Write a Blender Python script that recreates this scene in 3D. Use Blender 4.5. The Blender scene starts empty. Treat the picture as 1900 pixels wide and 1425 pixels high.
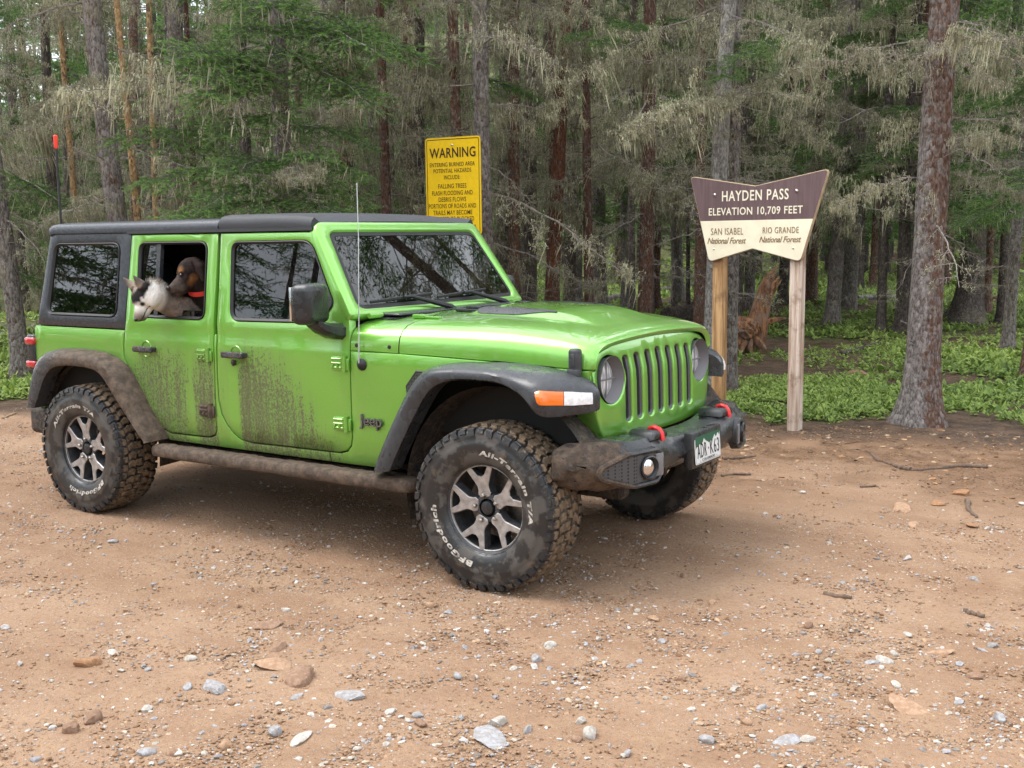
import bpy, bmesh, math, random
import numpy as np
from mathutils import Vector, Matrix, noise as mnoise
from mathutils.geometry import delaunay_2d_cdt
R_ = math.radians
SC = bpy.context.scene
COL = SC.collection

# ------------------------------------------------------------------ camera
cam_d = bpy.data.cameras.new('camera')
cam = bpy.data.objects.new('camera', cam_d)
COL.objects.link(cam)
SC.camera = cam
CAM = Vector((5.9843, -5.1081, 1.6538))
PSI, PITCH, ROLL = R_(123.7776), R_(7.4266), R_(-0.7416)
FPX = 2086.6
fw = Vector((math.cos(PSI)*math.cos(PITCH), math.sin(PSI)*math.cos(PITCH), -math.sin(PITCH)))
rt0 = Vector((math.sin(PSI), -math.cos(PSI), 0))
up0 = rt0.cross(fw)
RT = rt0*math.cos(ROLL) + up0*math.sin(ROLL)
UPV = -rt0*math.sin(ROLL) + up0*math.cos(ROLL)
m = Matrix((RT, UPV, -fw)).transposed().to_4x4()
m.translation = CAM
cam.matrix_world = m
cam_d.sensor_width = 36.0
cam_d.lens = 36.0*FPX/1900.0
cam_d.clip_start = 0.05
cam_d.clip_end = 2000.0

def ray(u, v):
    return fw + RT*((u-950)/FPX) - UPV*((v-712.5)/FPX)
def at_depth(u, v, d):
    return CAM + ray(u, v)*d
def on_ground(u, v, z=0.0):
    d = ray(u, v)
    return CAM + d*((z-CAM.z)/d.z)

# ------------------------------------------------------------------ sky, sun, exposure
SUN_EL, SUN_AZ = 60.0, 205.0     # azimuth in the scene's x-y plane, degrees from +x
w = bpy.data.worlds.new('World'); SC.world = w; w.use_nodes = True
nt = w.node_tree; nt.nodes.clear()
wo = nt.nodes.new('ShaderNodeOutputWorld'); bg = nt.nodes.new('ShaderNodeBackground')
sky = nt.nodes.new('ShaderNodeTexSky'); sky.sky_type = 'NISHITA'; sky.sun_disc = False
sky.sun_elevation = R_(SUN_EL); sky.sun_rotation = R_(90-SUN_AZ)
sky.altitude = 3200; sky.air_density = 1.0; sky.dust_density = 4.0; sky.ozone_density = 1.0
# cloud deck: an even overcast veil with soft thickness changes over the clear sky
tc = nt.nodes.new('ShaderNodeTexCoord')
nz = nt.nodes.new('ShaderNodeTexNoise'); nz.inputs['Scale'].default_value = 2.2; nz.inputs['Detail'].default_value = 6; nz.inputs['Roughness'].default_value = 0.55
nt.links.new(tc.outputs['Generated'], nz.inputs['Vector'])
cr = nt.nodes.new('ShaderNodeValToRGB')
cr.color_ramp.elements[0].position = 0.35; cr.color_ramp.elements[0].color = (8.2, 8.7, 9.4, 1)
cr.color_ramp.elements[1].position = 0.68; cr.color_ramp.elements[1].color = (13.5, 13.8, 14.2, 1)
nt.links.new(nz.outputs['Fac'], cr.inputs['Fac'])
mx = nt.nodes.new('ShaderNodeMix'); mx.data_type = 'RGBA'; mx.inputs['Factor'].default_value = 0.82
nt.links.new(sky.outputs['Color'], mx.inputs[6]); nt.links.new(cr.outputs['Color'], mx.inputs[7])
bg.inputs['Strength'].default_value = 0.12
nt.links.new(mx.outputs[2], bg.inputs['Color']); nt.links.new(bg.outputs[0], wo.inputs['Surface'])

sun_d = bpy.data.lights.new('sun', 'SUN'); sun = bpy.data.objects.new('sun', sun_d); COL.objects.link(sun)
sun_d.energy = 1.5; sun_d.angle = R_(34); sun_d.color = (1.0, 0.96, 0.9)
sd = Vector((math.cos(R_(SUN_EL))*math.cos(R_(SUN_AZ)), math.cos(R_(SUN_EL))*math.sin(R_(SUN_AZ)), math.sin(R_(SUN_EL))))
sun.rotation_euler = sd.to_track_quat('Z', 'Y').to_euler()
sun.location = (0, 0, 40)
vs = SC.view_settings
vs.view_transform = 'Standard'; vs.look = 'None'; vs.gamma = 1.0; vs.use_curve_mapping = False
vs.exposure = 1.12
SC.render.engine = 'CYCLES'
SC.cycles.use_denoising = True
SC.cycles.max_bounces = 5; SC.cycles.diffuse_bounces = 2; SC.cycles.glossy_bounces = 3
SC.cycles.transparent_max_bounces = 8; SC.cycles.transmission_bounces = 2
SC.cycles.caustics_reflective = False; SC.cycles.caustics_refractive = False
SC.cycles.use_adaptive_sampling = True; SC.cycles.adaptive_threshold = 0.02
SC.render.use_persistent_data = False

# ------------------------------------------------------------------ helpers: tags and objects
def tag(o, label=None, cat=None, group=None, kind=None):
    if label: o['label'] = label
    if cat: o['category'] = cat
    if group: o['group'] = group
    if kind: o['kind'] = kind
    return o
def empty(name, loc=(0, 0, 0), rz=0.0, parent=None):
    o = bpy.data.objects.new(name, None); COL.objects.link(o)
    o.location = loc; o.rotation_euler = (0, 0, rz); o.empty_display_size = 0.2
    if parent: o.parent = parent
    return o
def link_mesh(name, me, parent=None, loc=None):
    o = bpy.data.objects.new(name, me); COL.objects.link(o)
    if parent is not None: o.parent = parent
    if loc is not None: o.location = loc
    return o

class MB:
    """collects shapes; build() links them as one mesh object"""
    def __init__(s):
        s.v = []; s.f = []; s.mi = []; s.uvs = None
    def add(s, vs_, fs_, mi=0):
        b = len(s.v)
        s.v.extend([tuple(p) for p in vs_])
        for f in fs_:
            s.f.append(tuple(i+b for i in f)); s.mi.append(mi)
        return s
    def bm(s, b, mi=0):
        b.verts.index_update()
        s.add([v.co.copy() for v in b.verts], [[v.index for v in f.verts] for f in b.faces], mi)
        b.free(); return s
    def box(s, c, size, bev=0.0, seg=2, rot=None, mi=0, taper=None):
        b = bmesh.new(); bmesh.ops.create_cube(b, size=1.0)
        for v in b.verts:
            v.co = Vector((v.co.x*size[0], v.co.y*size[1], v.co.z*size[2]))
            if taper:
                v.co = Vector(taper(v.co))
        if bev > 0:
            bmesh.ops.bevel(b, geom=list(b.edges), offset=bev, segments=seg, profile=0.5, affect='EDGES')
        M = Matrix.Translation(Vector(c)) @ (rot.to_4x4() if rot is not None else Matrix.Identity(4))
        bmesh.ops.transform(b, matrix=M, verts=b.verts)
        return s.bm(b, mi)
    def tube(s, path, rad, n=8, caps=True, mi=0, flat=1.0):
        P = [Vector(p) for p in path]; k = len(P)
        if not hasattr(rad, '__len__'): rad = [rad]*k
        ref = None; vs_ = []
        for i in range(k):
            t = (P[min(i+1, k-1)]-P[max(i-1, 0)])
            if t.length < 1e-9: t = Vector((0, 0, 1))
            t.normalize()
            if ref is None:
                ref = Vector((0, 0, 1)) if abs(t.z) < 0.9 else Vector((1, 0, 0))
            a = (ref - t*ref.dot(t))
            if a.length < 1e-6: a = t.orthogonal()
            a.normalize(); bb = t.cross(a); ref = a
            for j in range(n):
                an = 2*math.pi*j/n
                vs_.append(P[i] + a*(math.cos(an)*rad[i]) + bb*(math.sin(an)*rad[i]*flat))
        fs_ = []
        for i in range(k-1):
            for j in range(n):
                j2 = (j+1) % n
                fs_.append((i*n+j, i*n+j2, (i+1)*n+j2, (i+1)*n+j))
        if caps:
            fs_.append(tuple(range(n-1, -1, -1))); fs_.append(tuple((k-1)*n+j for j in range(n)))
        return s.add(vs_, fs_, mi)
    def lathe(s, prof, n=32, M=None, mi=0, close=False, arc=(0, 2*math.pi), mis=None):
        """prof: (radius, height); axis = local z, then matrix M"""
        M = M or Matrix.Identity(4); vs_ = []; full = abs(arc[1]-arc[0]-2*math.pi) < 1e-6
        cnt = n if full else n+1
        for i in range(cnt):
            a = arc[0]+(arc[1]-arc[0])*i/n
            for r, h in prof:
                vs_.append(M @ Vector((r*math.cos(a), r*math.sin(a), h)))
        k = len(prof); b = len(s.v); s.v.extend([tuple(p) for p in vs_])
        for i in range(n):
            i2 = (i+1) % cnt
            for j in range(k-1 + (1 if close else 0)):
                j2 = (j+1) % k
                s.f.append((b+i*k+j, b+i2*k+j, b+i2*k+j2, b+i*k+j2)); s.mi.append(mis[j] if mis else mi)
        return s
    def loft(s, secs, closed=True, caps=True, mi=0):
        k = len(secs[0]); vs_ = [p for q in secs for p in q]; fs_ = []
        for i in range(len(secs)-1):
            for j in range(k if closed else k-1):
                j2 = (j+1) % k
                fs_.append((i*k+j, i*k+j2, (i+1)*k+j2, (i+1)*k+j))
        if caps and closed:
            fs_.append(tuple(range(k-1, -1, -1))); fs_.append(tuple((len(secs)-1)*k+j for j in range(k)))
        return s.add(vs_, fs_, mi)
    def prism(s, outline, fn, h0, h1, mi=0, bev=0.0):
        """outline of 2-D points mapped by fn(a, b, h); walls from h0 to h1, capped"""
        n = len(outline); lay = []
        if bev > 0:
            ins = inset(outline, bev)
            lay = [(outline, h0), (outline, h1-(bev if h1 > h0 else -bev)), (ins, h1)]
        else:
            lay = [(outline, h0), (outline, h1)]
        vs_ = [fn(p[0], p[1], h) for L, h in lay for p in L]; fs_ = []
        for i in range(len(lay)-1):
            for j in range(n):
                j2 = (j+1) % n
                fs_.append((i*n+j, i*n+j2, (i+1)*n+j2, (i+1)*n+j))
        fs_.append(tuple(range(n-1, -1, -1))); fs_.append(tuple((len(lay)-1)*n+j for j in range(n)))
        return s.add(vs_, fs_, mi)
    def xf(s, fn):
        s.v = [tuple(fn(Vector(p))) for p in s.v]; return s
    def build(s, name, mats, parent=None, smooth=35, loc=None, recalc=True, cols=None):
        me = bpy.data.meshes.new(name)
        me.from_pydata(s.v, [], s.f)
        if not isinstance(mats, (list, tuple)): mats = [mats]
        for mm in mats: me.materials.append(mm)
        if len(mats) > 1: me.polygons.foreach_set('material_index', s.mi)
        finish(me, smooth, recalc)
        if cols is not None:
            ca = me.color_attributes.new('Col', 'FLOAT_COLOR', 'POINT')
            ca.data.foreach_set('color', np.asarray(cols, dtype=np.float32).ravel())
        return link_mesh(name, me, parent, loc)
def finish(me, smooth=35, recalc=True):
    if recalc:
        b = bmesh.new(); b.from_mesh(me); bmesh.ops.recalc_face_normals(b, faces=b.faces); b.to_mesh(me); b.free()
    if smooth:
        me.polygons.foreach_set('use_smooth', [True]*len(me.polygons))
        if smooth < 179: me.set_sharp_from_angle(angle=R_(smooth))
    me.update()
def inset(poly, d):
    """offset a closed 2-D outline inwards by d"""
    n = len(poly); A = sum(poly[i][0]*poly[(i+1) % n][1]-poly[(i+1) % n][0]*poly[i][1] for i in range(n))
    sg = 1 if A > 0 else -1; out = []
    for i in range(n):
        p0, p1, p2 = poly[i-1], poly[i], poly[(i+1) % n]
        e1 = Vector((p1[0]-p0[0], p1[1]-p0[1])); e2 = Vector((p2[0]-p1[0], p2[1]-p1[1]))
        if e1.length < 1e-9: e1 = e2
        if e2.length < 1e-9: e2 = e1
        e1.normalize(); e2.normalize()
        n1 = Vector((-e1.y, e1.x))*sg; n2 = Vector((-e2.y, e2.x))*sg
        nn = n1+n2
        if nn.length < 1e-6: nn = n1
        nn.normalize(); k = max(0.5, nn.dot(n1))
        out.append((p1[0]+nn.x*d/k, p1[1]+nn.y*d/k))
    return out
def rounded(poly, r, seg=5):
    """round the corners of an outline; r one number or one per corner"""
    n = len(poly); out = []
    for i in range(n):
        p0, p1, p2 = (Vector(poly[i-1]), Vector(poly[i]), Vector(poly[(i+1) % n]))
        rr = r[i] if hasattr(r, '__len__') else r
        a = (p0-p1); b = (p2-p1); d = min(rr, a.length*0.49, b.length*0.49)
        if d < 1e-4: out.append(tuple(p1)); continue
        a.normalize(); b.normalize(); q0 = p1+a*d; q1 = p1+b*d
        for k in range(seg+1):
            t = k/seg
            out.append(tuple(q0*(1-t)**2 + p1*2*t*(1-t) + q1*t*t))
    return out
def dens(poly, step):
    out = []; n = len(poly)
    for i in range(n):
        a = Vector(poly[i]); b = Vector(poly[(i+1) % n]); k = max(1, int((b-a).length/step))
        for j in range(k): out.append(tuple(a.lerp(b, j/k)))
    return out
def inpoly(x, y, poly):
    c = False; n = len(poly); j = n-1
    for i in range(n):
        xi, yi = poly[i]; xj, yj = poly[j]
        if (yi > y) != (yj > y) and x < (xj-xi)*(y-yi)/(yj-yi)+xi: c = not c
        j = i
    return c
def fill2d(outline, holes=(), step=0.05, zlines=()):
    """triangulate an outline with holes, with inner grid points so that it can be bent"""
    V = []; Ed = []
    for L in [outline]+list(holes):
        b = len(V); V.extend(Vector(p) for p in L)
        Ed.extend((b+i, b+(i+1) % len(L)) for i in range(len(L)))
    nb = len(V)
    xs = [p[0] for p in outline]; ys = [p[1] for p in outline]
    x0, x1, y0, y1 = min(xs), max(xs), min(ys), max(ys)
    yy = list(np.arange(y0+step*0.5, y1, step))
    yy = [q for q in yy if all(abs(q-k) > step*0.45 for k in zlines)] + [k for k in zlines if y0 < k < y1]
    ins = [inset(outline, step*0.3)]+[inset(h, -step*0.3) for h in holes]
    for a in np.arange(x0+step*0.5, x1, step):
        for b in yy:
            if inpoly(a, b, ins[0]) and not any(inpoly(a, b, h) for h in ins[1:]): V.append(Vector((a, b)))
    co, _e, fa, *_ = delaunay_2d_cdt(V, Ed, [], 0, 1e-6)
    keep = []
    for f in fa:
        cx = sum(co[i].x for i in f)/3; cy = sum(co[i].y for i in f)/3
        if inpoly(cx, cy, outline) and not any(inpoly(cx, cy, h) for h in holes): keep.append(tuple(f))
    return [tuple(p) for p in co], keep
def panel(mb, outline, holes, fn, step=0.06, thick=0.03, bev=0.005, zlines=(), mi=0):
    """a bent sheet: fn(a, b, depth) -> 3-D point; depth 0 is the outer skin. Edges rounded and folded in."""
    oi = inset(outline, bev); hi = [inset(h, -bev) for h in holes]
    co, fa = fill2d(oi, hi, step, zlines)
    mb.add([fn(p[0], p[1], 0) for p in co], fa, mi)
    for L, Li in [(outline, oi)]+list(zip(holes, hi)):
        n = len(L); rows = [(Li, 0.0), ([((a[0]*.35+b[0]*.65), (a[1]*.35+b[1]*.65)) for a, b in zip(Li, L)], bev*0.3), (L, bev), (L, thick)]
        vs_ = [fn(p[0], p[1], d) for q, d in rows for p in q]; fs_ = []
        for i in range(len(rows)-1):
            for j in range(n):
                fs_.append((i*n+j, i*n+(j+1) % n, (i+1)*n+(j+1) % n, (i+1)*n+j))
        mb.add(vs_, fs_, mi)
    return mb
def weld(o, d=0.0004, smooth=35):
    b = bmesh.new(); b.from_mesh(o.data); bmesh.ops.remove_doubles(b, verts=b.verts, dist=d)
    bmesh.ops.recalc_face_normals(b, faces=b.faces); b.to_mesh(o.data); b.free(); finish(o.data, smooth, False); return o
def text_mesh(body, size, extrude=0.001, shear=0.0, offset=0.0, spacing=1.0, align='CENTER', res=3):
    cu = bpy.data.curves.new('txt', 'FONT'); cu.body = body; cu.size = size; cu.extrude = extrude; cu.shear = shear
    cu.offset = offset; cu.space_character = spacing; cu.align_x = align; cu.align_y = 'CENTER'; cu.resolution_u = res
    o = bpy.data.objects.new('txt', cu); COL.objects.link(o)
    dg = bpy.context.evaluated_depsgraph_get(); me = bpy.data.meshes.new_from_object(o.evaluated_get(dg))
    bpy.data.objects.remove(o); bpy.data.curves.remove(cu)
    return me
def eval_mesh(o, name):
    dg = bpy.context.evaluated_depsgraph_get(); dg.update()
    me = bpy.data.meshes.new_from_object(o.evaluated_get(dg)); me.name = name
    return me
# ------------------------------------------------------------------ materials
class NT:
    def __init__(s, name):
        s.m = bpy.data.materials.new(name); s.m.use_nodes = True; s.t = s.m.node_tree
        s.b = s.t.nodes['Principled BSDF']; s.out = s.t.nodes['Material Output']
    def n(s, typ, ins=None, out=0, **props):
        nd = s.t.nodes.new('ShaderNode'+typ)
        for k, v in props.items(): setattr(nd, k, v)
        for k, v in (ins or {}).items(): s.set(nd.inputs[k], v)
        return nd.outputs[out]
    def set(s, sock, v):
        if isinstance(v, bpy.types.NodeSocket): s.t.links.new(v, sock)
        elif isinstance(v, (tuple, list)) and len(v) == 3 and sock.type == 'RGBA': sock.default_value = (*v, 1)
        else: sock.default_value = v
    def p(s, **kw):
        for k, v in kw.items(): s.set(s.b.inputs[k.replace('_', ' ')], v)
        return s
    def math(s, op, a, b=0.0, c=None, clamp=False):
        nd = s.t.nodes.new('ShaderNodeMath'); nd.operation = op; nd.use_clamp = clamp
        s.set(nd.inputs[0], a); s.set(nd.inputs[1], b)
        if c is not None: s.set(nd.inputs[2], c)
        return nd.outputs[0]
    def obj(s): return s.n('TexCoord', out='Object')
    def xyz(s, v): 
        nd = s.t.nodes.new('ShaderNodeSeparateXYZ'); s.set(nd.inputs[0], v); return nd.outputs
    def scale(s, v, sc): return s.n('Mapping', {'Vector': v, 'Scale': sc})
    def noise(s, sc, det=4, rough=0.55, vec=None, out=0, dist=0.0):
        ins = {'Scale': sc, 'Detail': det, 'Roughness': rough, 'Distortion': dist}
        ins['Vector'] = vec if vec is not None else s.obj()
        return s.n('TexNoise', ins, out)
    def ramp(s, f, stops, interp='LINEAR'):
        nd = s.t.nodes.new('ShaderNodeValToRGB'); s.set(nd.inputs[0], f); r = nd.color_ramp; r.interpolation = interp
        while len(r.elements) < len(stops): r.elements.new(0.5)
        for e, (p, c) in zip(r.elements, stops):
            e.position = p; e.color = (c, c, c, 1) if not hasattr(c, '__len__') else (*c, 1)
        return nd.outputs[0]
    def step(s, f, a, b): 
        return s.n('MapRange', {'Value': f, 'From Min': a, 'From Max': b}, interpolation_type='SMOOTHSTEP')
    def mix(s, f, a, b, mode='MIX'):
        nd = s.t.nodes.new('ShaderNodeMix'); nd.data_type = 'RGBA'; nd.blend_type = mode
        s.set(nd.inputs[0], f); s.set(nd.inputs[6], a); s.set(nd.inputs[7], b); return nd.outputs[2]
    def bump(s, h, st=0.5, dist=0.01, nrm=None):
        ins = {'Height': h, 'Strength': st, 'Distance': dist}
        if nrm is not None: ins['Normal'] = nrm
        o = s.n('Bump', ins); return o
    def done(s): return s.m
def simple(name, col, rough=0.5, metal=0.0, nsc=0, namt=0.15, bump=0.0, bsc=None, **kw):
    k = NT(name)
    c = col
    if nsc:
        f = k.noise(nsc, 5, 0.6)
        c = k.mix(k.step(f, 0.3, 0.7), tuple(x*(1-namt) for x in col), tuple(min(1, x*(1+namt)) for x in col))
    k.p(Base_Color=c, Roughness=rough, Metallic=metal)
    if bump: k.p(Normal=k.bump(k.noise(bsc or nsc or 50, 5, 0.6), bump, 0.004))
    for a, v in kw.items(): k.p(**{a: v})
    return k.done()

GREEN = (0.175, 0.45, 0.055)
MUD_A, MUD_B = (0.052, 0.035, 0.024), (0.128, 0.088, 0.060)
def mud_col(k, sc=18):
    return k.mix(k.step(k.noise(sc, 6, 0.65), 0.35, 0.68), MUD_A, MUD_B)
def paint_material(name='lime_paint', mud=True):
    k = NT(name)
    fl = k.noise(900, 1, 0.5)
    base = k.mix(k.step(fl, 0.4, 0.6), tuple(c*0.9 for c in GREEN), tuple(c*1.1 for c in GREEN))
    dust = k.math('MULTIPLY', k.step(k.noise(3.5, 6, .7), .42, .70), .16)
    base = k.mix(dust, base, (.30, .29, .17))
    drops = k.n('TexVoronoi', {'Vector': k.obj(), 'Scale': 95.0, 'Randomness': 1.0})
    rain = k.step(drops, 0.22, 0.10)
    rnd = k.step(k.noise(14, 3), 0.48, 0.6)
    _, _, nz_ = k.xyz(k.n('NewGeometry', out='Normal'))
    rain = k.math('MULTIPLY', k.math('MULTIPLY', rain, rnd), k.step(nz_, 0.25, 0.8))
    if mud:
        x, y, z = k.xyz(k.obj())
        xb = k.math('DIVIDE', x, 2.5)
        st = [(0.0, 1.03), (.30, 1.0), (.34, 1.02), (0.62, 1.06), (0.97, 1.03), (1.03, 1.02), (1.10, .97), (1.20, 1.02), (1.31, 1.06), (1.37, 1.10), (1.62, 1.0), (1.74, 0.90), (1.86, 0.74), (2.0, 0.66), (2.10, 0.62), (2.3, 0.60), (2.45, .56)]
        zb = k.math('MULTIPLY', k.ramp(xb, [(a/2.5, b/1.5) for a, b in st]), 1.5)
        wob = k.math('MULTIPLY', k.math('SUBTRACT', k.noise(9, 3), 0.5), 0.22)
        d = k.math('ADD', k.math('SUBTRACT', k.math('ADD', zb, 0.04), z), wob)
        # how much of the panel is covered, by its place along the doors
        am = k.ramp(xb, [(a/2.5, b) for a, b in [(0, .16), (.30, .45), (.40, .85), (.70, .92), (.78, .92), (.84, .7), (.90, .40), (.915, .95), (1.04, .95), (1.075, .9), (1.09, .12), (1.14, .35), (1.19, .35), (1.21, .08), (1.265, .08), (1.285, 1.0), (1.40, 1.0), (1.60, .98), (1.80, .9), (1.95, .75), (2.03, .6), (2.10, .35), (2.25, .22), (2.5, .15)]])
        cover = k.math('MULTIPLY', k.step(d, -0.16, 0.24), am)
        low = k.step(z, 0.66, 0.48)
        cover = k.math('MAXIMUM', cover, k.math('MULTIPLY', low, 0.45))
        sp = k.noise(95, 5, 0.68, k.scale(k.obj(), (1, 1, 0.8)))
        spots = k.noise(60, 3, 0.6, k.scale(k.obj(), (1, 1, 0.6)))
        streak = k.noise(46, 3, 0.6, k.scale(k.obj(), (1, 1, 0.045)))
        q = k.math('ADD', k.math('MULTIPLY', sp, 0.62), k.math('ADD', k.math('MULTIPLY', spots, 0.28), k.math('MULTIPLY', streak, 0.22)))
        th = k.math('SUBTRACT', 0.715, k.math('MULTIPLY', cover, 0.215))
        # nothing at all where there is no cover
        mk = k.math('MULTIPLY', k.step(k.math('SUBTRACT', q, th), 0.0, 0.07), k.step(cover, 0.015, 0.10))
        # a thin dirty film under the lumps
        film = k.math('MULTIPLY', cover, k.math('ADD', 0.42, k.math('MULTIPLY', k.step(streak, .42, .62), .26)))
        base = k.mix(film, base, (0.15, 0.125, 0.065))
        base = k.mix(k.math('MULTIPLY', mk, 0.72), base, mud_col(k, 60))
        k.p(Roughness=k.math('ADD', 0.34, k.math('MULTIPLY', mk, 0.45)), Coat_Weight=k.math('SUBTRACT', 1.0, k.math('MAXIMUM', mk, k.math('MULTIPLY', film, 1.6)), clamp=True))
        k.p(Metallic=k.math('MULTIPLY', k.math('SUBTRACT', 1.0, k.math('MAXIMUM', mk, film)), 0.5))
        hh = k.math('ADD', mk, k.math('MULTIPLY', rain, 0.5))
        k.p(Normal=k.bump(hh, 0.7, 0.003))
    else:
        k.p(Roughness=0.32, Metallic=0.5, Coat_Weight=1.0)
        k.p(Coat_Normal=k.bump(rain, 0.6, 0.0015))
    k.p(Base_Color=base, Coat_Roughness=0.025, Coat_IOR=1.6)
    return k.done()
def plastic_material(name, col=(0.035, 0.037, 0.042), rough=0.5, mudmask=None, wet=True, amount=0.5):
    """textured black plastic; mudmask(k) -> socket 0..1 of how muddy it is"""
    k = NT(name)
    c = k.mix(k.step(k.noise(40, 4), 0.35, 0.65), tuple(a*0.85 for a in col), tuple(a*1.2 for a in col))
    r = rough; h = k.math('MULTIPLY', k.noise(420, 2), 0.25)
    if wet:
        wt = k.step(k.noise(11, 3, 0.5), 0.50, 0.53)
        r = k.math('SUBTRACT', rough, k.math('MULTIPLY', wt, rough*0.5))
        c = k.mix(k.math('MULTIPLY', wt, 0.35), c, tuple(a*0.6 for a in col))
    if mudmask:
        mk0 = mudmask(k)
        nn = k.math('ADD', k.math('MULTIPLY', k.noise(34, 6, 0.7), 0.75), k.math('MULTIPLY', k.noise(130, 3, 0.6), 0.25))
        mk = k.step(k.math('SUBTRACT', k.math('ADD', nn, mk0), 1.0), -0.05, 0.06)
        c = k.mix(mk, c, mud_col(k, 25)); r = k.math('MAXIMUM', k.math('MULTIPLY', mk, 0.78), r)
        h = k.math('ADD', h, k.math('MULTIPLY', k.math('MULTIPLY', mk, k.noise(55, 7, 0.8)), 7.0))
    k.p(Base_Color=c, Roughness=r, Normal=k.bump(h, 0.55, 0.0035))
    return k.done()
def glass_material(name, tint, refl=1.0, ior=1.5, rough=0.0, drops=True):
    k = NT(name); t = k.t
    tr = t.nodes.new('ShaderNodeBsdfTransparent'); tr.inputs[0].default_value = (*tint, 1)
    gl = t.nodes.new('ShaderNodeBsdfGlossy'); gl.inputs['Roughness'].default_value = rough; gl.inputs[0].default_value = (refl, refl, refl, 1)
    fr = t.nodes.new('ShaderNodeFresnel'); fr.inputs[0].default_value = ior
    ms = t.nodes.new('ShaderNodeMixShader')
    f = fr.outputs[0]
    if drops:
        vo = k.n('TexVoronoi', {'Vector': k.obj(), 'Scale': 110.0})
        dr = k.math('MULTIPLY', k.step(vo, 0.20, 0.08), k.step(k.noise(30, 2), 0.5, 0.62))
        bp = k.bump(dr, 0.35, 0.0012)
        t.links.new(bp, gl.inputs['Normal'])
        df = t.nodes.new('ShaderNodeBsdfDiffuse'); df.inputs[0].default_value = (0.5, 0.55, 0.56, 1)
        m2 = t.nodes.new('ShaderNodeMixShader'); t.links.new(k.math('MULTIPLY', dr, 0.16), m2.inputs[0])
        t.links.new(tr.outputs[0], m2.inputs[1]); t.links.new(df.outputs[0], m2.inputs[2]); base = m2.outputs[0]
    else: base = tr.outputs[0]
    t.links.new(k.math('MULTIPLY', f, 1.35, clamp=True), ms.inputs[0]); t.links.new(base, ms.inputs[1]); t.links.new(gl.outputs[0], ms.inputs[2])
    t.links.new(ms.outputs[0], k.out.inputs['Surface'])
    return k.done()

M = {}
M['paint'] = paint_material('lime_paint_muddy', True)
M['paint_clean'] = paint_material('lime_paint', False)
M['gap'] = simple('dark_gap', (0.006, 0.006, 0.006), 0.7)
M['interior'] = simple('black_trim_interior', (0.018, 0.018, 0.02), 0.7, nsc=30)
M['seat'] = simple('black_seat_cloth', (0.022, 0.022, 0.024), 0.85, nsc=60)
M['plastic'] = plastic_material('grey_black_plastic')
M['plastic_smooth'] = plastic_material('satin_black_plastic', (0.022, 0.023, 0.026), 0.34)
M['hardtop'] = plastic_material('black_hardtop', (0.028, 0.031, 0.038), 0.24, wet=False)
M['rubber'] = simple('black_rubber_seal', (0.012, 0.012, 0.013), 0.55)
M['fabric'] = simple('black_top_fabric', (0.028, 0.030, 0.036), 0.62, nsc=200, bump=0.25, bsc=500)
def mk_side(k):
    x, y, z = k.xyz(k.obj()); 
    g = k.step(x, -0.45, 0.05)
    return k.math('ADD', 0.42, k.math('MULTIPLY', g, 0.26))
M['flare_mud'] = plastic_material('muddy_flare_plastic', mudmask=mk_side)
M['step_mud'] = plastic_material('muddy_step', mudmask=lambda k: 0.72)
M['under_mud'] = plastic_material('muddy_underbody', (0.02, 0.018, 0.017), 0.7, mudmask=lambda k: 0.50, wet=False)
def mk_bump(k):
    x, y, z = k.xyz(k.obj())
    a = k.math('MAXIMUM', k.step(y, -0.56, -0.72), k.math('MULTIPLY', k.step(y, 0.66, 0.80), 0.8))
    lowz = k.math('MULTIPLY', k.step(z, 0.56, 0.50), 0.30)
    return k.math('ADD', 0.06, k.math('ADD', k.math('MULTIPLY', a, 0.52), lowz))
M['bumper'] = plastic_material('black_bumper_muddy_ends', (0.026, 0.027, 0.030), 0.38, mudmask=mk_bump)
M['steel_dark'] = simple('dark_axle_steel', (0.03, 0.026, 0.022), 0.65, 0.3, nsc=20)
M['handle'] = plastic_material('muddy_handle', mudmask=lambda k: 0.50)
M['hinge_mud'] = None
M['glass_tint'] = glass_material('dark_tinted_glass', (0.05, 0.055, 0.055))
M['glass_door'] = glass_material('door_glass', (0.17, 0.21, 0.21))
M['glass_ws'] = glass_material('windshield_glass', (0.13, 0.17, 0.15), drops=True)
M['clear'] = glass_material('clear_lens', (0.85, 0.87, 0.88), drops=False)
M['reflector'] = simple('silver_reflector', (0.88, 0.89, 0.90), 0.4, 0.0)
def headlamp():
    k = NT('lens_painted_bright'); v = k.n('TexVoronoi', {'Vector': k.scale(k.obj(), (1, 1, .35)), 'Scale': 55.0})  # opaque grey-white lens; the reflector's brightness is painted into its colour
    k.p(Base_Color=k.mix(k.step(v, .15, .55), (.62, .63, .66), (.34, .345, .36)), Roughness=.16, Coat_Weight=1.0, Coat_Roughness=.02); return k.done()
M['headlamp'] = headlamp()
M['chrome'] = simple('chrome', (0.75, 0.75, 0.77), 0.12, 1.0)
M['lug'] = simple('lug_nut_chrome', (0.62, 0.58, 0.54), 0.3, 1.0, nsc=80)
M['rim_face'] = simple('machined_rim_face', (0.37, 0.345, 0.33), 0.42, 0.45, nsc=30, namt=0.25, bump=0.1, bsc=200)
M['rim_dark'] = simple('dark_rim_paint', (0.06, 0.062, 0.068), 0.45, 0.35, nsc=25, namt=0.4)
M['disc'] = simple('brake_disc_steel', (0.28, 0.25, 0.22), 0.4, 0.9, nsc=60, namt=0.3)
M['red_hook'] = simple('red_tow_hook', (0.62, 0.015, 0.02), 0.35)
M['red_lens'] = simple('red_tail_lens', (0.45, 0.012, 0.018), 0.12, Coat_Weight=1.0)
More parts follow.
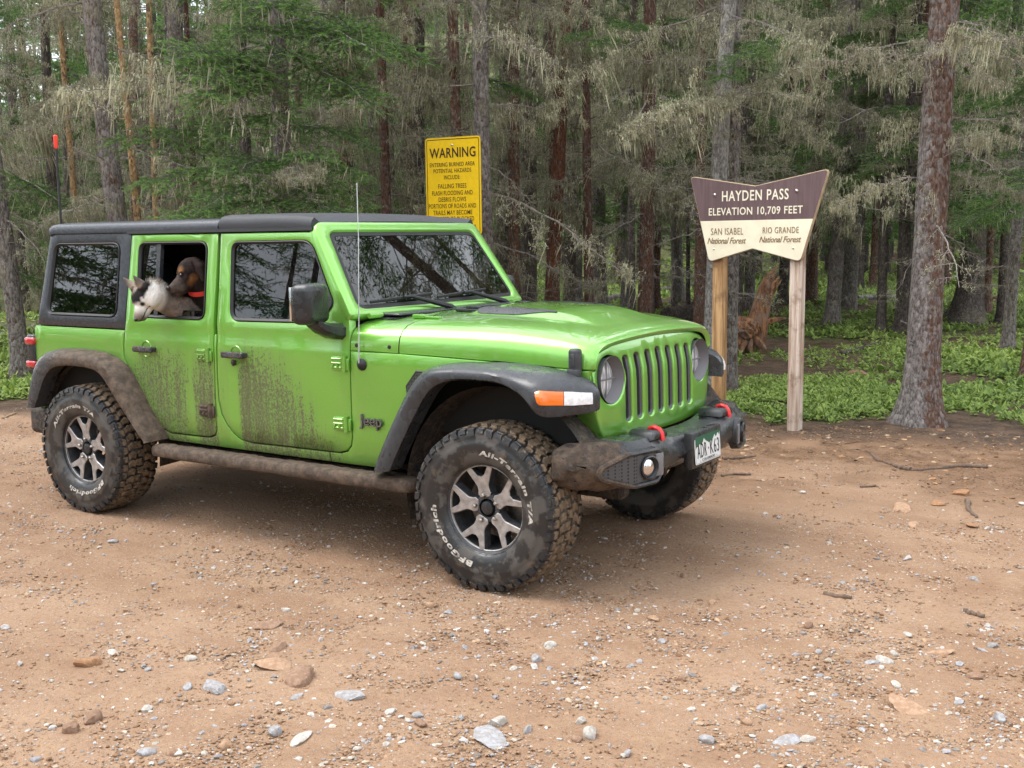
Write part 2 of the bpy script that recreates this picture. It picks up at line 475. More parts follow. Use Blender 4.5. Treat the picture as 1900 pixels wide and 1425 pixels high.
M['amber'] = simple('amber_lens', (0.80, 0.16, 0.004), 0.2, Coat_Weight=1.0)
M['white_lens'] = simple('frosted_lamp_lens', (0.74, 0.75, 0.77), 0.14, nsc=60, Coat_Weight=1.0)
M['lamp_grey'] = simple('lamp_bezel_grey', (0.16, 0.155, 0.165), 0.5)
M['slot_grey'] = simple('grille_slot_grey', (0.085, 0.085, 0.092), 0.42, 0.3)
M['badge'] = simple('muddy_grey_badge', (0.10, 0.085, 0.08), 0.6, nsc=120, namt=0.5)
M['letter_white'] = simple('raised_white_letters', (0.40, 0.37, 0.33), 0.7, nsc=45, namt=0.55)
def hexmesh(name):
    k = NT(name)
    v = k.n('TexVoronoi', {'Vector': k.obj(), 'Scale': 62.0, 'Randomness': 0.0})
    k.p(Base_Color=k.mix(k.step(v, 0.30, 0.38), (0.004, 0.004, 0.004), (0.055, 0.055, 0.058)), Roughness=0.5)
    return k.done()
M['mesh'] = hexmesh('honeycomb_mesh')
def tyre_side():
    k = NT('tyre_sidewall')
    x, y, z = k.xyz(k.obj())
    wetp = k.step(k.noise(9, 4, 0.6), 0.47, 0.55)
    c = k.mix(wetp, (0.022, 0.022, 0.023), (0.070, 0.063, 0.057))
    du = k.step(k.noise(16, 5, 0.65), 0.56, 0.72)
    c = k.mix(k.math('MULTIPLY', du, 0.7), c, (0.115, 0.085, 0.06))
    k.p(Base_Color=c, Roughness=k.math('ADD', 0.28, k.math('MULTIPLY', wetp, 0.35)), Normal=k.bump(k.noise(140, 4), 0.25, 0.002))
    return k.done()
M['tyre'] = tyre_side()
def tread_mat():
    k = NT('tyre_tread_muddy')
    nx, ny, nz_ = k.xyz(k.obj())
    f = k.math('ADD', k.math('MULTIPLY', k.noise(24, 5, 0.65), 0.6), k.math('MULTIPLY', k.noise(150, 4, 0.6), 0.4))
    # the outer shoulder lugs were wiped clean and wet, the crown carries the mud
    ay = k.math('ABSOLUTE', ny)
    cl = k.step(ay, 0.095, 0.128)
    mk = k.step(k.math('SUBTRACT', f, k.math('MULTIPLY', cl, 0.17)), 0.36, 0.46)
    c = k.mix(mk, (0.022, 0.023, 0.026), k.mix(k.step(k.noise(30, 5, 0.6), 0.35, 0.7), (0.10, 0.068, 0.042), (0.21, 0.145, 0.088)))
    k.p(Base_Color=c, Roughness=k.math('ADD', 0.38, k.math('MULTIPLY', mk, 0.45)), Normal=k.bump(k.noise(90, 6, 0.7), 0.7, 0.004))
    return k.done()
M['tread'] = tread_mat()
# ------------------------------------------------------------------ ground
rng = np.random.default_rng(11)
def vnoise(x, y, f, seed=0):
    """smooth value noise on arrays"""
    x = np.asarray(x, float)*f+seed*17.31; y = np.asarray(y, float)*f+seed*9.77
    xi = np.floor(x).astype(np.int64); yi = np.floor(y).astype(np.int64); fx = x-xi; fy = y-yi
    fx = fx*fx*(3-2*fx); fy = fy*fy*(3-2*fy)
    def h(a, b):
        n = (a*374761393+b*668265263+seed*1442695041) & 0xffffffff
        n = ((n ^ (n >> 13))*1274126177) & 0xffffffff
        return ((n ^ (n >> 16)) & 0xffff)/65535.0
    return (h(xi, yi)*(1-fx)+h(xi+1, yi)*fx)*(1-fy)+(h(xi, yi+1)*(1-fx)+h(xi+1, yi+1)*fx)*fy
def edge_y(x):
    """where the dirt pull-out ends and the forest floor begins"""
    return np.interp(x, [-60, -14, -8, -4.4, 0, 2.6, 3.6, 5.0, 8, 14, 60], [-26, -4.0, -.9, 1.25, 3.1, 3.95, 4.2, 4.45, 5.2, 8, 30])
def forest_w(x, y):
    d = y-edge_y(x)+.55*(vnoise(x, y, 1.1, 3)-.5)+.35*(vnoise(x, y, 3.3, 4)-.5)
    return np.clip(d/.5+.5, 0, 1)
def height(x, y):
    x = np.asarray(x, float); y = np.asarray(y, float)
    f = np.clip((y-edge_y(x))/3.0, 0, 1)
    z = .05*f + np.clip(y-9, 0, None)*.022 + f*.22*(vnoise(x, y, .22, 7)-.5)+f*.10*(vnoise(x, y, .8, 8)-.5)
    far = np.clip((np.hypot(x-2, y+2)-25)/60, 0, 1)
    z = z + far*2.0*(vnoise(x, y, .03, 9)-.3)
    # wooded hillside far behind the signs, lower towards the road
    dist = np.hypot(x-6, y+5); az_ = np.degrees(np.arctan2(y+5, x-6))
    hl = np.clip((151-az_)/15, 0, 1)*np.clip((az_-40)/30, 0, 1)
    z = z + hl*(.36*np.clip(dist-48, 0, 70)+1.5*(vnoise(x, y, .05, 12)-.5)*np.clip((dist-45)/20, 0, 1))
    road = (1-f)
    z = z + road*(.030*(vnoise(x, y, .5, 1)-.5)+.016*(vnoise(x, y, 1.9, 2)-.5))
    # level under the tyres
    for wx, wy in ((0, -.80), (3.008, -.80), (0, .80), (3.008, .80)):
        k = np.exp(-((x-wx)**2+(y-wy)**2)/.35)
        z = z*(1-k)
    return z
def fine(x, y):
    a = .010*(vnoise(x, y, 7, 21)-.5)+.006*(vnoise(x, y, 17, 22)-.5)
    return a
def axis_pts(core0, core1, step, out, growth=1.12):
    c = list(np.arange(core0, core1, step)); s = step; a = core1; b = core0; hi = []; lo = []
    while a < out: hi.append(a); s *= growth; a += s
    s = step
    while b > -out: s *= growth; b -= s; lo.append(b)
    return np.array(lo[::-1]+c+hi)
gxs = axis_pts(-7.0, 8.5, .04, 260); gys = axis_pts(-5.4, 6.0, .04, 260)
GX, GY = np.meshgrid(gxs, gys)
GZ = height(GX, GY)+fine(GX, GY)*np.exp(-np.maximum(0, np.hypot(GX-1, GY)-9)/3)
ny_, nx_ = GX.shape
gv = np.stack([GX, GY, GZ], -1).reshape(-1, 3)
ii = np.arange(ny_*nx_).reshape(ny_, nx_)
gf = np.stack([ii[:-1, :-1], ii[:-1, 1:], ii[1:, 1:], ii[1:, :-1]], -1).reshape(-1, 4)
def np_mesh(name, v, f, mats, smooth=True, col=None, mi=None):
    me = bpy.data.meshes.new(name); v = np.asarray(v, np.float32); f = np.asarray(f, np.int32); k = f.shape[1]
    me.vertices.add(len(v)); me.vertices.foreach_set('co', v.ravel())
    me.loops.add(f.size); me.loops.foreach_set('vertex_index', f.ravel())
    me.polygons.add(len(f)); me.polygons.foreach_set('loop_start', np.arange(0, f.size, k, dtype=np.int32))
    me.polygons.foreach_set('use_smooth', np.full(len(f), smooth, dtype=bool))
    for m_ in (mats if isinstance(mats, (list, tuple)) else [mats]): me.materials.append(m_)
    if mi is not None: me.polygons.foreach_set('material_index', np.asarray(mi, np.int32))
    me.update(calc_edges=True)
    if col is not None:
        ca = me.color_attributes.new('Col', 'FLOAT_COLOR', 'POINT'); c4 = np.ones((len(v), 4), np.float32); c4[:, :3] = col; ca.data.foreach_set('color', c4.ravel())
    return me
def ground_mat():
    k = NT('dirt_and_forest_floor')
    at = k.t.nodes.new('ShaderNodeAttribute'); at.attribute_name = 'Col'
    fw_, veg, damp = k.xyz(at.outputs['Color'])
    ob = k.obj()
    n1 = k.math('ADD', k.math('MULTIPLY', k.noise(.9, 6, .6, ob), .55), k.math('MULTIPLY', k.noise(1.0, 5, .6, k.scale(ob, (.30, 1.9, 1))), .45)); n2 = k.noise(6, 6, .65, ob); n3 = k.noise(45, 5, .65, ob); n4 = k.noise(190, 3, .6, ob)
    road = k.mix(k.step(n1, .40, .62), (.258, .152, .092), (.350, .226, .146))
    road = k.mix(k.math('MULTIPLY', k.step(n2, .40, .72), .55), road, (.365, .245, .152))
    road = k.mix(k.math('MULTIPLY', k.step(n3, .44, .70), .50), road, (.215, .125, .070))
    # flecks of pale grit in the dirt
    vor = k.t.nodes.new('ShaderNodeTexVoronoi'); k.set(vor.inputs['Vector'], ob); vor.inputs['Scale'].default_value = 70
    pc = k.xyz(vor.outputs['Color'])
    isp = k.math('MULTIPLY', k.step(pc[0], .80, .84), k.step(vor.outputs['Distance'], .34, .24))
    pcol = k.ramp(pc[1], [(0, (.30, .26, .23)), (.4, (.46, .40, .34)), (.7, (.40, .27, .16)), (1, (.55, .53, .51))])
    road = k.mix(k.math('MULTIPLY', isp, .85), road, pcol)
    vor2 = k.t.nodes.new('ShaderNodeTexVoronoi'); k.set(vor2.inputs['Vector'], ob); vor2.inputs['Scale'].default_value = 160
    pc2 = k.xyz(vor2.outputs['Color'])
    isp2 = k.math('MULTIPLY', k.step(pc2[0], .78, .82), k.step(vor2.outputs['Distance'], .34, .22))
    road = k.mix(k.math('MULTIPLY', isp2, .7), road, k.ramp(pc2[1], [(0, (.16, .10, .06)), (.5, (.42, .33, .25)), (1, (.56, .52, .48))]))
    dk = k.math('MULTIPLY', damp, k.math('ADD', .45, k.math('MULTIPLY', k.step(n2, .35, .65), .55)))
    road = k.mix(dk, road, k.mix(k.step(n3, .35, .65), (.085, .046, .026), (.19, .105, .052)))
    soil = k.mix(k.step(n2, .35, .68), (.050, .032, .022), (.125, .078, .050))
    soil = k.mix(k.math('MULTIPLY', k.step(n3, .50, .68), .6), soil, (.20, .135, .085))
    soil = k.mix(k.math('MULTIPLY', veg, k.step(n2, .40, .60)), soil, k.mix(k.step(n3, .35, .65), (.045, .085, .018), (.12, .19, .035)))
    c = k.mix(fw_, road, soil)
    hgt = k.math('ADD', k.math('MULTIPLY', n3, .8), k.math('ADD', k.math('MULTIPLY', n4, .30), k.math('ADD', k.math('MULTIPLY', isp, .45), k.math('MULTIPLY', isp2, .25))))
    k.p(Base_Color=c, Roughness=k.math('SUBTRACT', .93, k.math('MULTIPLY', damp, .12)), Normal=k.bump(hgt, .95, .020))
    k.p(Specular_IOR_Level=.25)
    return k.done()
def damp_w(x, y):
    # the trampled strip in front of the plants on the right is darker and damp
    d = edge_y(x)-y
    a = np.clip((x-.6)/1.4, 0, 1)*np.clip(1.35-np.abs(d-.5)/2.1, 0, 1)*np.clip((vnoise(x, y, .9, 31)*.6+vnoise(x, y, 2.7, 32)*.4-.18)/.25, .25, 1)
    # tyre tracks and the low middle of the pull-out
    return np.clip(a*1.15, 0, 1)
def veg_w(x, y):
    d = y-edge_y(x)-1.25*vnoise(x, y, .75, 49)+.30
    d = d-.9*np.exp(-((x-2.7)**2+(y-3.97)**2)/.12)-.9*np.exp(-((x-1.98)**2+(y-4.06)**2)/.12)
    v = np.clip((vnoise(x, y, .35, 41)*.6+vnoise(x, y, 1.2, 42)*.4-.30+.10*np.clip((y-11)/6, 0, 1))/.22, 0, 1)
    # bare brown patch in the middle distance
    bare = .85*np.exp(-(((x-1.9)*.5)**2+((y-8.6)*1.1)**2)/1.7)
    v = v*(1-bare*1.0)
    v = np.maximum(v, np.exp(-((d-1.25)/.9)**2)*np.clip((vnoise(x, y, .9, 43)*.6+vnoise(x, y, 2.3, 44)*.4-.30)/.22, 0, 1)*np.clip((x-.6)/1, 0, 1))
    return np.clip(v, 0, 1)*np.clip((d+.15-1.15*vnoise(x, y, 1.3, 45)*vnoise(x, y, 4.1, 46)**.5)/.6, 0, 1)*np.clip((vnoise(x, y, 1.5, 47)*.6+vnoise(x, y, 5.0, 48)*.4-.40+.16*np.clip((d-2.5)/4, 0, 1))/.16, .02, 1)
gcol = np.stack([forest_w(GX, GY), veg_w(GX, GY), damp_w(GX, GY)], -1).reshape(-1, 3)
GROUND = link_mesh('ground', np_mesh('ground', gv, gf, ground_mat(), True, gcol))
tag(GROUND, kind='structure')
def gz(x, y): return float(height(x, y))
def base_on_ground(u, v):
    # march along the ray to the first point under the ground
    r = ray(u, v); t0 = 2.0; t = 2.0
    while t < 120:
        p = CAM+r*t
        if p.z < gz(p.x, p.y): break
        t0 = t; t *= 1.03
    for _ in range(18):
        m_ = (t0+t)/2; p = CAM+r*m_
        if p.z < gz(p.x, p.y): t = m_
        else: t0 = m_
    p = CAM+r*t; p.z = gz(p.x, p.y); return p

# ---- gravel: tens of thousands of small stones, one uncountable mass
def ico(sub=0):
    b = bmesh.new(); bmesh.ops.create_icosphere(b, subdivisions=sub+1, radius=1.0)
    v = np.array([q.co[:] for q in b.verts]); f = np.array([[q.index for q in fc.verts] for fc in b.faces]); b.free(); return v, f
def stones(n, pos, size, r, flat=(.35, .75), sub=0, jag=.32, sink=.42):
    bv, bf = ico(sub); m_ = len(bv)
    jit = 1+r.uniform(-jag, jag, (n, m_)); V = bv[None]*jit[..., None]
    sc = np.stack([size*r.uniform(.75, 1.35, n), size*r.uniform(.6, 1.0, n), size*r.uniform(*flat, n)], -1)
    V = V*sc[:, None, :]
    a = r.uniform(0, 2*np.pi, n); tl = r.normal(0, .22, n); ca, sa = np.cos(a), np.sin(a)
    x = V[..., 0]; y = V[..., 1]; z = V[..., 2]
    z2 = z*np.cos(tl)[:, None]+x*np.sin(tl)[:, None]; x2 = x*np.cos(tl)[:, None]-z*np.sin(tl)[:, None]
    X = x2*ca[:, None]-y*sa[:, None]+pos[:, 0:1]; Y = x2*sa[:, None]+y*ca[:, None]+pos[:, 1:2]
    Z = z2+pos[:, 2:3]+(sc[:, 2]*(1-2*sink))[:, None]*.5
    F = bf[None]+(np.arange(n)*m_)[:, None, None]
    return np.stack([X, Y, Z], -1).reshape(-1, 3), F.reshape(-1, 3), m_
STONE_PAL = np.array([(.50, .49, .49), (.53, .51, .48), (.36, .27, .20), (.42, .29, .19), (.27, .25, .24), (.50, .46, .40), (.33, .20, .12), (.34, .34, .37), (.46, .36, .27)])
def stone_mat(name):
    k = NT(name); at = k.t.nodes.new('ShaderNodeAttribute'); at.attribute_name = 'Col'
    n = k.noise(60, 5, .65); n2 = k.noise(260, 3, .6)
    c = k.mix(k.step(n, .38, .66), k.mix(1.0, at.outputs['Color'], (.72, .66, .60), 'MULTIPLY'), at.outputs['Color'])
    k.p(Base_Color=c, Roughness=.85, Normal=k.bump(k.math('ADD', n, k.math('MULTIPLY', n2, .4)), .5, .006), Specular_IOR_Level=.3); return k.done()
M['stone'] = stone_mat('gravel_stone')
def scatter(n, r):
    """points on the pull-out in view, denser close to the camera"""
    out = []
    while len(out) < n:
        m_ = n*3
        u = np.where(r.uniform(0, 1, m_) < .8, r.uniform(-40, 1940, m_), r.uniform(-700, 2600, m_)); v = 440+np.exp(r.uniform(math.log(250), math.log(1010), m_))
        rr = np.array(RT); ff = np.array(fw); uu = np.array(UPV)
        d = ff[None]+((u-950)/FPX)[:, None]*rr[None]-((v-712.5)/FPX)[:, None]*uu[None]
        t = -CAM.z/d[:, 2]; p = np.array(CAM)[None]+d*t[:, None]
        ok = (t < 14)
        clus = vnoise(p[:, 0], p[:, 1], 1.6, 51)*.6+vnoise(p[:, 0], p[:, 1], 5, 52)*.4
        ok &= r.uniform(0, 1, m_) < np.clip((clus-.22)*2.4, .12, 1)
        ok &= (p[:, 1]-edge_y(p[:, 0]) < .35)
        out.extend(p[ok][:, :2].tolist())
    p = np.array(out[:n]); return np.column_stack([p, height(p[:, 0], p[:, 1])])
r_ = np.random.default_rng(3)
allv = []; allf = []; allc = []; off_ = 0
for n, lo, hi, sub in ((30000, .0022, .0065, 0), (7000, .005, .012, 0), (1050, .010, .018, 0)):
    pos = scatter(n, r_); size = lo*(hi/lo)**(r_.uniform(0, 1, n)**1.6)
    v, f, m_ = stones(n, pos, size, r_)
    c = STONE_PAL[r_.integers(0, len(STONE_PAL), n)]*r_.uniform(.75, 1.12, (n, 1))
    dm = damp_w(pos[:, 0], pos[:, 1])[:, None]
    c = c*(1-dm*.75)+np.array([(.24, .14, .075)])*dm*.75
    allv.append(v); allf.append(f+off_); allc.append(np.repeat(c, m_, 0)); off_ += len(v)
# clods and crumbs of the dirt itself, in the dirt's own colours
DIRT_PAL = np.array([(.27, .16, .092), (.34, .215, .135), (.21, .12, .068), (.38, .26, .175), (.30, .20, .13)])
for n, lo, hi in ((34000, .0025, .0075), (6000, .006, .013)):
    pos = scatter(n, r_); size = lo*(hi/lo)**(r_.uniform(0, 1, n)**1.5); v, f, m_ = stones(n, pos, size, r_, (.3, .6), 0, .4, .45)
    c = DIRT_PAL[r_.integers(0, len(DIRT_PAL), n)]*r_.uniform(.8, 1.1, (n, 1)); dm = damp_w(pos[:, 0], pos[:, 1])[:, None]; c = c*(1-dm*.6)+np.array([(.13, .072, .04)])*dm*.6
    allv.append(v); allf.append(f+off_); allc.append(np.repeat(c, m_, 0)); off_ += len(v)
# orange flakes of rotten wood and stone on the damp strip by the plants
n = 900; pp = []
while len(pp) < n:
    q = np.column_stack([r_.uniform(1.6, 7.5, n), r_.uniform(1.2, 5.2, n)]); d_ = edge_y(q[:, 0])-q[:, 1]; ok = (d_ > -.35) & (d_ < 2.4) & (r_.uniform(0, 1, n) < np.clip(1.1-d_/2.6, .15, 1)) & (q[:, 0]*.35+q[:, 1] > 2.6); pp.extend(q[ok].tolist())
pp = np.array(pp[:n]); pos = np.column_stack([pp, height(pp[:, 0], pp[:, 1])]); v, f, m_ = stones(n, pos, .006*(.030/.006)**(r_.uniform(0, 1, n)**1.7), r_, (.18, .4), 0, .4, .35)
c = np.array([(.36, .21, .105), (.42, .29, .18), (.17, .10, .06), (.30, .16, .075), (.45, .36, .27)])[r_.integers(0, 5, n)]*r_.uniform(.75, 1.1, (n, 1)); allv.append(v); allf.append(f+off_); allc.append(np.repeat(c, m_, 0)); off_ += len(v)
GRAVEL = link_mesh('gravel', np_mesh('gravel', np.concatenate(allv), np.concatenate(allf), M['stone'], False, np.clip(np.concatenate(allc), 0, 1)))
tag(GRAVEL, 'small grey and tan gravel strewn over the dirt pull-out', 'gravel', kind='stuff')
# ------------------------------------------------------------------ forest
def bark_mat(name, base, dark, accent=None, acc=.5, side=None, moss=0.0):
    k = NT(name); ob = k.obj()
    st = k.scale(ob, (1, 1, .45))
    v = k.n('TexVoronoi', {'Vector': st, 'Scale': 42.0, 'Randomness': 1.0}, feature='F1')
    vc = k.t.nodes.new('ShaderNodeTexVoronoi'); k.set(vc.inputs['Vector'], st); vc.inputs['Scale'].default_value = 42.0
    pc = k.xyz(vc.outputs['Color'])
    n1 = k.noise(7, 6, .7, ob); n2 = k.noise(60, 5, .7, st)
    c = k.mix(k.step(n2, .35, .66), dark, base)
    c = k.mix(k.math('MULTIPLY', k.step(pc[0], .55, .9), .5), c, tuple(min(1, q*1.55) for q in base))
    if accent:
        m_ = k.step(k.math('ADD', k.math('MULTIPLY', n1, .7), k.math('MULTIPLY', pc[1], .3)), .62-acc*.35, .70-acc*.35)
        if side:
            x, y, z = k.xyz(ob)
            d = k.math('ADD', k.math('MULTIPLY', x, side[0]), k.math('MULTIPLY', y, side[1]))
            m_ = k.step(k.math('ADD', d, k.math('MULTIPLY', k.math('SUBTRACT', k.noise(9, 6, .75, ob), .5), 5.5)), -.45, .55)
        c = k.mix(k.math('MULTIPLY', m_, k.math('ADD', .35, k.math('MULTIPLY', k.step(pc[1], .15, .7), .6))), c, k.mix(k.step(n2, .35, .65), tuple(q*.4 for q in accent), accent))
    fl = k.math('MULTIPLY', k.step(pc[2], .86, .92), k.step(v, .5, .3))
    c = k.mix(k.math('MULTIPLY', fl, .3), c, (.30, .27, .25))
    if moss: c = k.mix(k.math('MULTIPLY', k.step(k.noise(4, 5, .6, ob), .5, .7), moss), c, (.22, .20, .10))
    hgt = k.math('ADD', k.math('MULTIPLY', k.math('SUBTRACT', 1, v), .8), k.math('MULTIPLY', n2, .6))
    k.p(Base_Color=c, Roughness=.9, Normal=k.bump(hgt, .9, .018), Specular_IOR_Level=.2)
    return k.done()
BARK = {'grey': bark_mat('grey_spruce_bark', (.215, .192, .178), (.080, .068, .062), (.13, .085, .065), .05, moss=.3),
        'brown': bark_mat('brown_spruce_bark', (.175, .132, .112), (.065, .046, .039), (.20, .10, .06), .5),
        'red': bark_mat('reddish_flaking_bark', (.16, .125, .112), (.055, .038, .033), (.150, .074, .050), .8),
        'dark': bark_mat('dark_bark', (.120, .100, .090), (.042, .034, .030), None, moss=.3),
        'pale': bark_mat('pale_bark', (.30, .285, .27), (.12, .105, .095), None),
        'gold': bark_mat('golden_bare_wood', (.40, .265, .135), (.25, .155, .075), (.20, .14, .10), .12),
        'two': bark_mat('grey_and_red_bark', (.235, .215, .205), (.085, .070, .064), (.150, .080, .054), .9, side=(.83*10, .55*10)),
        'patch': bark_mat('bark_with_bare_patch', (.13, .085, .07), (.045, .03, .025), (.21, .08, .042), .8)}
M['twig'] = simple('dead_twig', (.21, .18, .16), .9, nsc=30, namt=.4)
def leafy(name, c0, c1, tr=.25):
    k = NT(name); at = k.t.nodes.new('ShaderNodeAttribute'); at.attribute_name = 'Col'
    oi = k.t.nodes.new('ShaderNodeObjectInfo')
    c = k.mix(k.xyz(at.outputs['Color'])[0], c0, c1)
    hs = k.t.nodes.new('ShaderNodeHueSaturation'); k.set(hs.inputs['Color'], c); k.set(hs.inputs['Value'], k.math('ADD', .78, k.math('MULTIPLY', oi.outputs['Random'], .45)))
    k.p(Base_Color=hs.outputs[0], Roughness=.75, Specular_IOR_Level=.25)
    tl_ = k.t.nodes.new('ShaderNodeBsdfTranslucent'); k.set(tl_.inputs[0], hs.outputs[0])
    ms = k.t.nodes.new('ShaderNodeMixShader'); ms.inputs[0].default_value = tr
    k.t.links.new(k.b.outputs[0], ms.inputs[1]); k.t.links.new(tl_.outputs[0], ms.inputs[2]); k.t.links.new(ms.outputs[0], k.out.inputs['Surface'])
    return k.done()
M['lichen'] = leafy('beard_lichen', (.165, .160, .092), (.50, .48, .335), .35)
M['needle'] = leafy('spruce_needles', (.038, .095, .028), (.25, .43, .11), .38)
class Soup:
    """triangles and quads collected fast, with a shade value per vertex and a material index per face"""
    def __init__(s): s.v = []; s.f = []; s.c = []; s.m = []
    def ribbon(s, pts, widths, side, sh, mi):
        b = len(s.v)
        for p, w_ in zip(pts, widths):
            s.v.append(p-side*w_); s.v.append(p+side*w_); s.c.extend(sh if hasattr(sh, '__len__') else (sh, sh))
        for i in range(len(pts)-1):
            s.f.append((b+2*i, b+2*i+1, b+2*i+3, b+2*i+2)); s.m.append(mi)
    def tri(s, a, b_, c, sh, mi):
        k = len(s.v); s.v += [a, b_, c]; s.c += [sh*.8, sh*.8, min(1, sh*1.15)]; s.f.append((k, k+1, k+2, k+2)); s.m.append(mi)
    def stick(s, pts, r0, r1, mi, n=3):
        b = len(s.v); k = len(pts)
        for i, p in enumerate(pts):
            t = (pts[min(i+1, k-1)]-pts[max(0, i-1)]).normalized(); a = t.orthogonal().normalized(); bb = t.cross(a); r = r0+(r1-r0)*i/(k-1)
            for j in range(n):
                an = 2*math.pi*j/n; s.v.append(p+a*(r*math.cos(an))+bb*(r*math.sin(an))); s.c.append(.5)
        for i in range(k-1):
            for j in range(n): s.f.append((b+i*n+j, b+i*n+(j+1) % n, b+(i+1)*n+(j+1) % n, b+(i+1)*n+j)); s.m.append(mi)
    def arrays(s):
        v = np.array([tuple(p) for p in s.v], np.float32); f = np.array(s.f, np.int32); c = np.array(s.c, np.float32); return v, f, c, np.array(s.m, np.int32)
    def mesh(s, name, mats):
        me = bpy.data.meshes.new(name)
        me.from_pydata([tuple(p) for p in s.v], [], [q if q[2] != q[3] else q[:3] for q in s.f])
        for m_ in mats: me.materials.append(m_)
        me.polygons.foreach_set('material_index', s.m)
        ca = me.color_attributes.new('Col', 'FLOAT_COLOR', 'POINT'); c4 = np.ones((len(s.c), 4), np.float32); c4[:, 0] = s.c; ca.data.foreach_set('color', c4.ravel()); me.update()
        return me
RN = random.Random(7)
def rv(a=1.0): return Vector((RN.uniform(-a, a), RN.uniform(-a, a), RN.uniform(-a, a)))
def lichen_branch(L=1.6, twigs=15, dens_=1.0, coarse=False):
    s = Soup(); main = []; n = 9; bend = RN.uniform(-.2, .2); dr = RN.uniform(.10, .32)
    for i in range(n):
        t = i/(n-1); main.append(Vector((L*t, bend*L*t*t+RN.uniform(-.02, .02), -dr*L*t*t+RN.uniform(-.025, .025)+.05*L*t)))
    s.stick(main, .013 if not coarse else .018, .004, 0, 4 if not coarse else 3)
    spots = [(p, .7) for p in main[1:]]
    for k in range(twigs):
        t = RN.uniform(.12, 1.0); i = min(n-2, int(t*(n-1))); p = main[i].lerp(main[i+1], t*(n-1)-i)
        sg = 1 if k % 2 else -1; an = sg*R_(RN.uniform(35, 80)); ln = L*(.16+.34*(1-t))*RN.uniform(.6, 1.2)
        d = Vector((math.cos(an), math.sin(an), RN.uniform(-.35, .25))).normalized(); q = [p]
        for j in range(4): q.append(q[-1]+d*(ln/4)); d = (d+rv(.3)+Vector((0, 0, -.10))).normalized()
        s.stick(q, .0055 if not coarse else .010, .002, 0)
        spots += [(a, 1.0) for a in q[1:]]
        if True:
            for j in range(8 if not coarse else 3):
                b = q[RN.randrange(1, 5)]; d2 = (d+rv(.9)).normalized(); e = [b, b+d2*ln*.16, b+d2*ln*.30+rv(.02)]
                s.stick(e, .0028 if not coarse else .006, .0012, 0); spots += [(e[1], .9), (e[2], .9)]
    for p, w_ in spots:
        m_ = int((RN.uniform(.5, 4.0) if not coarse else RN.uniform(.3, 1.9))*dens_*w_)
        long_ = RN.random() < .11
        for _ in range(m_):
            a = p+rv(.03); ln = RN.uniform(.018, .07) if not long_ else RN.uniform(.08, .26)
            yaw = RN.uniform(0, 6.28); side = Vector((math.cos(yaw), math.sin(yaw), 0)); sw = rv(.18); sw.z = 0
            w0 = RN.uniform(.003, .0075)*(1.0 if not coarse else 2.2); sh = RN.uniform(.15, 1.0)
            pts = [a, a+Vector((0, 0, -ln*.45))+sw*ln*.6, a+Vector((0, 0, -ln))+sw*ln]
            s.ribbon(pts, [w0*.7, w0, w0*.15], side, sh, 1)
        if RN.random() < (.9 if not coarse else .5)*dens_:      # fuzzy tufts sitting on the twigs
            for _ in range(8 if not coarse else 4):
                a = p+rv(.03); d = rv(1).normalized()*RN.uniform(.012, .045)*(1 if not coarse else 1.7); sd_ = d.cross(Vector((0, 0, 1)))
                if sd_.length > 1e-5: s.tri(a-sd_.normalized()*.006, a+sd_.normalized()*.006, a+d, RN.uniform(.05, 1.0), 1)
    return s
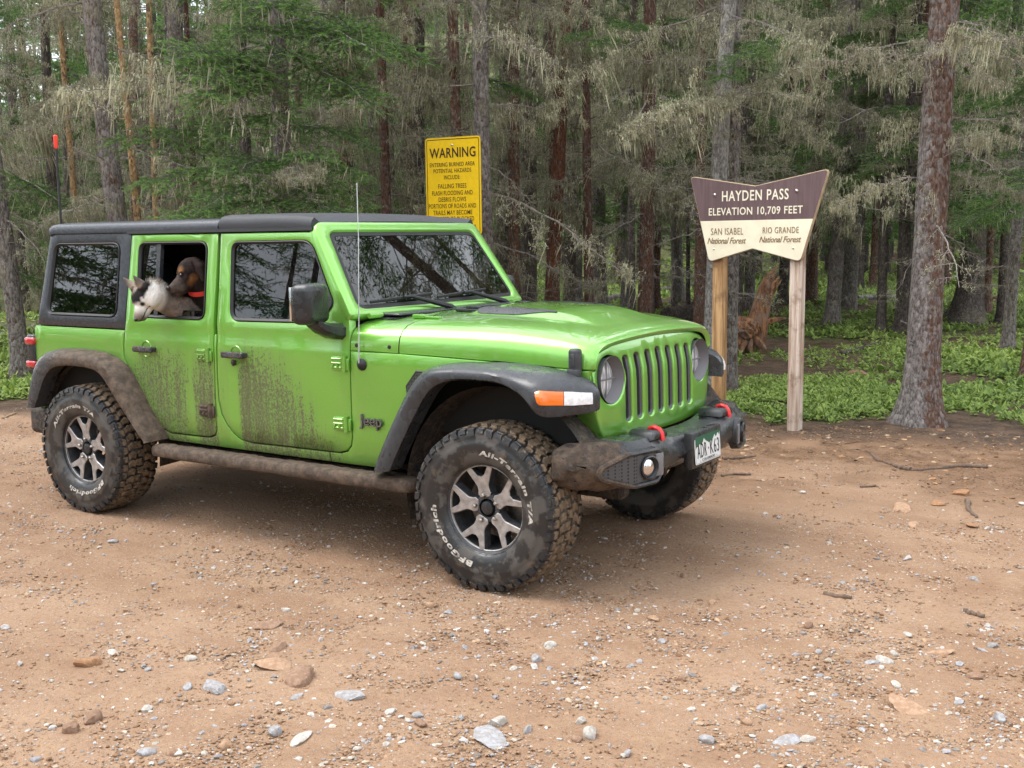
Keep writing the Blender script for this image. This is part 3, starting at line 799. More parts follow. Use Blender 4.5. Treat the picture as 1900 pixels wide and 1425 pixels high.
def green_bough(L=1.4, shoots=26, coarse=False, lichen=.4):
    s = Soup(); n = 8; main = []; dr = RN.uniform(.12, .35); up = RN.uniform(.02, .15)
    for i in range(n):
        t = i/(n-1); main.append(Vector((L*t, RN.uniform(-.02, .02)+.08*L*t*t*RN.uniform(-1, 1), up*L*t-dr*L*t*t)))
    s.stick(main, .012, .003, 0, 3)
    axes = []
    for k in range(shoots):
        t = .22+.78*k/shoots; i = min(n-2, int(t*(n-1))); p = main[i].lerp(main[i+1], t*(n-1)-i); sg = 1 if k % 2 else -1
        an = sg*R_(RN.uniform(38, 62)); ln = L*(.10+.38*(1-t)**.8)*RN.uniform(.75, 1.15)
        d = Vector((math.cos(an), math.sin(an), RN.uniform(-.55, .22))).normalized(); e = p+d*ln+Vector((0, 0, -.14*ln)); axes.append((p, e))
        m_ = max(2, int(ln/.075))
        for j in range(m_):
            u = (j+.6)/m_; b = p.lerp(e, u); a2 = an+(-1 if j % 2 else 1)*R_(RN.uniform(35, 60)); l2 = ln*(.16+.34*(1-u))
            d2 = Vector((math.cos(a2), math.sin(a2), RN.uniform(-.55, .35))).normalized(); axes.append((b, b+d2*l2))
    axes.append((main[-2], main[-1]+(main[-1]-main[-2])*.4))
    for a, b in axes:
        d = b-a; ln = d.length
        if ln < .015: continue
        d.normalize(); o = d.orthogonal().normalized(); q = d.cross(o)
        if not coarse: s.stick([a, b], .003, .0015, 0)
        cnt = int(ln/(.0042 if not coarse else .024))+3
        for k in range(cnt):
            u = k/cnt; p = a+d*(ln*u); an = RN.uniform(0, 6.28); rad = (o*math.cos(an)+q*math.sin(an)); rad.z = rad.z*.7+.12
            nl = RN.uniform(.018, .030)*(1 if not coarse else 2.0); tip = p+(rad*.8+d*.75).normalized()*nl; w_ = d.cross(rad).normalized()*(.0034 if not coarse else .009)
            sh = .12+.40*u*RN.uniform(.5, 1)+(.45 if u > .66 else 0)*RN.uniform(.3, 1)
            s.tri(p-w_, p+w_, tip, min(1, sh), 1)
    for _ in range(int(40*lichen)):
        a, b = axes[RN.randrange(len(axes))]; p = a.lerp(b, RN.random()); ln = RN.uniform(.05, .22); yaw = RN.uniform(0, 6.28); side = Vector((math.cos(yaw), math.sin(yaw), 0)); w0 = RN.uniform(.003, .008); sw = rv(.15)*ln
        s.ribbon([p, p+Vector((sw.x, sw.y, -ln*.5)), p+Vector((sw.x*1.5, sw.y*1.5, -ln))], [w0*.6, w0, w0*.2], side, RN.uniform(.2, .9), 2)
    return s
TM = [M['twig'], M['lichen']]; GM = [M['twig'], M['needle'], M['lichen']]
LB = [lichen_branch(RN.uniform(1.3, 1.9), RN.randrange(13, 20), dd).mesh('branch', TM) for dd in (1.0, 1.3, .8, 1.1, 1.5, .6, 1.2)]
DB = [lichen_branch(RN.uniform(.8, 1.3), RN.randrange(8, 12), dd).mesh('branch', TM) for dd in (.15, .3, .1)]
GB = [green_bough(RN.uniform(1.2, 1.6), RN.randrange(24, 32)).mesh('bough', GM) for _ in range(5)]
CLB = [lichen_branch(RN.uniform(1.4, 1.9), 12, 1.2, True).arrays() for _ in range(5)]
CROWN_H = None
CGB = [green_bough(RN.uniform(1.3, 1.7), 14, True, .2).arrays() for _ in range(4)]
def trunk_mesh(r0, h, lean, seed, flare_=.35, n=18, kn=True, top=.45):
    """tapered, slightly crooked trunk with a root flare and branch stubs; base at the origin"""
    mb = MB(); rn = random.Random(seed); zs = [-.25, -.05, .0, .06, .14, .25, .4, .6, .85, 1.2]+list(np.arange(1.6, h+.01, .45)); secs = []
    ph = rn.uniform(0, 6.28); wob = rn.uniform(.2, .6)*r0
    roots = [(rn.uniform(0, 6.28), rn.uniform(.5, 1.2)) for _ in range(5)]
    for z in zs:
        t = max(0, z)/h; r = r0*(1-(1-top)*t); cx = lean[0]*max(0, z)+wob*math.sin(z*.55+ph); cy = lean[1]*max(0, z)+wob*math.cos(z*.43+ph*1.7)
        sec = []
        for j in range(n):
            a = 2*math.pi*j/n; fl_ = flare_*math.exp(-max(0, z)/(.13+r0*.6))
            rf = sum(w_*max(0, math.cos(a-b))**6 for b, w_ in roots)
            q = mnoise.noise(Vector((math.cos(a)*2.2+seed, math.sin(a)*2.2, z*2.6)))*.07+mnoise.noise(Vector((math.cos(a)*5, math.sin(a)*5+seed, z*9)))*.035
            rr = r*(1+q+fl_*(.55+1.1*rf)); sec.append((cx+rr*math.cos(a), cy+rr*math.sin(a), z))
        secs.append(sec)
    mb.loft(secs, closed=True, caps=True)
    if kn:
        for _ in range(int(h*2.4)):
            z = rn.uniform(.5, min(h, 6)); a = rn.uniform(0, 6.28); t = z/h; r = r0*(1-(1-top)*t); cx = lean[0]*z+wob*math.sin(z*.55+ph); cy = lean[1]*z+wob*math.cos(z*.43+ph*1.7)
            d = Vector((math.cos(a), math.sin(a), rn.uniform(-.3, .4))); p = Vector((cx, cy, z))+d*r*.85; ln = rn.uniform(.03, .14)
            mb.tube([p, p+d*ln], [rn.uniform(.006, .012), .004], 5)
    def centre(z): return Vector((lean[0]*z+wob*math.sin(z*.55+ph), lean[1]*z+wob*math.cos(z*.43+ph*1.7), z)), r0*(1-(1-top)*z/h)
    return mb, centre
def merge(parts):
    """parts: list of (arrays, list of 4x4 matrices); returns merged arrays"""
    V = []; F = []; C_ = []; Mi = []; o = 0
    for (v, f, c, mi), mats in parts:
        A = np.array([np.array(m_) for m_ in mats]); vh = np.einsum('mij,nj->mni', A[:, :3, :3], v)+A[:, None, :3, 3]
        k = len(mats); V.append(vh.reshape(-1, 3)); F.append((f[None]+(np.arange(k)*len(v))[:, None, None]+o).reshape(-1, 4)); C_.append(np.tile(c, k)); Mi.append(np.tile(mi, k)); o += len(v)*k
    return np.concatenate(V), np.concatenate(F), np.concatenate(C_), np.concatenate(Mi)
def crown_mesh(seed, n=44):
    """upper part of a spruce crown, above what the frame shows: z 5 to 11"""
    rn = random.Random(seed); b = {i: [] for i in range(len(CGB))}
    for k in range(n):
        z = 5.0+6.0*(k/n)**1.1; sc = (1.25-.85*(z-5)/6)*rn.uniform(.75, 1.15)
        b[rn.randrange(len(CGB))].append(Matrix.Translation((0, 0, z)) @ Matrix.Rotation(k*2.4+rn.uniform(-.4, .4), 4, 'Z') @ Matrix.Rotation(rn.uniform(-.05, .3), 4, 'Y') @ Matrix.Scale(sc, 4))
    v, f, c, mi = merge([(CGB[i], q) for i, q in b.items() if q])
    tri = f[:, 2] == f[:, 3]; F3 = np.concatenate([f[tri][:, :3], f[~tri][:, :3], f[~tri][:, [0, 2, 3]]]); M3 = np.concatenate([mi[tri], mi[~tri], mi[~tri]])
    return np_mesh('crown', v, F3, GM, False, np.column_stack([c, c, c]), M3)
CROWNS = [crown_mesh(q) for q in (1, 2, 3)]
NT_ = [0]
def hides_sign(p):
    # keep the branches of trees behind the signs from growing through their boards
    q = p-CAM; d = q.dot(fw)
    if d < .5: return False
    u = 950+FPX*q.dot(RT)/d; v = 712.5-FPX*q.dot(UPV)/d
    return (745 < u < 925 and 215 < v < 455 and d < 12.0) or (1255 < u < 1560 and 290 < v < 560 and d < 10.9)
def tree(pos, dia, kind, label, group, h=11.0, lean=(0, 0), lic=18, dead=5, green=0, zl=(1.7, 8.0), zg=(1.5, 9), lsc=1.0, gsc=1.0, flare_=.35, extra=(), n=18, seed=None, zd=(.7, 3.0), crown=False):
    NT_[0] += 1; sd_ = seed or NT_[0]*13+1; rn = random.Random(sd_)
    root = empty('spruce_tree', pos); tag(root, label, 'tree', group)
    mb, cen = trunk_mesh(dia/2, h, lean, sd_, flare_, n)
    mb.build('trunk', BARK[kind], root, 60, recalc=False)
    def put(me, name, z, az, pitch, sc):
        c, r = cen(z); d0 = Vector((math.cos(az), math.sin(az), 0))
        if any(hides_sign(Vector(pos)+c+d0*(1.5*sc*q)+Vector((0, 0, dz))) for q in (.3, .6, 1.0) for dz in (.1, -.2, -.5)): return None
        o = link_mesh(name, me, root); d = Vector((math.cos(az), math.sin(az), 0))
        o.location = c+d*r*.6; o.rotation_euler = (rn.uniform(-.25, .25), -pitch, az); o.scale = (sc, sc*rn.uniform(.85, 1.15), sc*rn.uniform(.9, 1.2)); return o
    if crown:
        o = link_mesh('crown', CROWNS[sd_ % 3], root); o.rotation_euler = (0, 0, rn.uniform(0, 6.28)); q = rn.uniform(.9, 1.15); o.scale = (q, q, 1); o.location = (lean[0]*5, lean[1]*5, 0)
    ga = 2.4
    lic = int(lic*.68+.5)
    for k in range(lic):
        z = zl[0]+(zl[1]-zl[0])*((k+rn.random())/lic)**1.1; put(LB[rn.randrange(len(LB))], 'branch', z, k*ga+rn.uniform(-.5, .5), rn.uniform(-.35, .15), lsc*rn.uniform(.6, 1.15))
    for k in range(dead):
        z = rn.uniform(*zd); put(DB[rn.randrange(len(DB))], 'branch', z, rn.uniform(0, 6.28), rn.uniform(-.5, .3), rn.uniform(.4, .85))
    for k in range(green):
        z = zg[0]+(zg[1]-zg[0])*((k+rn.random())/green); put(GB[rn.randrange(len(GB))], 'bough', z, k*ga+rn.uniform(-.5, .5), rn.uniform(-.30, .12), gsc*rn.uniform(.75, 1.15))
    for (u, v, d, kind_, sc, az_off) in extra:
        P = at_depth(u, v, d); L = P-Vector(pos); me = (GB if kind_ == 'g' else LB)[rn.randrange(5)]
        o = link_mesh('bough' if kind_ == 'g' else 'branch', me, root); c, r = cen(max(.3, L.z+.15)); dv = L-c; az = math.atan2(dv.y, dv.x)+az_off
        ln = dv.length; o.location = c+Vector((dv.x, dv.y, 0))*max(0, 1-1.15*sc/max(.3, ln)); o.rotation_euler = (rn.uniform(-.2, .2), .08, az); o.scale = (sc, sc, sc)
    return root
def lean_of(px, d):
    """sideways lean from the pixel shift over the 440 px above eye level"""
    k = px*d/FPX/(440*d/FPX); return (RT.x*k, RT.y*k)
GT = {'mid': 'trees standing in the wood behind the signs'}
def T(u, d, dia, kind, lean, label, v=None, group=None, **kw):
    if v is not None:
        p = base_on_ground(u, v)
    else:
        q = at_depth(u, 440, d); p = Vector((q.x, q.y, 0)); p.z = gz(p.x, p.y)
    return tree((p.x, p.y, p.z), dia, kind, label, group, lean=lean_of(lean, d), **kw)
# -- left of the vehicle's roof
T(38, 13.8, .21, 'grey', -22, 'grey-brown spruce with a clear lower trunk behind the tail lamp', v=703, lic=16, zl=(2.2, 8), dead=7, green=2, zg=(2.0, 4))
T(100, 16.5, .16, 'dark', 8, 'dark slender spruce in the tangle behind the tall red-tipped antenna', lic=24, zl=(1.2, 8.5), dead=6, green=6, zg=(1.0, 5))
T(148, 15.0, .092, 'gold', -9, 'thin golden barkless pole tree standing alone behind the rear side window', lic=2, zl=(3, 7), dead=3, h=10, flare_=.1, n=12, crown=False)
T(240, 12.0, .235, 'grey', -24, 'stout grey spruce with lichen tufts behind the rear door and two golden poles', lic=22, zl=(1.5, 7), dead=9, green=0)
T(266, 12.9, .088, 'gold', -15, 'golden barkless pole tree right against the stout grey spruce', lic=1, zl=(3, 7), dead=3, h=10, flare_=.1, n=12, crown=False)
T(284, 13.6, .085, 'gold', 11, 'golden barkless pole tree leaning away from its twin pole', lic=2, zl=(3, 7), dead=3, h=10, flare_=.1, n=12, crown=False)
T(318, 15.2, .27, 'grey', 18, 'large leaning grey spruce behind the golden poles', lic=20, zl=(1.6, 8), dead=8, green=3)
T(366, 15.8, .095, 'red', -2, 'thin reddish spruce half hidden by green boughs', lic=10, zl=(1.6, 7), dead=5, n=12)
GX_ = [(420, 70, 9.8, 'g', .95, .3), (470, 150, 9.8, 'g', 1.0, -.2), (600, 60, 9.9, 'g', 1.0, .2), (640, 130, 9.9, 'g', 1.0, 0), (400, 230, 9.8, 'g', .9, .2), (620, 250, 10, 'g', .85, .2), (690, 180, 10.2, 'g', .95, -.2), (450, 320, 9.8, 'g', .9, 0), (380, 360, 9.9, 'g', .95, .2), (580, 370, 10, 'g', .8, 0), (330, 330, 10.2, 'g', .9, 0), (500, 30, 9.8, 'g', 1.0, 0), (560, 330, 9.6, 'l', .5, 0), (500, 345, 9.6, 'l', .5, .3), (740, 40, 10.4, 'g', 1.0, 0), (700, 90, 10.3, 'g', .9, 0), (430, 180, 9.9, 'g', .9, 0), (540, 110, 9.7, 'g', .9, 0), (660, 330, 10, 'g', .7, 0), (380, 130, 9.9, 'g', .9, 0), (350, 400, 9.9, 'g', .8, 0), (480, 400, 9.7, 'g', .8, 0), (620, 405, 9.8, 'g', .7, 0)]
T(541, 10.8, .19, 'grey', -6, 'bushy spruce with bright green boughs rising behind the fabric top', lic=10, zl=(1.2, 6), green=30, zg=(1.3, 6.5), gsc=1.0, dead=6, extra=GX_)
T(465, 14.0, .16, 'dark', 0, 'dark spruce filling the gap behind the bushy green spruce', lic=16, green=14, zl=(1, 8), zg=(1, 8))
T(640, 14.5, .16, 'brown', 4, 'brown spruce hung with grey lichen between the green spruce and yellow sign', lic=30, zl=(1.1, 8), green=4, lsc=.95)
T(722, 13.6, .13, 'red', -3, 'slim reddish spruce behind the upright antenna, hung with lichen', lic=26, zl=(1.0, 7.5), dead=8, lsc=.9, n=12)
T(780, 15.0, .17, 'dark', 4, 'dark trunk hidden behind the yellow warning sign', lic=28, zl=(1.0, 8), green=5)
T(846, 13.6, .15, 'brown', 3, 'lichen-covered spruce rising straight above the yellow warning sign', lic=30, zl=(1.6, 7), green=2)
# -- between the two signs
T(908, 12.2, .20, 'grey', -5, 'dark grey spruce standing right beside the yellow warning sign', lic=22, zl=(2.0, 7), dead=6, zd=(1.6, 3))
T(951, 14.4, .165, 'brown', 6, 'purplish-brown spruce one step right of the yellow sign', lic=18, zl=(2.2, 7.5), dead=6)
T(985, 16.2, .24, 'dark', 2, 'thick dark mossy spruce in the shade near the windshield corner', lic=24, zl=(1.9, 8), dead=4)
T(1014, 14.6, .20, 'patch', 30, 'leaning red-barked spruce with a bare orange patch above the hood', lic=14, zl=(2.6, 8), dead=5)
T(1032, 15.6, .13, 'brown', -6, 'thin brown spruce pressed close to the one with the bare orange patch', lic=14, zl=(2.2, 8), dead=4, n=12)
T(1092, 14.2, .125, 'red', -1, 'straight red and black flaking spruce rising behind the middle of the hood', lic=12, zl=(2.6, 8), dead=5, n=14, extra=[(1120, 85, 12.0, 'g', .55, 0), (1180, 60, 12.0, 'g', .55, 0), (1070, 75, 12.2, 'g', .5, 0), (1120, 110, 12.1, 'g', .45, .3), (1260, 50, 12, 'g', .5, .2), (1180, 90, 12, 'g', .5, .2)])
T(1070, 21.0, .17, 'grey', 0, 'distant grey trunk to the left of the straight red spruce', lic=16, zl=(2.3, 9))
T(1118, 23.0, .17, 'grey', 0, 'distant trunk with a flared foot on the green slope', lic=16, zl=(2.6, 9))
T(1160, 22.5, .16, 'pale', -2, 'pale whitish trunk on the green slope beside a thick red spruce', lic=14, zl=(2.8, 9))
T(1173, 17.6, .12, 'dark', 1, 'thin dark trunk hugging the left side of the thick red spruce', lic=12, zl=(2.2, 8), n=12)
T(1190, 13.8, .19, 'red', 11, 'thick red-brown flaking spruce behind the front of the hood', lic=18, zl=(2.5, 7.5), dead=5, extra=[(1390, 100, 11.4, 'g', .5, 0), (1350, 140, 11.3, 'g', .5, .2)])
T(1209, 20.0, .075, 'grey', 1, 'thin grey sapling trunk to the right of the thick red spruce', lic=8, zl=(2.4, 7), n=10)
T(1254, 20.0, .08, 'grey', -1, 'thin sapling trunk half way between the red spruce and the pass sign', lic=10, zl=(2.0, 7), n=10, green=8, zg=(1.4, 5))
T(1279, 21.5, .085, 'dark', 0, 'thin dark sapling trunk just left of the pass sign', lic=10, zl=(2, 7), n=10, green=8, zg=(1.4, 5))
T(1294, 17.4, .165, 'brown', 0, 'reddish-brown trunk showing at the left edge of the pass sign', lic=16, zl=(2.2, 8), green=5, zg=(1.8, 6))
T(1318, 11.6, .19, 'pale', 21, 'whitish weathered trunk directly behind the left sign post', lic=20, zl=(2.1, 7), dead=5, extra=[(1390, 115, 10.4, 'g', .55, 0), (1330, 160, 10.4, 'g', .5, .2), (1430, 90, 10.4, 'g', .55, 0), (1440, 190, 10.5, 'l', .6, 0), (1290, 200, 10.4, 'l', .7, 0), (1250, 240, 10.4, 'l', .7, 0)])
T(1348, 12.3, .165, 'grey', 4, 'grey spruce with rough bark showing between the two sign posts', v=724, lic=14, zl=(2.2, 7), dead=6)
T(1372, 18.4, .13, 'dark', 0, 'dark trunk behind the broken stump', lic=14, zl=(2.0, 8), n=12, green=4, zg=(2, 6))
T(1389, 19.5, .20, 'grey', 1, 'smooth grey trunk rising just behind the broken stump', v=578, lic=14, zl=(2.3, 8))
T(1457, 21.5, .18, 'dark', 2, 'dark trunk partly behind the right sign post', lic=16, zl=(2.2, 8), green=5, zg=(2, 6))
# -- right of the pass sign
T(1512, 20.7, .215, 'brown', 3, 'brown trunk standing right of the sign with its foot in green plants', v=563, lic=18, zl=(2.3, 8.5), dead=6, green=9, zg=(2.0, 6))
T(1540, 18.5, .24, 'grey', 26, 'leaning grey spruce with a broad foot in front of its neighbours', v=604, lic=18, zl=(2.4, 8), dead=6)
T(1574, 22.5, .27, 'grey', 24, 'leaning spruce whose roots spread around a small rock', v=574, lic=18, zl=(2.4, 8.5), dead=5)
T(1600, 26.0, .16, 'dark', 2, 'distant dark trunk behind the two leaning spruces', lic=20, zl=(1.8, 9), green=10, zg=(1.3, 7))
T(1640, 17.5, .15, 'dark', 5, 'lichen-laden spruce left of the big two-toned trunk', lic=32, zl=(2.0, 7), green=14, zg=(1.8, 6), lsc=.9)
T(1685, 22.6, .20, 'grey', 4, 'grey trunk close behind the left side of the big two-toned trunk', v=582, lic=16, zl=(2.3, 8), green=10, zg=(1.9, 6))
T(1701, 9.75, .285, 'two', 20, 'big two-toned spruce, grey on one side and red-brown on the other, by the dirt', v=786, crown=True, lic=14, zl=(2.3, 5.5), dead=10, zd=(1.6, 4), lsc=.75, flare_=.55, n=30, extra=[(1590, 130, 9.3, 'l', .75, 0), (1650, 110, 9.4, 'l', .7, .2), (1660, 360, 9.5, 'l', .5, 0), (1800, 350, 9.5, 'l', .45, 0), (1790, 170, 9.5, 'l', .5, 0), (1830, 250, 9.5, 'l', .6, 0)])
T(1790, 19.5, .42, 'dark', -4, 'massive dark trunk with a knobbly swollen foot beyond the big two-toned spruce', v=598, lic=14, zl=(2.6, 8), green=18, zg=(1.9, 6), gsc=1.15, flare_=.8)
T(1866, 27.0, .21, 'grey', 0, 'distant grey trunk beyond the slim spruce at the wood edge', lic=16, zl=(2, 8), green=8, zg=(1.6, 6))
T(1874, 15.2, .155, 'grey', 14, 'slim grey spruce with green boughs at the edge of the bare soil', v=652, crown=True, lic=8, zl=(2.2, 6), green=16, zg=(1.5, 5.5), gsc=.9, extra=[(1850, 200, 13.6, 'g', .8, 0), (1880, 120, 13.6, 'g', .9, 0), (1850, 330, 13.8, 'g', .8, 0), (1790, 420, 14, 'g', .8, 0), (1870, 400, 13.8, 'g', .8, 0), (1820, 90, 13.8, 'g', .8, 0), (1890, 290, 13.6, 'g', .8, 0)])
T(1930, 12.5, .20, 'brown', 6, 'spruce trunk just outside the frame reaching green boughs into it', lic=8, zl=(2.2, 6), green=12, zg=(1.6, 5), crown=True)
T(-60, 15, .2, 'brown', 6, 'spruce beyond the rear end reaching lichen branches behind the tail lamp', lic=22, zl=(1.4, 7), green=4)
# -- second line of trees, told apart only by where they stand
rs = random.Random(21); placed = []
for k in range(58):
    u = -120+2150*(k+rs.random())/58; d = rs.uniform(17, 27) if rs.random() < .6 else rs.uniform(24, 34)
    q = at_depth(u, 440, d); kind = rs.choice(['grey', 'brown', 'dark', 'dark', 'red'])
    left = u < 900
    tree((q.x, q.y, gz(q.x, q.y)), rs.uniform(.12, .27), kind, 'lichen-hung spruce in the deep wood behind the signs and the SUV', 'spruces of the deep wood', h=rs.uniform(10, 13), lean=(rs.uniform(-.03, .03), rs.uniform(-.03, .03)),
         lic=7, zl=(1.3 if left else 2.3, 9.0), lsc=1.05, dead=5, green=rs.choice([8, 12, 14, 16]), zg=(1.3 if left else 1.9, 9), gsc=1.15, n=12)
# -- far wood: one uncountable mass of trunks, lichen branches and boughs
def cone_arrays(n=7):
    v = []; f = []
    for i, (z, r) in enumerate(((0, 1.25), (.02, 1), (.5, .72), (1.0, .3))):
        for j in range(n): v.append((r*math.cos(2*math.pi*j/n), r*math.sin(2*math.pi*j/n), z))
    for i in range(3):
        for j in range(n): f.append((i*n+j, i*n+(j+1) % n, (i+1)*n+(j+1) % n, (i+1)*n+j))
    return np.array(v, np.float32), np.array(f, np.int32), np.full(len(v), .5, np.float32), np.full(len(f), 3, np.int32)
def mass(name, spots, label, rs, per=(16, 12), zl=1.2):
    buckets = {('l', i): [] for i in range(len(CLB))}; buckets.update({('g', i): [] for i in range(len(CGB))}); buckets['t'] = []
    for (x, y, h, r, gr) in spots:
        z0 = gz(x, y); buckets['t'].append(Matrix.Translation((x, y, z0-.2)) @ Matrix.Diagonal((r, r, h, 1)))
        for k in range(int(per[0]*(1-gr)+.5)+int(per[1]*gr*2.2)):
            isg = rs.random() < gr; z = zl+(h*.95-zl)*rs.random(); az = rs.uniform(0, 6.28); sc = (1.55 if isg else 1.1)*rs.uniform(.7, 1.25)*(1.15-.6*z/h)
            mm = Matrix.Translation((x, y, z0+z)) @ Matrix.Rotation(az, 4, 'Z') @ Matrix.Rotation(rs.uniform(-.1, .35), 4, 'Y') @ Matrix.Scale(sc, 4)
            buckets[('g' if isg else 'l', rs.randrange(len(CGB if isg else CLB)))].append(mm)
    parts = []
    for key, ms_ in buckets.items():
        if not ms_: continue
        arr = cone_arrays() if key == 't' else (CLB if key[0] == 'l' else CGB)[key[1]]
        v, f, c, mi = arr
        if key != 't' and key[0] == 'l': mi = np.where(mi == 1, 2, mi)
        parts.append(((v, f, c, mi), ms_))
    v, f, c, mi = merge(parts)
    # split degenerate quads (triangles) from real ones
    tri = f[:, 2] == f[:, 3]; F3 = np.concatenate([f[tri][:, :3], f[~tri][:, :3], f[~tri][:, [0, 2, 3]]]); M3 = np.concatenate([mi[tri], mi[~tri], mi[~tri]])
    me = np_mesh(name, v, F3, [M['twig'], M['needle'], M['lichen'], BARK['dark']], False, np.column_stack([c, c, c]), M3)
    o = link_mesh(name, me); tag(o, label, 'forest', kind='stuff'); return o
sp = []; rs = random.Random(33)
for k in range(210):
    u = -250+2400*rs.random(); d = rs.uniform(29, 62); q = at_depth(u, 440, d); sp.append((q.x, q.y, rs.uniform(9, 13.5), rs.uniform(.08, .17), rs.choice([.8, .9, .97])))
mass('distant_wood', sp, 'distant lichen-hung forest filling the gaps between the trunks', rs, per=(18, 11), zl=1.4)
# -- woods on the other sides of the clearing, seen in the glass and the paint
sp = []; rs = random.Random(44)
for k in range(105):
    a = rs.uniform(-178, 62); d = rs.uniform(17, 36); x = 3+d*math.cos(R_(a)); y = -2+d*math.sin(R_(a))
    v_ = Vector((x, y, 1.6))-CAM; dep = v_.dot(fw)
    if dep > 0 and abs(v_.dot(RT)) < dep*.60: continue
    sp.append((x, y, rs.uniform(8, 13), rs.uniform(.10, .2), rs.choice([.5, .8, .95])))
mass('surrounding_wood', sp, 'forest around the rest of the clearing, mirrored in the windshield', rs, per=(26, 18), zl=1.0)
# ------------------------------------------------------------------ the off-road vehicle
SUV = empty('off_road_suv', (1.5, 0, 0))
tag(SUV, 'lime green four-door off-road SUV with mud-splashed doors and a black top', 'suv')
OFF = (-1.5, 0, 0)
_ys = ([.40, .44, .49, .56, .64, .9, 1.07, 1.09, 1.115, 1.2, 1.7, 1.78], [.74, .758, .775, .791, .80, .803, .8035, .802, .796, .7975, .7275, .70])
def yprof(z): return float(np.interp(z, *_ys))
def fside(sg, off=0.0, tp=None):
    return lambda a, b, d: (a, sg*(yprof(b)*(tp(a) if tp else 1.0) + off - d), b)
ZL = (.49, .56, .64, 1.07, 1.09, 1.115, 1.2)
def part(mb, name, mats, parent=None, smooth=35, **kw):
    o = mb.build(name, mats, parent or SUV, smooth, None if parent else OFF, **kw)
    return o
DOOR1 = [(1.105, 1.698), (1.116, 1.40), (1.117, 1.10), (1.110, .90), (1.111, .76), (1.128, .69), (1.166, .632), (1.213, .582), (1.268, .551), (1.343, .541), (2.0, .548), (2.055, .562), (2.088, .595), (2.100, .64), (2.103, .96), (2.106, 1.17), (2.098, 1.262), (2.078, 1.305), (2.033, 1.387), (1.927, 1.535), (1.803, 1.698)]
DOOR2 = [(.336, 1.699), (.330, 1.473), (.324, 1.206), (.305, 1.108), (.298, .972), (.336, .912), (.426, .785), (.537, .629), (.605, .557), (.664, .537), (.994, .541), (1.052, .559), (1.071, .592), (1.083, .905), (1.087, 1.136), (1.089, 1.40), (1.083, 1.698)]
WIN1 = rounded([(1.190, 1.652), (1.232, 1.214), (1.905, 1.222), (1.990, 1.325), (1.800, 1.655)], [.06, .06, .05, .03, .07], 6)
WIN1B = rounded([(1.196, 1.652), (1.222, 1.214), (1.905, 1.222), (1.990, 1.325), (1.800, 1.655)], [.06, .07, .05, .03, .07], 6)
WIN2 = rounded([(.406, 1.655), (.418, 1.212), (1.016, 1.212), (1.004, 1.655)], .06, 6)
QWIN = rounded([(-.418, 1.655), (-.462, 1.205), (.238, 1.205), (.234, 1.655)], .065, 6)
def ring_seal(mb, loop, fn, w=.02, d0=.004, d1=.03):
    """rubber frame inside a window opening"""
    a = inset(loop, 0.0005); b = inset(loop, w); n = len(loop)
    rows = [(a, -.002), (inset(loop, w*.35), -.006), (b, d0+.004), (b, d1)]
    vs_ = [fn(p[0], p[1], d) for L, d in rows for p in L]; fs_ = []
    for i in range(len(rows)-1):
        for j in range(n): fs_.append((i*n+j, i*n+(j+1) % n, (i+1)*n+(j+1) % n, (i+1)*n+j))
    mb.add(vs_, fs_)
def sheet(mb, loop, fn, d, step=.08):
    co, fa = fill2d(loop, (), step)
    mb.add([fn(p[0], p[1], d) for p in co], fa)
def hinge(parent, x, z, sg, mat):
    mb = MB(); y = yprof(z)
    mb.box((x-.004, sg*(y+.008), z), (.075, .014, .070), .005, 2)
    for dz in (-.022, .0, .022): mb.box((x-.004, sg*(y+.016), z+dz), (.066, .008, .011), .003, 1)
    mb.tube([(x+.048, sg*(y+.012), z-.042), (x+.048, sg*(y+.012), z+.042)], .0135, 10)
    mb.box((x+.062, sg*(y+.006), z-.004), (.03, .012, .062), .004, 2)
    for dx in (-.028, .004): mb.lathe([(0, .006), (.006, .006), (.008, .001)], 8, Matrix.Translation((x+dx, sg*(y+.018), z-.012)) @ Matrix.Rotation(sg*-math.pi/2, 4, 'X'))
    return part(mb, 'hinge', mat, parent)
def handle(parent, x, z, sg, mat):
    mb = MB(); y = yprof(z)
    mb.box((x, sg*(y+.032), z), (.172, .022, .036), .009, 3)
    mb.box((x-.066, sg*(y+.012), z), (.034, .04, .030), .008, 2); mb.box((x+.066, sg*(y+.012), z), (.034, .04, .030), .008, 2)
    o = part(mb, 'handle', mat, parent)
    mb = MB()
    n = 20; outl = [(x+.046*math.cos(2*math.pi*i/n), z+.050*math.sin(2*math.pi*i/n)) for i in range(n)]
    inn = inset(outl, .007); f = fside(sg)
    vs_ = [f(p[0], p[1], -.0005) for p in outl]+[f(p[0], p[1], -.0045) for p in inset(outl, .003)]+[f(p[0], p[1], .0) for p in inn]
    fs_ = [(i*n+j, i*n+(j+1) % n, (i+1)*n+(j+1) % n, (i+1)*n+j) for i in range(2) for j in range(n)]
    mb.add(vs_, fs_); part(mb, 'handle_bezel', M['paint'], parent)
    return o
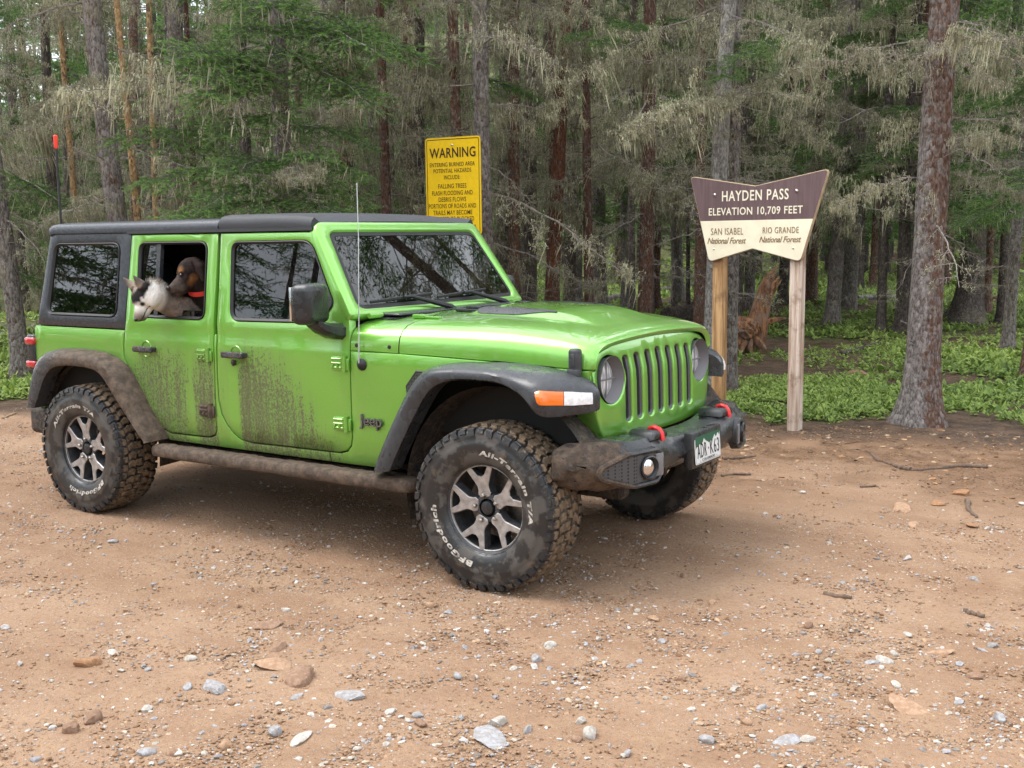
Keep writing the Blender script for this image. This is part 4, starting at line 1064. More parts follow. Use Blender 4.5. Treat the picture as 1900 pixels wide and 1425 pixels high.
for sg in (-1, 1):
    near = sg < 0
    f = fside(sg)
    # ---- front door
    d1 = part(panel(MB(), dens(DOOR1, .05), [WIN1B], f, .05, .05, .006, ZL), 'front_door', M['paint'])
    weld(d1)
    mb = MB(); ring_seal(mb, WIN1B, f, .017); part(mb, 'window_seal', M['rubber'], d1)
    mb = MB(); sheet(mb, inset(WIN1B, .008), f, .013); part(mb, 'window_glass', M['glass_door'], d1)
    mb = MB(); panel(mb, [(1.905, 1.228), (1.984, 1.318), (1.955, 1.375), (1.93, 1.33)], [], fside(sg, -.006), .2, .01, .003); part(mb, 'mirror_patch', M['plastic'], d1)
    handle(d1, 1.272, 1.030, sg, M['handle'])
    hinge(d1, 2.030, 1.022, sg, M['paint_clean']); hinge(d1, 2.028, .706, sg, M['paint'])
    mb = MB(); mb.tube([(1.258, sg*.812, 1.0), (1.258, sg*.818, .985), (1.259, sg*.812, .97)], [.012, .014, .010], 8); part(mb, 'lock_cylinder', M['handle'], d1)
    # ---- rear door
    d2 = part(panel(MB(), dens(DOOR2, .05), [WIN2], f, .05, .05, .006, ZL), 'rear_door', M['paint'])
    weld(d2)
    mb = MB(); ring_seal(mb, WIN2, f, .017); part(mb, 'window_seal', M['rubber'], d2)
    if near:   # rolled down: fixed rear pane, divider bar and a strip of glass at the bottom
        pane = [(.414, 1.645), (.426, 1.222), (.575, 1.222), (.568, 1.645)]
        mb = MB(); sheet(mb, pane, f, .016); part(mb, 'fixed_pane', M['glass_tint'], d2)
        mb = MB(); mb.prism([(.566, 1.647), (.572, 1.218), (.606, 1.218), (.600, 1.647)], lambda a, b, h: f(a, b, h), .03, .004); part(mb, 'divider_bar', M['plastic'], d2)
        mb = MB(); mb.prism([(.610, 1.216), (1.010, 1.216), (1.010, 1.262), (.610, 1.262)], lambda a, b, h: f(a, b, h), .022, .018); part(mb, 'lowered_glass', M['glass_door'], d2)
    else:
        mb = MB(); sheet(mb, inset(WIN2, .008), f, .013); part(mb, 'window_glass', M['glass_tint'], d2)
    handle(d2, .512, 1.028, sg, M['handle'])
    hinge(d2, 1.003, 1.016, sg, M['paint']); hinge(d2, .999, .700, sg, M['step_mud'] if near else M['paint'])
    # ---- body side behind and below the doors
    body = [(-.605, .60), (-.592, 1.10), (-.588, 1.131), (.312, 1.131), (.299, 1.106), (.291, .975), (.330, .908), (.420, .781), (.531, .625), (.600, .552), (.660, .530), (.996, .534), (1.058, .553), (1.077, .590), (1.089, .905), (1.093, 1.135), (1.1105, 1.135), (1.104, .905), (1.105, .757), (1.122, .686), (1.160, .627), (1.208, .577), (1.265, .545), (1.343, .534), (1.925, .540), (1.925, .488), (.64, .488), (.575, .58), (.47, .72), (.36, .86), (.22, .935), (.05, .96), (-.14, .965), (-.33, .94), (-.43, .87), (-.49, .76), (-.53, .66), (-.545, .60)]
    bs = part(panel(MB(), dens(body, .06), [], f, .06, .03, .004, ZL), 'body_side', M['paint']); weld(bs)
    # ---- front fender
    tp = lambda x: float(np.interp(x, [2.1, 2.42, 2.8, 3.1, 3.45], [1, .987, .935, .892, .825]))
    fen = [(1.932, .541), (2.003, .5415), (2.06, .556), (2.094, .592), (2.106, .637), (2.109, .96), (2.113, 1.086), (2.42, 1.086), (2.9, 1.069), (3.35, 1.046), (3.44, 1.042), (3.43, 1.0), (3.30, 1.025), (3.18, 1.03), (2.98, 1.035), (2.80, 1.022), (2.70, .985), (2.60, .89), (2.50, .73), (2.42, .60), (2.36, .488), (1.932, .488)]
    fe = part(panel(MB(), dens(fen, .05), [], fside(sg, 0, tp), .05, .03, .004, ZL), 'front_fender', M['paint']); weld(fe)
    vent = [(2.460, .928), (2.522, 1.008), (2.64, 1.008), (2.58, .90), (2.49, .855), (2.466, .872)]
    mb = MB(); mb.prism(vent, lambda a, b, h: fside(sg, 0, tp)(a, b, -h), -.004, .007, 0, .004); ve = part(mb, 'side_vent', M['rubber'], fe)
    mb = MB(); mb.prism(inset(vent, .011), lambda a, b, h: fside(sg, 0, tp)(a, b, -h), .004, .0085); part(mb, 'vent_mesh', M['mesh'], fe)
    # ---- hardtop side with quarter glass
    ht = [(-.437, 1.752), (-.468, 1.70), (-.502, 1.467), (-.556, 1.137), (.316, 1.137), (.330, 1.47), (.331, 1.712), (.30, 1.752)]
    hs = part(panel(MB(), dens(ht, .06), [QWIN], f, .06, .04, .006, ZL), 'hardtop_side', M['hardtop']); weld(hs)
    mb = MB(); ring_seal(mb, QWIN, f, .016); part(mb, 'quarter_window_seal', M['rubber'], hs)
    mb = MB(); sheet(mb, inset(QWIN, .008), f, .010); part(mb, 'quarter_window', M['glass_tint'], hs)
    # ---- drip rail over the doors
    mb = MB(); mb.loft([[(x, sg*.738, 1.704), (x, sg*.735, 1.722), (x, sg*.70, 1.724), (x, sg*.70, 1.703)] for x in (.30, 1.0, 1.81)]); part(mb, 'drip_rail', M['rubber'])
    # ---- cowl side between door and hood
    # ---- mirror
    mb = MB()
    def mt(p): return (p[0], p[1]*(1-.10*(p[0]+.5)), p[2])
    if near: mb.box((1.99, sg*.955, 1.335), (.125, .215, .205), .04, 4, Matrix.Rotation(sg*R_(-14), 3, 'Z'))
    else: mb.box((1.90, sg*.865, 1.325), (.215, .10, .19), .04, 4)
    mir = part(mb, 'side_mirror', M['plastic_smooth'], smooth=50)
    mb = MB(); mb.loft([[(x+a*.5*w, sg*y+0, z+b*.5*h) for a, b in ((-1, -.7), (-.6, -1), (.6, -1), (1, -.5), (1, .5), (.6, 1), (-.6, 1), (-1, .7))] for x, y, z, w, h in (((2.02, .795, 1.185, .12, .085), (2.02, .85, 1.19, .115, .075), (2.01, .92, 1.215, .10, .06), (2.0, .955, 1.24, .085, .05)) if near else ((2.02, .795, 1.185, .12, .085), (2.00, .83, 1.19, .11, .07), (1.97, .85, 1.22, .09, .06), (1.95, .86, 1.25, .085, .05)))]); part(mb, 'mirror_arm', M['plastic_smooth'], mir)
    mb = MB(); mb.box((1.918, sg*.957, 1.335) if near else (1.90, sg*.815, 1.325), (.012, .185, .17) if near else (.185, .008, .16), .003, 2, Matrix.Rotation(sg*R_(-14 if near else 0), 3, 'Z')); part(mb, 'mirror_glass', M['chrome'], mir)
    # ---- side step
    mb = MB(); secs = []
    for x in np.linspace(.60, 2.56, 90):
        sec = []
        for k in range(16):
            a = 2*math.pi*k/16
            yy = .842+.060*abs(math.cos(a))**.55*(1 if math.cos(a) > 0 else -1); zz = .440+.038*abs(math.sin(a))**.55*(1 if math.sin(a) > 0 else -1)
            nn = mnoise.noise(Vector((x*9, yy*14, zz*22)))*.006 + mnoise.noise(Vector((x*31, yy*40, zz*44+3)))*.004
            e = min(1, min(x-.60, 2.56-x)/.05+.45)
            sec.append((x, sg*(.842+(yy-.842)*e+nn), .44+(zz-.44)*e+nn+(.006*mnoise.noise(Vector((x*22, 5, 1))) if zz > .46 else 0)))
        secs.append(sec)
    mb.loft(secs); st = part(mb, 'side_step', M['step_mud'], smooth=60)
    mb = MB()
    for x in (.82, 1.4, 1.9, 2.3): mb = MB(); mb.box((x, sg*.70, .415), (.07, .24, .04), .01, 2); part(mb, 'step_bracket', M['under_mud'], st)
# ---- tail lamps
for sg in (-1, 1):
    mb = MB(); mb.box((-.630, sg*.735, .955), (.085, .165, .235), .02, 3); tl = part(mb, 'tail_lamp', M['plastic_smooth'])
    mb = MB(); mb.box((-.632, sg*.742, 1.030), (.098, .170, .050), .016, 3); part(mb, 'red_lens', M['red_lens'], tl); mb = MB(); mb.box((-.632, sg*.742, .880), (.096, .168, .045), .014, 3); part(mb, 'red_lens', M['red_lens'], tl)
# ---- hood and cowl
XS = [2.10, 2.42, 2.6, 2.8, 3.0, 3.15, 3.28, 3.37, 3.42, 3.448, 3.458]
WS = [.800, .789, .768, .748, .724, .706, .690, .678, .668, .655, .640]
ZC = [1.262, 1.268, 1.270, 1.269, 1.262, 1.250, 1.234, 1.217, 1.203, 1.190, 1.176]
Z0 = [1.093, 1.093, 1.087, 1.080, 1.072, 1.063, 1.056, 1.052, 1.051, 1.051, 1.051]
FY = [1, .998, .985, .955, .905, .83, .73, .60, .45, .30, .15, 0]
FZ = [0, .22, .42, .60, .735, .82, .875, .915, .95, .975, .993, 1]
def hood_z(x, y):
    wx = np.interp(x, XS, WS); zc = np.interp(x, XS, ZC); z0 = np.interp(x, XS, Z0)
    q = min(1, abs(y)/wx)
    fz = np.interp(q, FY[::-1], FZ[::-1])
    bul = .030*float(np.clip((.365-abs(y))/.07, 0, 1))*float(np.clip((x-2.50)/.10, 0, 1))*float(np.clip((3.34-x)/.32, 0, 1))
    s_ = bul/.030; bul = .030*s_*s_*(3-2*s_)
    return float(z0+(zc-z0)*fz)+bul
def hood_sec(x, edge=0.0):
    wx = float(np.interp(x, XS, WS)); qs = sorted(set([1, .9985, .994, .985, .972, .955, .932, .905, .87, .83, .78, .73] + list(np.linspace(.66, 0, 22))), reverse=True)
    half = [(q*wx, hood_z(x, q*wx)) for q in qs]
    pts = [(x, -y, z) for y, z in half]+[(x, y, z) for y, z in half[::-1][1:]]
    return pts
def skin(mb, xs, lip=True):
    secs = [hood_sec(x) for x in xs]
    mb.loft(secs, closed=False)
    for sg in (0, -1):   # fold the lower edges in
        e = [s[sg] for s in secs]; k = len(e); sgn = -1 if sg == 0 else 1
        vs_ = e+[(p[0], p[1]-sgn*.004, p[2]-.004) for p in e]+[(p[0], p[1]-sgn*.03, p[2]-.004) for p in e]
        mb.add(vs_, [(r*k+i, r*k+i+1, (r+1)*k+i+1, (r+1)*k+i) for r in range(2) for i in range(k-1)])
    for s_, dx in ((secs[0], .02), (secs[-1], -.02)):
        k = len(s_); dn = [(p[0]+(.003 if dx > 0 else -.003), p[1]*.997, p[2]-.006) for p in s_]; dn2 = [(p[0]+dx, p[1]*.98, p[2]-.02) for p in s_]
        mb.add(s_+dn+dn2, [(r*k+i, r*k+i+1, (r+1)*k+i+1, (r+1)*k+i) for r in range(2) for i in range(k-1)])
    return mb
hood = part(skin(MB(), list(np.linspace(2.423, 3.40, 40))+[3.42, 3.435, 3.448, 3.455, 3.460]), 'hood', M['paint_clean']); weld(hood, .0003, 40)
cowl = part(skin(MB(), np.linspace(2.112, 2.417, 12)), 'cowl', M['paint_clean']); weld(cowl, .0003, 40)
def on_hood(a, b, h): return (a, b, hood_z(a, b)+h)
mb = MB(); co, fa = fill2d(dens([(2.112, -.60), (2.27, -.62), (2.27, .62), (2.112, .60)], .05), (), .05); mb.add([on_hood(a, b, .004) for a, b in co], fa); mb.box((2.2, 0, 1.262), (.12, 1.16, .012), .004, 1); part(mb, 'cowl_grille', M['plastic'], cowl)
for sg in (-1, 1):
    ov = [(2.60+.21+.23*math.cos(t)*(1 if math.cos(t) < 0 else 1), sg*(.262+.036*math.sin(t)+.03*math.cos(t)*0)) for t in np.linspace(0, 2*math.pi, 36, endpoint=False)]
    ov = rounded([(2.55, sg*.275), (2.59, sg*.352), (2.82, sg*.350), (3.06, sg*.300), (3.0, sg*.275)], .03, 5)
    mb = MB(); co, fa = fill2d(dens(ov, .03), (), .03); mb.add([on_hood(a, b, .0045) for a, b in co], fa)
    L = dens(ov, .03); n = len(L); mb.add([on_hood(a, b, .0045) for a, b in L]+[on_hood(a, b, -.01) for a, b in L], [(j, (j+1) % n, n+(j+1) % n, n+j) for j in range(n)])
    part(mb, 'hood_vent', M['plastic'], hood)
    # black rubber stops near the windshield, hood hinges, latches
    mb = MB(); hx, hy = 2.47, sg*.235; hz_ = hood_z(hx, hy)
    mb.box((hx, hy, hz_+.008), (.17, .065, .016), .006, 2); mb.box((hx+.02, hy, hz_+.022), (.085, .04, .02), .007, 2); part(mb, 'windshield_stop', M['plastic_smooth'], hood)
    mb = MB(); hx, hy = 2.395, sg*.55; hz_ = hood_z(hx, hy)
    mb.box((hx-.02, hy, hz_+.010), (.08, .045, .020), .005, 2); mb.box((hx+.055, hy, hz_+.006), (.10, .036, .012), .004, 2); part(mb, 'hood_hinge', M['paint_clean'], hood)
    mb = MB(); lx, ly = 3.385, sg*.700
    mb.box((lx, ly, 1.085), (.055, .05, .125), .015, 3); mb.box((lx, ly+sg*.022, 1.095), (.026, .018, .06), .006, 2); mb.box((lx, ly+sg*.012, 1.03), (.062, .04, .05), .01, 2); part(mb, 'hood_latch', M['plastic'], hood)
    for bx in (2.15, 2.36):
        mb = MB(); mb.lathe([(0, .006), (.009, .005), (.012, .0)], 10, Matrix.Translation((bx, sg*(.796 if bx < 2.3 else .789), 1.118)) @ Matrix.Rotation(sg*-math.pi/2, 4, 'X')); part(mb, 'cowl_bolt', M['plastic_smooth'], cowl)
# ---- windshield frame
def wsf(sgl=1):
    # a: across (y), b: up along the glass 0..1 ; curved a little forward in the middle
    def fn(a, b, d):
        x = 2.107-.264*b/.475*1.0 if False else 2.131-.5556*b
        z = 1.272+.8316*b
        x += .035*(1-(a/.75)**2)
        return (x-d*.83, a, z-d*.55)
    return fn
WF = wsf()
wso = rounded([(-.800, -.01), (.800, -.01), (.730, .580), (-.730, .580)], [.03, .03, .07, .07], 5)
wsg = rounded([(-.722, .038), (.722, .038), (.652, .513), (-.652, .513)], .055, 6)
o = part(panel(MB(), dens(wso, .05), [dens(wsg, .04)], WF, .05, .05, .016), 'windshield_frame', M['paint_clean']); weld(o, .0003, 50); WSO = o
mb = MB(); a_ = dens(wsg, .03); b_ = inset(a_, .022); n = len(a_)
mb.add([WF(p[0], p[1], .012) for p in a_]+[WF(p[0], p[1], .012) for p in b_], [(j, (j+1) % n, n+(j+1) % n, n+j) for j in range(n)]); part(mb, 'windshield_seal', M['rubber'], WSO)
mb = MB(); sheet(mb, inset(dens(wsg, .04), .002), WF, .0145, .08); o = part(mb, 'windshield', M['glass_ws'], WSO, smooth=180)
mb = MB()   # black frit band behind the lower edge of the glass
co, fa = fill2d(dens([(-.70, .04), (.70, .04), (.695, .075), (-.695, .075)], .08), (), .08); mb.add([WF(a, b, .019) for a, b in co], fa); part(mb, 'windshield_band', M['rubber'], WSO)
for sg in (-1, 1): mb = MB(); mb.tube([WF(sg*.70, -.02, -.012), WF(sg*.61, -.02, -.012)], .014, 10); part(mb, 'frame_hinge', M['paint_clean'], WSO)
for y0, y1, yp in ((-.64, -.14, -.06), (-.10, .40, .50)):
    mb = MB()
    mb.tube([WF(yp+.02, -.045, -.03), WF(yp, -.02, -.035), WF((y0+y1)/2+.05, .068, -.03), WF((y0+y1)/2, .072, -.022)], [.022, .016, .010, .008], 8)
    mb.tube([WF(y0, .062, -.010), WF((y0+y1)/2, .074, -.012), WF(y1, .086, -.010)], [.009, .010, .009], 6, flat=.6)
    mb.lathe([(0, .03), (.022, .025), (.026, 0)], 12, Matrix.Translation(WF(yp+.02, -.045, .0)))
    part(mb, 'wiper', M['rubber'], WSO)
# ---- roof: rear hard section, front fabric section
def roof(mb, xs, ys_, zs_, zadd):
    secs = []
    for x in xs:
        zz = zadd(x); half = [(y, z+zz*(1 if y < .7 else .3)) for y, z in zip(ys_, zs_)]
        secs.append([(x, -y, z) for y, z in half]+[(x, y, z) for y, z in half[::-1]]+[(x, .60, 1.70), (x, -.60, 1.70)])
    return mb.loft(secs)
ry = [.735, .736, .728, .708, .66, .5, .25, .05]; rz = [1.712, 1.735, 1.758, 1.772, 1.781, 1.788, 1.792, 1.793]
mb = roof(MB(), [-.47, -.455, -.42, -.3, .3, .9, 1.085, 1.092], ry, rz, lambda x: -.04 if x < -.465 else (-.012 if x < -.45 else 0)); RF = part(mb, 'hardtop_roof', M['hardtop'], smooth=40)
fy = [.728, .732, .724, .705, .66, .5, .25, .05]; fz = [1.716, 1.745, 1.772, 1.788, 1.797, 1.803, 1.806, 1.807]
def zf(x): return -.052*max(0, (x-1.50)/.3)**1.8 - (.012 if x < 1.10 else 0) + .0025*math.sin(x*23)
mb = roof(MB(), [1.094, 1.10, 1.13, 1.2, 1.3, 1.4, 1.5, 1.6, 1.68, 1.74, 1.78, 1.80], fy, fz, zf); part(mb, 'fabric_top', M['fabric'], smooth=40)
mb = MB(); mb.box((-.525, 0, 1.40), (.03, 1.38, .62), .01, 2, Matrix.Rotation(R_(11), 3, 'Y')); part(mb, 'tailgate_window', M['glass_tint'])
mb = MB(); mb.box((-.585, 0, .86), (.04, 1.46, .54), .02, 2); part(mb, 'tailgate', M['paint'])
# ---- dark inner tub and cabin
mb = MB()
mb.box((1.0, 0, .50), (3.0, 1.46, .03)); mb.box((-.54, 0, .8), (.02, 1.46, .6)); mb.box((2.16, 0, .85), (.02, 1.46, .66))
for sg in (-1, 1): mb.box((.75, sg*.742, .83), (2.7, .02, .62)); mb.box((2.75, sg*.62, .86), (1.2, .02, .36)); mb.box((1.10, sg*.70, 1.42), (.055, .04, .56)); mb.box((.32, sg*.70, 1.42), (.055, .04, .56))
mb.box((2.8, 0, .78), (1.2, 1.1, .03))
part(mb, 'inner_tub', M['gap'], smooth=0)
mb = MB(); mb.box((1.86, 0, 1.10), (.30, 1.40, .22), .05, 3); mb.box((1.78, .37, 1.19), (.14, .36, .08), .03, 2); part(mb, 'dashboard', M['interior'])
mb = MB(); mb.lathe([(.165+.014*math.cos(t), .014*math.sin(t)) for t in np.linspace(0, 2*math.pi, 8, endpoint=False)], 28, Matrix.Translation((1.64, .37, 1.14)) @ Matrix.Rotation(R_(-66), 4, 'Y'), close=True); mb.box((1.68, .37, 1.12), (.10, .07, .07), .02, 2); part(mb, 'steering_wheel', M['interior'])
def seat(x, y, w, name='front_seat'):
    mb = MB(); mb.box((x+.24, y, .80), (.54, w, .16), .06, 3)
    mb.box((x-.06, y, 1.08), (.15, w, .58), .06, 3, Matrix.Rotation(R_(-12), 3, 'Y'))
    s_ = part(mb, name, M['seat'], smooth=50)
    for yy in ([y] if w < .7 else [y-.36, y, y+.36]):
        mb = MB(); mb.box((x-.125, yy, 1.435), (.09, .24, .17), .04, 3); mb.tube([(x-.12, yy-.05, 1.33), (x-.125, yy-.05, 1.42)], .007, 6); mb.tube([(x-.12, yy+.05, 1.33), (x-.125, yy+.05, 1.42)], .007, 6); part(mb, 'headrest', M['seat'], s_)
seat(1.16, -.37, .50); seat(1.16, .37, .50); seat(.20, 0, 1.18, 'rear_seat')
mb = MB()
for sg in (-1, 1): mb.tube([(1.07, sg*.66, .55), (1.07, sg*.66, 1.3), (1.07, sg*.60, 1.66), (1.07, sg*.5, 1.70)], .04, 10); mb.tube([(-.25, sg*.6, 1.66), (1.0, sg*.60, 1.685), (1.75, sg*.58, 1.66)], .035, 10)
mb.tube([(1.07, -.5, 1.70), (1.07, .5, 1.70)], .04, 10); part(mb, 'roll_bar', M['interior'], smooth=60)
mb = MB(); mb.box((1.80, 0, 1.62), (.03, .24, .07), .012, 2); part(mb, 'rear_view_mirror', M['interior'])
# ---- grille with seven slots and lamp holes
def gx(a, b):
    x = float(np.interp(b, [.60, .76, .98, 1.02, 1.09, 1.18], [3.470, 3.482, 3.477, 3.472, 3.455, 3.428]))
    return x - .30*max(0, abs(a)-.42)**2 - .006*(a/.4)**2
def GF(a, b, d): return (gx(a, b)-d, a, b)
gout = [(-.648, 1.035), (-.628, 1.085), (-.56, 1.118), (-.44, 1.146), (-.22, 1.170), (0, 1.177), (.22, 1.170), (.44, 1.146), (.56, 1.118), (.628, 1.085), (.648, 1.035), (.645, .95), (.622, .82), (.60, .755), (.57, .715), (.52, .694), (.25, .682), (0, .679), (-.25, .682), (-.52, .694), (-.57, .715), (-.60, .755), (-.622, .82), (-.645, .95)]
slots = []
for i in range(7):
    yc = -.341+.11367*i; zt = 1.098-.012*abs(i-3)/3
    slots.append(dens(rounded([(yc-.031, .768), (yc+.031, .768), (yc+.031, zt), (yc-.031, zt)], .026, 5), .05))
lamps = [[(sg*.492+.114*math.cos(t), .985+.114*math.sin(t)) for t in np.linspace(0, 2*math.pi, 36, endpoint=False)] for sg in (-1, 1)]
gr = part(panel(MB(), dens(gout, .05), slots+lamps, GF, .045, .05, .008), 'grille', M['paint_clean']); weld(gr, .0003, 50)
for i, s_ in enumerate(slots):
    mb = MB(); n = len(s_); a_ = inset(s_, .001); b_ = inset(s_, .010)
    rows = [(a_, .010), (b_, .018), (b_, .055)]
    mb.add([GF(p[0], p[1], d) for L, d in rows for p in L], [(r*n+j, r*n+(j+1) % n, (r+1)*n+(j+1) % n, (r+1)*n+j) for r in range(2) for j in range(n)])
    sl = part(mb, 'grille_slot', M['slot_grey'], gr)
    mb = MB(); sheet(mb, inset(s_, .004), GF, .048); part(mb, 'slot_mesh', M['mesh'], gr)
for sg in (-1, 1):
    X0 = 3.466
    T = Matrix.Translation((X0-.004, sg*.492, .985)) @ Matrix.Rotation(math.pi/2, 4, 'Y')
    mb = MB(); mb.lathe([(.1135, .004), (.1115, -.004), (.1075, -.010), (.098, -.055), (.092, -.06)], 40, T); hl = part(mb, 'headlight', M['lamp_grey'], smooth=50)
    mb = MB(); mb.lathe([(.097, -.056), (.093, -.046), (.07, -.036), (.04, -.031), (0, -.030)], 36, T); part(mb, 'headlight_lens', M['headlamp'], hl, smooth=80)
    mb = MB(); mb.box((X0-.038, sg*.492, .985), (.012, .168, .010), .003, 1); mb.box((X0-.038, sg*.492, .985), (.012, .010, .168), .003, 1); part(mb, 'lamp_divider', M['lamp_grey'], hl)
# sides of the grille shell below the lamps, and radiator darkness behind
for sg in (-1, 1):
    mb = MB()
    secs = [[(gx(.6, z)-.004 if k == 0 else (gx(.6, z)-.035 if k == 1 else 3.24), sg*(np.interp(z, [.66, .72, .82, .95, 1.04], [.55, .578, .618, .642, .645])+(.003 if k == 1 else (.0 if k == 0 else .01))), z) for k in range(3)] for z in np.linspace(.66, 1.045, 10)]
    mb.loft(secs, closed=False); part(mb, 'grille_shell', M['paint_clean'], smooth=50)
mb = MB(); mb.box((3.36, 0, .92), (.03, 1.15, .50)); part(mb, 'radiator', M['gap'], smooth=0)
# ---- flares
def flare(name, I, L, sg, mats, lump=0.0, front=99):
    """I: inner edge on the body, L: outer lower lip; a section of five points between them"""
    mb = MB(); secs = []; n = len(I)
    for k in range(n):
        i_, l_ = Vector(I[k]), Vector(L[k])
        h = i_-l_; hv = Vector((h.x, 0, h.z)); up = hv.normalized() if hv.length > 1e-4 else Vector((0, 0, 1)); out = Vector((0, l_.y-i_.y, 0))
        H = hv.length
        if k >= front: up = Vector((0, 0, 1)); out = Vector((l_.x-i_.x, l_.y-i_.y, 0)); H = i_.z-l_.z
        pts = [i_, i_+out*.30+up*.006, i_+out*.62+up*(-.004), i_+out*.82-up*(H*.16), i_+out*.96-up*(H*.34), l_+up*(H*.50), l_+up*(H*.12), l_-out*.05, l_-out*.16+up*.002, l_-out*.75+up*(.01)]
        secs.append(pts)
    # resample along the path
    S2 = []
    for k in range(n-1):
        m_ = 5
        for j in range(m_):
            t = j/m_; p0 = secs[max(0, k-1)]; p1 = secs[k]; p2 = secs[k+1]; p3 = secs[min(n-1, k+2)]
            S2.append([0.5*((2*b)+(-a+c)*t+(2*a-5*b+4*c-d)*t*t+(-a+3*b-3*c+d)*t**3) for a, b, c, d in zip(p0, p1, p2, p3)])
    S2.append(secs[-1])
    if lump:
        for s_ in S2:
            for q in range(1, 8):
                p = s_[q]; g = max(0, min(1, (p.x+.1)/.35))
                s_[q] = p+Vector((0, 1, .6))*0+Vector((.4, -1, .5))*(lump*g*(mnoise.noise(p*28)+.6*mnoise.noise(p*60)))
    mb.loft([[(p.x, sg*-p.y, p.z) for p in s_] for s_ in S2], closed=True)
    return mb
Yb, Yl = -.785, -.937
rI = [(.640, .500), (.606, .561), (.527, .660), (.428, .802), (.336, .912), (.226, .964), (.098, .991), (-.143, 1.000), (-.36, .978), (-.470, .900), (-.530, .78), (-.575, .625)]
rL = [(.600, .488), (.560, .535), (.480, .615), (.380, .715), (.300, .805), (.216, .880), (.116, .906), (-.10, .910), (-.245, .885), (-.329, .822), (-.392, .725), (-.455, .62)]
fI = [(2.310, .495), (2.357, .600), (2.482, .826), (2.577, .967), (2.658, 1.034), (2.768, 1.058), (2.95, 1.066), (3.10, 1.064)]
fL = [(2.455, .520), (2.520, .640), (2.628, .822), (2.708, .932), (2.790, .980), (2.90, .998), (3.03, 1.000), (3.13, .992)]
for sg in (-1, 1):
    I3 = [(x, -Yb if False else Yb, z) for x, z in rI]; L3 = [(x, Yl, z) for x, z in rL]
    I3 = [(x, Yb, z) for x, z in rI]
    mb = flare('rear_flare', I3, L3, -sg if False else (1 if sg > 0 else -1), None, .010)
    part(mb, 'rear_flare', M['flare_mud'], smooth=50)
    tpi = lambda x: -.785*float(np.interp(x, [2.1, 2.42, 2.8, 3.1, 3.45], [1, .99, .935, .88, .82]))
    I3 = [(x, tpi(x), z) for x, z in fI]+[(3.20, -.66, 1.056), (3.265, -.655, 1.046), (3.335, -.650, 1.030), (3.385, -.645, 1.008), (3.40, -.64, .995)]
    L3 = [(x, Yl, z) for x, z in fL]+[(3.235, -.937, .945), (3.335, -.935, .862), (3.445, -.83, .860), (3.500, -.735, .866), (3.506, -.685, .872)]
    mb = flare('front_flare', I3, L3, sg, None, 0, 9)
    ff = part(mb, 'front_flare', M['plastic'], smooth=42)
    TB = []
    for i_, l_ in zip(I3[9:12], L3[9:12]):
        i_, l_ = Vector(i_), Vector(l_); out = Vector((l_.x-i_.x, l_.y-i_.y, 0)); H = i_.z-l_.z
        TB.append((i_+out*.965-Vector((0, 0, H*.36)), l_+Vector((0, 0, H*.26))))
    i_, l_ = Vector(I3[8]), Vector(L3[8]); TB.insert(0, (Vector((3.285, -.932, .968)), Vector((3.315, -.935, .930))))
    def lamp_slab(a, b, name, mat):
        nrm = Vector((.66, -.75, 0))
        def pt(t, w_, o):
            k = min(2, int(t)); u = t-k
            q = TB[k][0].lerp(TB[k+1][0], u).lerp(TB[k][1].lerp(TB[k+1][1], u), w_)+nrm*o
            return (q.x, -q.y*sg, q.z)
        mbl = MB(); ts = np.linspace(a, b, 10)
        mbl.loft([[pt(t, 0, -.012), pt(t, .05, .010), pt(t, .5, .015), pt(t, .95, .011), pt(t, 1, -.012)] for t in ts]); part(mbl, name, mat, ff, smooth=60)
    lamp_slab(.35, 1.72, 'amber_lens', M['amber']); lamp_slab(1.74, 2.95, 'daytime_lamp', M['white_lens'])
    # wheel wells
    for wx, r0 in ((0.0, .50), (3.008, .50)):
        mb = MB(); prof = []
        T = Matrix.Translation((wx, 0, .40)) @ Matrix.Rotation(math.pi/2, 4, 'X')
        hh = sorted([sg*-.80, sg*-.36])
        for a in [None]:
            mb.lathe([(r0+.06, sg*-.79), (r0+.03, sg*-.55), (r0, sg*-.36), (.1, sg*-.36)], 22, T, arc=(R_(-8), R_(188)) if wx < 1 else (R_(28), R_(196)))
        part(mb, 'wheel_well', M['under_mud'], smooth=50)
# ---- front bumper
by = np.array([0, .16, .19, .30, .42, .52, .64, .74, .81, .85, .868])
bxf = np.array([3.70, 3.70, 3.695, 3.692, 3.690, 3.682, 3.655, 3.61, 3.565, 3.525, 3.48])
bxb = np.array([3.50, 3.50, 3.50, 3.50, 3.50, 3.48, 3.45, 3.42, 3.38, 3.36, 3.36])
bzt = np.array([.690, .690, .692, .700, .728, .728, .724, .722, .718, .708, .69])
bzb = np.array([.522, .522, .520, .515, .508, .503, .500, .505, .52, .54, .56])
def bsec(y):
    ay = abs(y); xf = float(np.interp(ay, by, bxf)); xb = float(np.interp(ay, by, bxb)); zt = float(np.interp(ay, by, bzt)); zb = float(np.interp(ay, by, bzb))
    H = zt-zb
    D = min(1.0, (xf-xb)/.17); pts = [(xb, zt-.01), (xb+.02*D, zt), (xf-.075*D, zt), (xf-.045*D, zt-.006), (xf-.012*D, zt-.045), (xf, zt-.075), (xf+.002, zb+.085), (xf-.012*D, zb+.06), (xf-.075*D, zb+.006), (xf-.10*D, zb), (xb, zb)]
    q = []
    for (x, z) in pts:
        p = Vector((x, y, z))
        g = float(np.clip((ay-.56)/.12, 0, 1))*(1 if y < 0 else .8)
        nn = (mnoise.noise(p*26)*.007+mnoise.noise(p*60)*.005)*g
        if z > zt-.03: nn += .010*g*(1-max(0, (ay-.80)/.06)) 
        q.append((x+nn*.6, y, z+nn))
    return q
